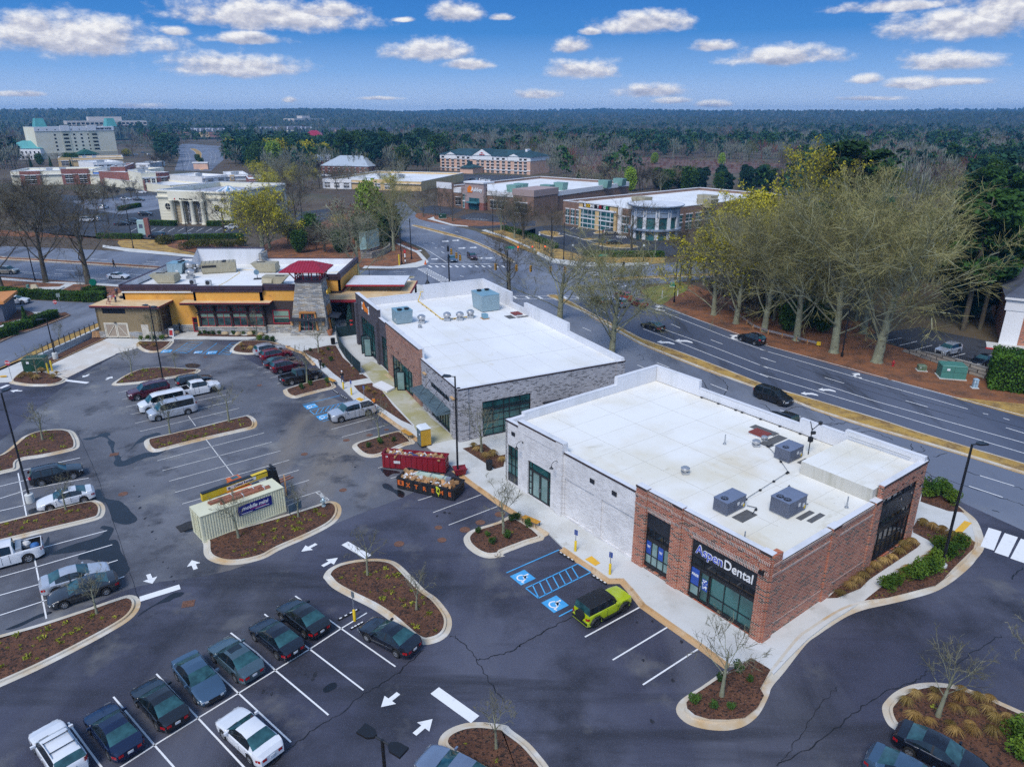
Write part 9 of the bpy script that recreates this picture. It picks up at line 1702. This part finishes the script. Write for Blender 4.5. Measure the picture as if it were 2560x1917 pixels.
stand("1c 1150,790 1500,800 2186,820 2300,780 2200,740 1500,740 1150,750",24,7,['darkpine','darkpine','bushy'],8.5,11.5,'dark pine in the belt behind the furniture store','pines behind the furniture store');stand("1c 560,770 1000,790 1150,800 1450,800 1450,770 900,740 600,730",14,8,['grey0','grey1','mauve','redbud'],9,13,'pale bare tree behind the store roofs','bare trees behind the store roofs')
stand("1b 640,640 900,640 1450,640 1520,560 1450,470 1100,450 700,480 540,540",46,11,['darkpine','pine0','pine1','darkpine','bushy'],15,24,'dark pine in the wood before the gabled hotel','pines before the gabled hotel');stand("1b 0,640 500,600 640,560 500,520 0,560",14,11,['pear','gold','bushy','gold','yellow0'],14,20,'yellow green tree left of the pine wood','yellow green trees left of the pine wood')
stand("1b 0,900 250,820 550,800 1350,830 1350,760 500,680 200,640 0,700",30,8,['grey0','grey1','street0','yellow1'],9,14,'grey bare tree around the long low tan store','bare trees around the tan store');stand("1b 960,660 1500,650 1500,610 1000,610",10,10,['grey0','mauve'],8,11,'pale bare tree along the hotel drive','bare trees along the hotel drive')
stand("1a -100,1180 300,1170 800,1160 850,1080 600,1000 300,900 -100,860",16,7,['street0','street1','street2','grey0'],9,13,'bare tree in the shopping centre islands','bare trees in the shopping centre');stand("1a 850,960 1250,880 1000,820 700,880",7,8,['street0','redbud','mauve'],7,11,'dark bare tree beside the shop parking rows','dark trees in the shop parking rows')
stand("1b 180,1330 640,1330 830,1250 780,1080 560,1130 300,1150 150,1200",14,4.5,['mauve','mauve','bushy','yellow1'],4.5,8,'low thicket tree on the brown slope behind the restaurant','thicket on the brown slope');stand("1b 880,1290 1100,1250 1150,1150 1000,1080 850,1150",8,5,['bushy','bushy','darkpine'],7,11,'dark evergreen at the wooded corner','evergreens at the wooded corner')
stand("1a -200,640 200,560 300,480 100,400 -300,420",14,14,['bushy','mauve','darkpine','street0'],13,20,'tree left of the cream hotel','trees left of the cream hotel');stand("1a 1080,520 1450,540 1500,440 1300,330 1080,350",12,14,['mauve','street0','bushy','grey0','darkpine'],12,18,'tree between the cream hotel and the curved road','trees between hotel and curved road');stand("1a 1880,560 2186,620 2300,560 2186,480 1900,470",12,12,['bushy','mauve','darkpine','gold'],12,17,'tree right of the far curved road','trees right of the curved road')
stand("1a 150,610 500,590 700,560 400,540 100,580",9,9,['cone','bushy','street0'],7,10,'small tree at the foot of the cream hotel','small trees below the cream hotel')
def lowpoly(kind,r):
 n=64;
 if kind==0:   # bare
  v=nrm(r.normal(size=(n,3)))*r.uniform(.3,.9,(n,1));A=np.c_[v[:,0]*.32,v[:,1]*.32,.6+v[:,2]*.36];B=A+np.c_[v[:,0]*.1,v[:,1]*.1,.1+.12*r.random(n)];q=ribbons(A,B,np.full(n,.012),.006)
  t=ribbons(np.array([[0,0,0],[0,0,0]],float),np.array([[0,0,.7],[.05,0,.8]]),np.array([.018,.014]),.008);return np.concatenate([q,t])
 v=nrm(r.normal(size=(n,3)))*r.uniform(.6,1,(n,1));z=.58+v[:,2]*.4;rad=.3*(1.25-z*.55);P=np.c_[v[:,0]*rad,v[:,1]*rad,z];return leafq(P,.062)
r=np.random.default_rng(9);LP=[[lowpoly(0,r) for _ in range(4)],[lowpoly(1,r) for _ in range(4)]]
def gz(x,y):
 """height of the wooded land far off"""
 d=math.hypot(x,y);return max(0,d-1150)*.0085+ (0 if d<1500 else 30*min(1,(d-1500)/1700)*(.55+.3*math.sin(x*.0021+1.)*math.cos(x*.0007+d*.0011)+.15*math.sin(x*.0067+d*.002)))
KEEP=[px(s) for s in ("m 300,1300 2212,1300 2212,640 1900,560 1800,700 300,700","1a -200,1400 2186,1400 2186,600 1500,560 1100,620 -200,620","1b -100,1400 2400,1400 2400,600 1480,560 1480,640 700,650 0,690","1c -100,1600 2000,1600 2100,800 1000,720 -100,640","n 380,1000 1120,900 1150,500 480,480","1b 0,420 640,420 660,340 0,300","1b 600,360 1160,360 1150,310 600,320","1c 540,500 1000,500 1500,530 2186,560 2600,560 2600,615 1100,650 600,640","1a 230,560 1120,520 1120,380 250,400","1c 1100,820 2300,840 2300,600 1100,640","2d -100,1600 2700,1700 2700,-200 -100,100")]
Qs=[];Ms=[]
for d0,d1,n in ((230,420,500),(420,700,1900),(700,1050,2600),(1050,1600,2600)):
 for _ in range(n):
  a=rng.uniform(-.75,.75);d=math.sqrt(rng.uniform(d0*d0,d1*d1));x,y=d*math.sin(a),d*math.cos(a)
  if any(inside((x,y),k) for k in KEEP): continue
  nz=math.sin(x*.011+y*.006)+math.sin(y*.017-x*.004+2)+rng.normal()*.9
  nz+=.45 if x<150 and d<900 else .15
  k=1 if nz>.75 else 0;q=LP[k][int(rng.integers(4))];h=rng.uniform(13,22) if k else rng.uniform(11,18);th=rng.uniform(0,6.28);C_,S_=math.cos(th),math.sin(th);wd=h*rng.uniform(.85,1.25)
  Qs.append(np.stack([(q[...,0]*C_-q[...,1]*S_)*wd+x,(q[...,0]*S_+q[...,1]*C_)*wd+y,q[...,2]*h+gz(x,y)],-1))
  u=rng.random();Ms.append(np.full(len(q),(0 if u<.6 else 1) if k else (2 if u<.62 else 3 if u<.82 else 4 if u<.88 else 5)))
me=qmesh('woods',np.concatenate(Qs),[f_pine2,f_pine,f_wood,f_mauve,f_redt,f_olive],np.concatenate(Ms));o=bpy.data.objects.new('woods',me);COL.objects.link(o);tag(o,kind='stuff')
# brush in the brown clearing
P=px("1c 540,500 1000,500 1500,530 2186,560 2500,565 2500,610 1100,650 600,640");Qs=[];Ms=[]
for c in scatter('',520,6,P):
 q=LP[0][int(rng.integers(4))];h=rng.uniform(1.4,3.4);Qs.append(q*np.array([h*1.3,h*1.3,h])+np.array([*c,0]));Ms.append(np.full(len(q),0 if rng.random()<.6 else 1 if rng.random()<.8 else 2))
me=qmesh('brush',np.concatenate(Qs),[f_redt,f_mauve,f_olive],np.concatenate(Ms));o=bpy.data.objects.new('undergrowth',me);COL.objects.link(o);tag(o,kind='stuff')
for x,y in ((1003,540),(1245,555),(895,570),(1800,560)): tree('pear',G('1c',x,y+10),8,'small lime green bush tree in the brown clearing','lime bush trees in the clearing')
# far ridges under a closed canopy
na,nr_=900,110;aa=np.linspace(-.82,.82,na);rr=1300*(5200/1300)**np.linspace(0,1,nr_);V=np.zeros((nr_,na,3));
for i,d in enumerate(rr):
 X=d*np.sin(aa);Y=d*np.cos(aa);base=np.array([gz(x,y) for x,y in zip(X,Y)]);bump=rng.uniform(0,1,na)**1.8*(11+d*.0022)+3;V[i]=np.stack([X,Y,base+bump*(1 if i else .0)],-1)
idx=lambda i,j:i*na+j
me=bpy.data.meshes.new('hills');me.from_pydata(V.reshape(-1,3).tolist(),[],[(idx(i,j),idx(i,j+1),idx(i+1,j+1),idx(i+1,j)) for i in range(nr_-1) for j in range(na-1)]);me.materials.append(layered('wooded_hills',(.03,.058,.04),[((.09,.095,.075),.012,.5,.6,6),((.012,.034,.022),.03,.48,.58,5),((.12,.11,.09),.05,.58,.68,5)],.95));o=bpy.data.objects.new('hills',me);COL.objects.link(o);tag(o,kind='structure')
def hedge(t,P,w,h,label,m=None,name='hedge'):
 P=[Vector(G(t,*p)) for p in P];o=thing(name,label,'hedge',(0,0,.05));b=MB();pts=[]
 for p,q in zip(P,P[1:]):
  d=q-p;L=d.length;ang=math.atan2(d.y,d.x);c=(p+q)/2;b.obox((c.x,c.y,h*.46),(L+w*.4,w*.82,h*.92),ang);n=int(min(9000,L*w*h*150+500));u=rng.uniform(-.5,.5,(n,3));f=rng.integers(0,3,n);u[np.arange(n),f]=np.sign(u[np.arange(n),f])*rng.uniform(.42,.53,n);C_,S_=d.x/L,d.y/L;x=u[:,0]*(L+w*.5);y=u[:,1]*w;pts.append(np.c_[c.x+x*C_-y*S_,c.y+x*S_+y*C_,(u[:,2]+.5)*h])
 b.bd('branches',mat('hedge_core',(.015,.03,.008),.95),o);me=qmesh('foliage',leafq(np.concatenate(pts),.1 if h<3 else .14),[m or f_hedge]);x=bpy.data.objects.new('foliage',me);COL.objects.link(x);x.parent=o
for a in (('k',((440,440),(1040,470)),2.2,1.7,'long clipped hedge along the side street'),('k',((-100,405),(310,430)),2.2,1.7,'clipped hedge behind the white crossover'),('k',((1130,480),(1330,470)),2.4,1.8,'short clipped hedge block nearest the restaurant'),('k',((1150,395),(1300,400)),2.6,1.6,'hedge block under the round emblem sign'),('k',((415,800),(690,700)),1.9,1.5,'clipped hedge along the drive island'),('k',((130,880),(360,830)),1.9,1.5,'clipped hedge block in the drive island middle'),('k',((-60,970),(170,915)),1.9,1.5,'clipped hedge block at the near end of the drive island'),
 ('1a',((1480,1190),(1990,1180)),1.8,1.5,'dark clipped hedge before the bank parking'),('1a',((830,1180),(1160,1185)),1.8,1.5,'clipped hedge left of the bank sign'),('1a',((1000,950),(1150,920)),2,1.6,'hedge along the bank approach island'),('1a',((1240,1070),(1440,1075)),2.5,1.6,'bronze hedge left of the bank porch'),('1a',((1740,1075),(1930,1075)),2.5,1.6,'bronze hedge right of the bank porch'),('1a',((1080,705),(1165,710)),4,2,'low hedge on the shop terrace'),('1c',((10,1110),(180,1160),(420,1260)),1.8,1.3,'hedge along the store verge'),('1c',((690,1330),(1290,1330)),2,1.4,'low green hedge before the store parking lot'),('2d',((1985,1200),(2260,1240)),5.5,4.8,'huge round clipped hedge ball at the right edge')): hedge(*a)
for i in range(8): c=px("1a 1350,1230 1560,1265 1640,1255 1720,1250 1820,1255 1900,1255 2000,1240 1400,1215")[i];t=thing('shrub','bronze low shrub on the bank slope','shrub',(*c,0),i,'bronze shrubs on the bank slope');x=bpy.data.objects.new('foliage',qmesh('foliage',bush_q(i,700,3.2,2.2,.16),[f_olive]));COL.objects.link(x);x.parent=t
SH=[qmesh('shrub_foliage',bush_q(50+i,900,.75,1.15,.06),[fol('shrub_leaves%d'%i,(.03,.075,.008),(.12,.19,.018))]) for i in range(2)];SS=[qmesh('small_shrub_foliage',bush_q(60,300,.42,.6,.05),[f_green])]
def blades(seed,n,h,r0):
 r=np.random.default_rng(seed);a=r.uniform(0,6.28,n);l=r.uniform(.15,1.,n);A=np.c_[np.cos(a)*.1*r0,np.sin(a)*.1*r0,np.zeros(n)];M=np.c_[np.cos(a)*r0*l*.5,np.sin(a)*r0*l*.5,h*(1-.25*l)];E2=np.c_[np.cos(a)*r0*l*1.15,np.sin(a)*r0*l*1.15,h*(.95-.75*l)];return np.concatenate([ribbons(A,M,np.full(n,.012),.011),ribbons(M,E2,np.full(n,.011),.003)])
f_straw=fol('straw_blades',(.22,.13,.04),(.44,.3,.11));f_strawd=fol('olive_straw_blades',(.14,.1,.03),(.3,.21,.07))
GR=[qmesh('grass_blades',blades(i,320,.85,.75),[f_straw if i else f_strawd]) for i in range(3)]
def put_plant(name,cat,me,c,z,label,group,s=1.):
 o=bpy.data.objects.new(name,me);COL.objects.link(o);o.location=(*c,z);o.rotation_euler=(0,0,rng.uniform(0,6.28));o.scale=(s,)*3;tag(o,label,cat,group)
def many(name,cat,mes,s,z,label,group,s0=.8,s1=1.2):
 for i,c in enumerate(px(s)): put_plant(name,cat,mes[i%len(mes)],c,z,label,group,rng.uniform(s0,s1))
many('ornamental_grass','grass clump',GR,"4d 1200,1150 1440,1120 1640,1120 1790,1110 1890,1130 1600,1200 1740,1230 1880,1220 2040,1270 1930,1290 1270,1280 1400,1310 1570,1330 1730,1330 1750,1390 1910,1400 1600,1400 1280,1090 1430,1050 1660,1050 2080,1380 2000,1340",.13,'straw coloured grass clump in the bottom right island','grass clumps in the bottom right island',.5,.85)
many('ornamental_grass','grass clump',GR,"4d 660,255 740,190 800,150 850,110 900,60 950,20 3d 950,1400 1020,1370 1090,1330 1150,1290 1210,1250 1250,1210 1180,1230",.16,'straw coloured grass clump along the brick side wall','grass clumps along the brick side wall',.6,.9)
many('ornamental_grass','grass clump',GR,"3d 1340,1050 1420,1080 1500,1110 1580,1150 1650,1160 1700,1200 1550,1200 1600,1230 4d 1180,90 1260,60 1300,20 1220,50 3d 1380,1350 1420,1310 1340,1390",.16,'straw grass clump in the shrub bed by the crossing','grass clumps in the shrub bed',.6,.95)
many('ornamental_grass','grass clump',GR,"k 260,1490 320,1455 400,1460 430,1490 480,1500 540,1410 690,1490 740,1440 e 700,1480 780,1490 910,1500 f 110,1190 130,1230 220,1230 2b 540,940 560,960 930,1260 980,1280 3b 1800,400 1830,430 1900,490 1960,470 2040,520",.15,'straw grass clump in a mulch bed of the lot','grass clumps in the lot beds',.6,.95)
many('shrub','shrub',SH,"4d 1040,190 1110,160 1200,100 1290,110 1360,70 1400,50 3d 1450,1370 1470,1240 1560,1310 1640,1240 1410,1440",.16,'bright green leafy shrub in the bed by the crossing','green shrubs in the crossing bed',.9,1.4)
many('shrub','shrub',SH,"3d 1360,770 1400,810 1480,790 1530,800 1580,860",.16,'bright green shrub at the tower end bed','green shrubs at the tower end',1.1,1.6)
many('shrub','shrub',SH,"4d 2130,1430 2200,1520 2150,1600",.13,'green shrub at the edge of the grassy island','green shrubs in the grassy island',1.2,1.5);many('shrub','shrub',SH,"e 720,1405 815,1400 920,1405 1020,1405 f 320,1120 405,1120 470,1130",.15,'small bright green shrub in a restaurant bed','small shrubs in the restaurant beds',.6,.9)
many('low_shrub','shrub',SS,"e 1570,1325 1640,1320 1700,1330 1770,1330 1850,1325 1960,1330 2060,1330 2150,1335 f 20,1045 130,1050 250,1055 3b 930,400 1030,370 1140,350 1840,1110 1920,1140 2080,1150 1960,1200 3c 60,1010 200,1060 30,1150 110,1000 4c 1940,880 2030,960 1790,960 1730,1180 1880,1190 1580,1140 2b 450,930 600,920 620,1010 560,1060 380,1240 450,1210 590,1190",.15,'small low green shrub in the mulch','low shrubs in the mulch',.8,1.3)
t=None
for i,c in enumerate(px("e 1940,1330 2130,1340 f 70,1058 215,1055 335,1062 e 1240,1315 1065,1365")):
 b=MB();b.ball((0,0,.2),.55,9,6,sc=(1.2,.8,.65));o=b.bd('boulder',mat('boulder_tan',(.45,.34,.2),.9,var=.2,vs=2),loc=(*c,.15),rz=i,sm=60);tag(o,'tan boulder in the restaurant planting','boulder','tan boulders in the restaurant planting')
Qs=[];
f_cover=fol('ground_cover_leaves',(.13,.15,.015),(.36,.36,.04))
for P,dens,sc_ in ((I1,.75,1),(I2,.75,.8),(I3,.8,1),(I4,.8,1),(I5,.7,1),(I6,.8,1),(I7,.85,1),(I8,.3,.8),(I10,.06,.8),(I12,.15,.8),(I11,.12,.8),(I13,.1,.8),(B1,.05,.8),(B5,.2,.8),(B3,.5,.6),(B6,.25,.8)):
 P=P if isinstance(P,list) else list(P)
 for c in scatter('',int(abs(area(P))*dens),.3,inset(P if area(P)>0 else P[::-1],.25)):
  if not (abs(c[0])<70 and c[1]>18): continue
  n=int(rng.integers(14,34));s=rng.uniform(.05,.3)**1.15*sc_;p=np.c_[rng.normal(size=(n,2))*s*.6+np.array(c),.14+np.abs(rng.normal(size=n))*s*.45];Qs.append(leafq(p,s*.26+.015))
me=qmesh('ground_cover',np.concatenate(Qs),[f_cover]);o=bpy.data.objects.new('ground_cover',me);COL.objects.link(o);tag(o,kind='stuff')
cam=bpy.data.cameras.new('camera');cam.sensor_width=36;cam.lens=36*F/2560;cam.clip_end=20000;cam.clip_start=.5
co=bpy.data.objects.new('camera',cam);COL.objects.link(co);co.location=(0,0,H);co.rotation_euler=(math.pi/2-TH,0,0);SC.camera=co
EL,AZ=50,205   # sun height and compass bearing (clockwise from +Y)
w=bpy.data.worlds.new('World');SC.world=w;w.use_nodes=True;nt=w.node_tree;L=nt.links;bg=nt.nodes['Background']
sky=nd(nt,'ShaderNodeTexSky',sky_type='NISHITA');sky.sun_disc=False;sky.sun_elevation=math.radians(EL);sky.sun_rotation=math.radians(AZ);sky.air_density=1.;sky.dust_density=.3;sky.ozone_density=1.5
bg.inputs['Strength'].default_value=.15
def M(op,a,b=0.,c=0.,clamp=False,tree=None):
 n=(tree or nt).nodes.new('ShaderNodeMath');n.operation=op;n.use_clamp=clamp
 for i,q in enumerate((a,b,c)):
  if hasattr(q,'links') or hasattr(q,'is_linked'): (tree or nt).links.new(q,n.inputs[i])
  else: n.inputs[i].default_value=q
 return n.outputs[0]
tc=nd(nt,'ShaderNodeTexCoord');sp=nd(nt,'ShaderNodeSeparateXYZ');L.new(tc.outputs['Generated'],sp.inputs[0]);X,Y,Z=sp.outputs
az=M('ARCTAN2',X,Y);el=M('ARCSINE',Z)
# low sky: deep blue paling to the horizon, passing into the physical sky higher up
ra=nd(nt,'ShaderNodeValToRGB');e=ra.color_ramp.elements;e[0].position=0;e[0].color=(.58,.72,.95,1);e[1].position=1;e[1].color=(.035,.19,.58,1)
for p,c in ((.14,(.46,.62,.9)),(.35,(.24,.45,.82)),(.65,(.065,.26,.66))):
 q=e.new(p);q.color=(*c,1)
L.new(M('MULTIPLY',el,1/.15,clamp=True),ra.inputs[0])
s10=nd(nt,'ShaderNodeVectorMath',operation='SCALE');L.new(ra.outputs[0],s10.inputs[0]);s10.inputs['Scale'].default_value=4.3
mx=nd(nt,'ShaderNodeMix',data_type='RGBA');L.new(M('MULTIPLY',M('SUBTRACT',el,.14),4.,clamp=True),mx.inputs['Factor']);L.new(s10.outputs[0],mx.inputs['A']);L.new(sky.outputs[0],mx.inputs['B'])
# scattered flat based cumulus, each at its own bearing and height
g=bpy.data.node_groups.new('cumulus','ShaderNodeTree')
for n_ in ('a','e','a0','e0','iw','ih','D','S'): g.interface.new_socket(n_,in_out='INPUT',socket_type='NodeSocketFloat')
for n_ in ('D','S'): g.interface.new_socket(n_,in_out='OUTPUT',socket_type='NodeSocketFloat')
gi=g.nodes.new('NodeGroupInput').outputs;go=g.nodes.new('NodeGroupOutput')
mm=lambda op,*a,**k: M(op,*a,tree=g,**k)
dx=mm('MULTIPLY',mm('SUBTRACT',gi[0],gi[2]),gi[4]);dy=mm('MULTIPLY',mm('SUBTRACT',gi[1],gi[3]),gi[5]);dyy=mm('MULTIPLY',dy,mm('ADD',1.,mm('MULTIPLY',mm('LESS_THAN',dy,0.),.9)))
d=mm('SUBTRACT',1.,mm('SQRT',mm('ADD',mm('MULTIPLY',dx,dx),mm('MULTIPLY',dyy,dyy))))
g.links.new(mm('MAXIMUM',gi[6],d),go.inputs[0]);wn=mm('GREATER_THAN',d,gi[6]);g.links.new(mm('ADD',mm('MULTIPLY',wn,dy),mm('MULTIPLY',mm('SUBTRACT',1.,wn),gi[7])),go.inputs[1])
def raydir(x,y):
 u=x*2560/2211-CX;v=CY-y*2560/2211;d=Vector((u,F*CTH+v*STH,-F*STH+v*CTH)).normalized();return math.atan2(d.x,d.y),math.asin(d.z)
D,S=-9.,0.
for x,y,hw,hh in ((150,70,180,50),(70,50,70,30),(590,30,215,38),(700,22,90,22),(505,140,160,30),(380,66,35,12),(530,82,90,15),(985,25,62,25),(1390,48,105,27),(925,105,92,32),(1010,138,62,14),(1240,98,46,20),(1262,148,82,27),(1540,98,55,16),(1690,120,125,25),(2080,45,130,42),(2170,15,90,40),(1950,10,120,16),(2040,130,92,24),(1975,178,55,15),(2050,176,70,9),(1165,202,55,14),(1405,195,80,19),(1450,216,45,9),(1540,224,45,10),(870,42,24,7),(1085,36,28,10),(1275,68,24,9),(1870,168,32,14),(625,215,18,8),(30,202,50,7),(300,228,60,8),(1880,212,60,6),(820,212,50,5)):
 a0,e0=raydir(x,y);n=nt.nodes.new('ShaderNodeGroup');n.node_tree=g;L.new(az,n.inputs[0]);L.new(el,n.inputs[1])
 for i,q in ((2,a0),(3,e0-.25*hh/1540),(4,1540/(hw*1.12)),(5,1540/(hh*1.2)),(6,D),(7,S)):
  if isinstance(q,float): n.inputs[i].default_value=q
  else: L.new(q,n.inputs[i])
 D,S=n.outputs
cb=nd(nt,'ShaderNodeCombineXYZ');L.new(az,cb.inputs[0]);L.new(M('MULTIPLY',el,1.8),cb.inputs[1])
n1=nd(nt,'ShaderNodeTexNoise');n1.inputs['Scale'].default_value=26;n1.inputs['Detail'].default_value=9;n1.inputs['Roughness'].default_value=.62;L.new(cb.outputs[0],n1.inputs['Vector'])
cb2=nd(nt,'ShaderNodeVectorMath',operation='ADD');L.new(cb.outputs[0],cb2.inputs[0]);cb2.inputs[1].default_value=(-.004,.011,0)
n2=nd(nt,'ShaderNodeTexNoise');n2.inputs['Scale'].default_value=26;n2.inputs['Detail'].default_value=5;n2.inputs['Roughness'].default_value=.6;L.new(cb2.outputs[0],n2.inputs['Vector'])
den=M('ADD',D,M('MULTIPLY',M('SUBTRACT',n1.outputs[0],.53),1.5))
mr=nd(nt,'ShaderNodeMapRange',interpolation_type='SMOOTHSTEP');mr.inputs['From Min'].default_value=.0;mr.inputs['From Max'].default_value=.6;L.new(den,mr.inputs[0])
sh=M('ADD',M('ADD',.5,M('MULTIPLY',S,.55)),M('MULTIPLY',M('SUBTRACT',n1.outputs[0],n2.outputs[0]),2.2),clamp=True)
rc=nd(nt,'ShaderNodeValToRGB');e=rc.color_ramp.elements;e[0].position=.0;e[0].color=(.33,.37,.5,1);e[1].position=.9;e[1].color=(.95,.94,.93,1);q=e.new(.45);q.color=(.58,.59,.68,1);L.new(sh,rc.inputs[0])
s9=nd(nt,'ShaderNodeVectorMath',operation='SCALE');L.new(rc.outputs[0],s9.inputs[0]);s9.inputs['Scale'].default_value=4.4
m2=nd(nt,'ShaderNodeMix',data_type='RGBA');L.new(M('MULTIPLY',mr.outputs[0],.97),m2.inputs['Factor']);L.new(mx.outputs['Result'],m2.inputs['A']);L.new(s9.outputs[0],m2.inputs['B'])
L.new(m2.outputs['Result'],bg.inputs['Color'])
sl=bpy.data.lights.new('sun','SUN');sl.energy=1.7;sl.angle=math.radians(22);sl.color=(1,.95,.87)
so=bpy.data.objects.new('sun',sl);COL.objects.link(so);so.location=(0,0,80)
a,e=math.radians(AZ),math.radians(EL);d=-Vector((math.sin(a)*math.cos(e),math.cos(a)*math.cos(e),math.sin(e)));so.rotation_euler=d.to_track_quat('-Z','Y').to_euler()
b=MB();b.box(-5600,5600,-700,5600,-3,98);hzb=b.bd('haze',None,kind='stuff');hm=bpy.data.materials.new('haze');hm.use_nodes=True;hm.node_tree.nodes.clear();pv=hm.node_tree.nodes.new('ShaderNodeVolumePrincipled');ov=hm.node_tree.nodes.new('ShaderNodeOutputMaterial');hm.node_tree.links.new(pv.outputs[0],ov.inputs['Volume'])
pv.inputs['Color'].default_value=(.16,.48,.9,1);pv.inputs['Density'].default_value=.00016;pv.inputs['Anisotropy'].default_value=.1
hzb.data.materials.clear();hzb.data.materials.append(hm)
vs=SC.view_settings;vs.view_transform='Standard';vs.look='None';vs.gamma=1;vs.use_curve_mapping=False;vs.exposure=.65
cy=SC.cycles;cy.use_denoising=False;cy.max_bounces=5;cy.diffuse_bounces=2;cy.glossy_bounces=3;cy.transmission_bounces=3;cy.transparent_max_bounces=8;cy.volume_bounces=0;cy.caustics_reflective=False;cy.caustics_refractive=False
cy.use_adaptive_sampling=True;cy.adaptive_threshold=.015
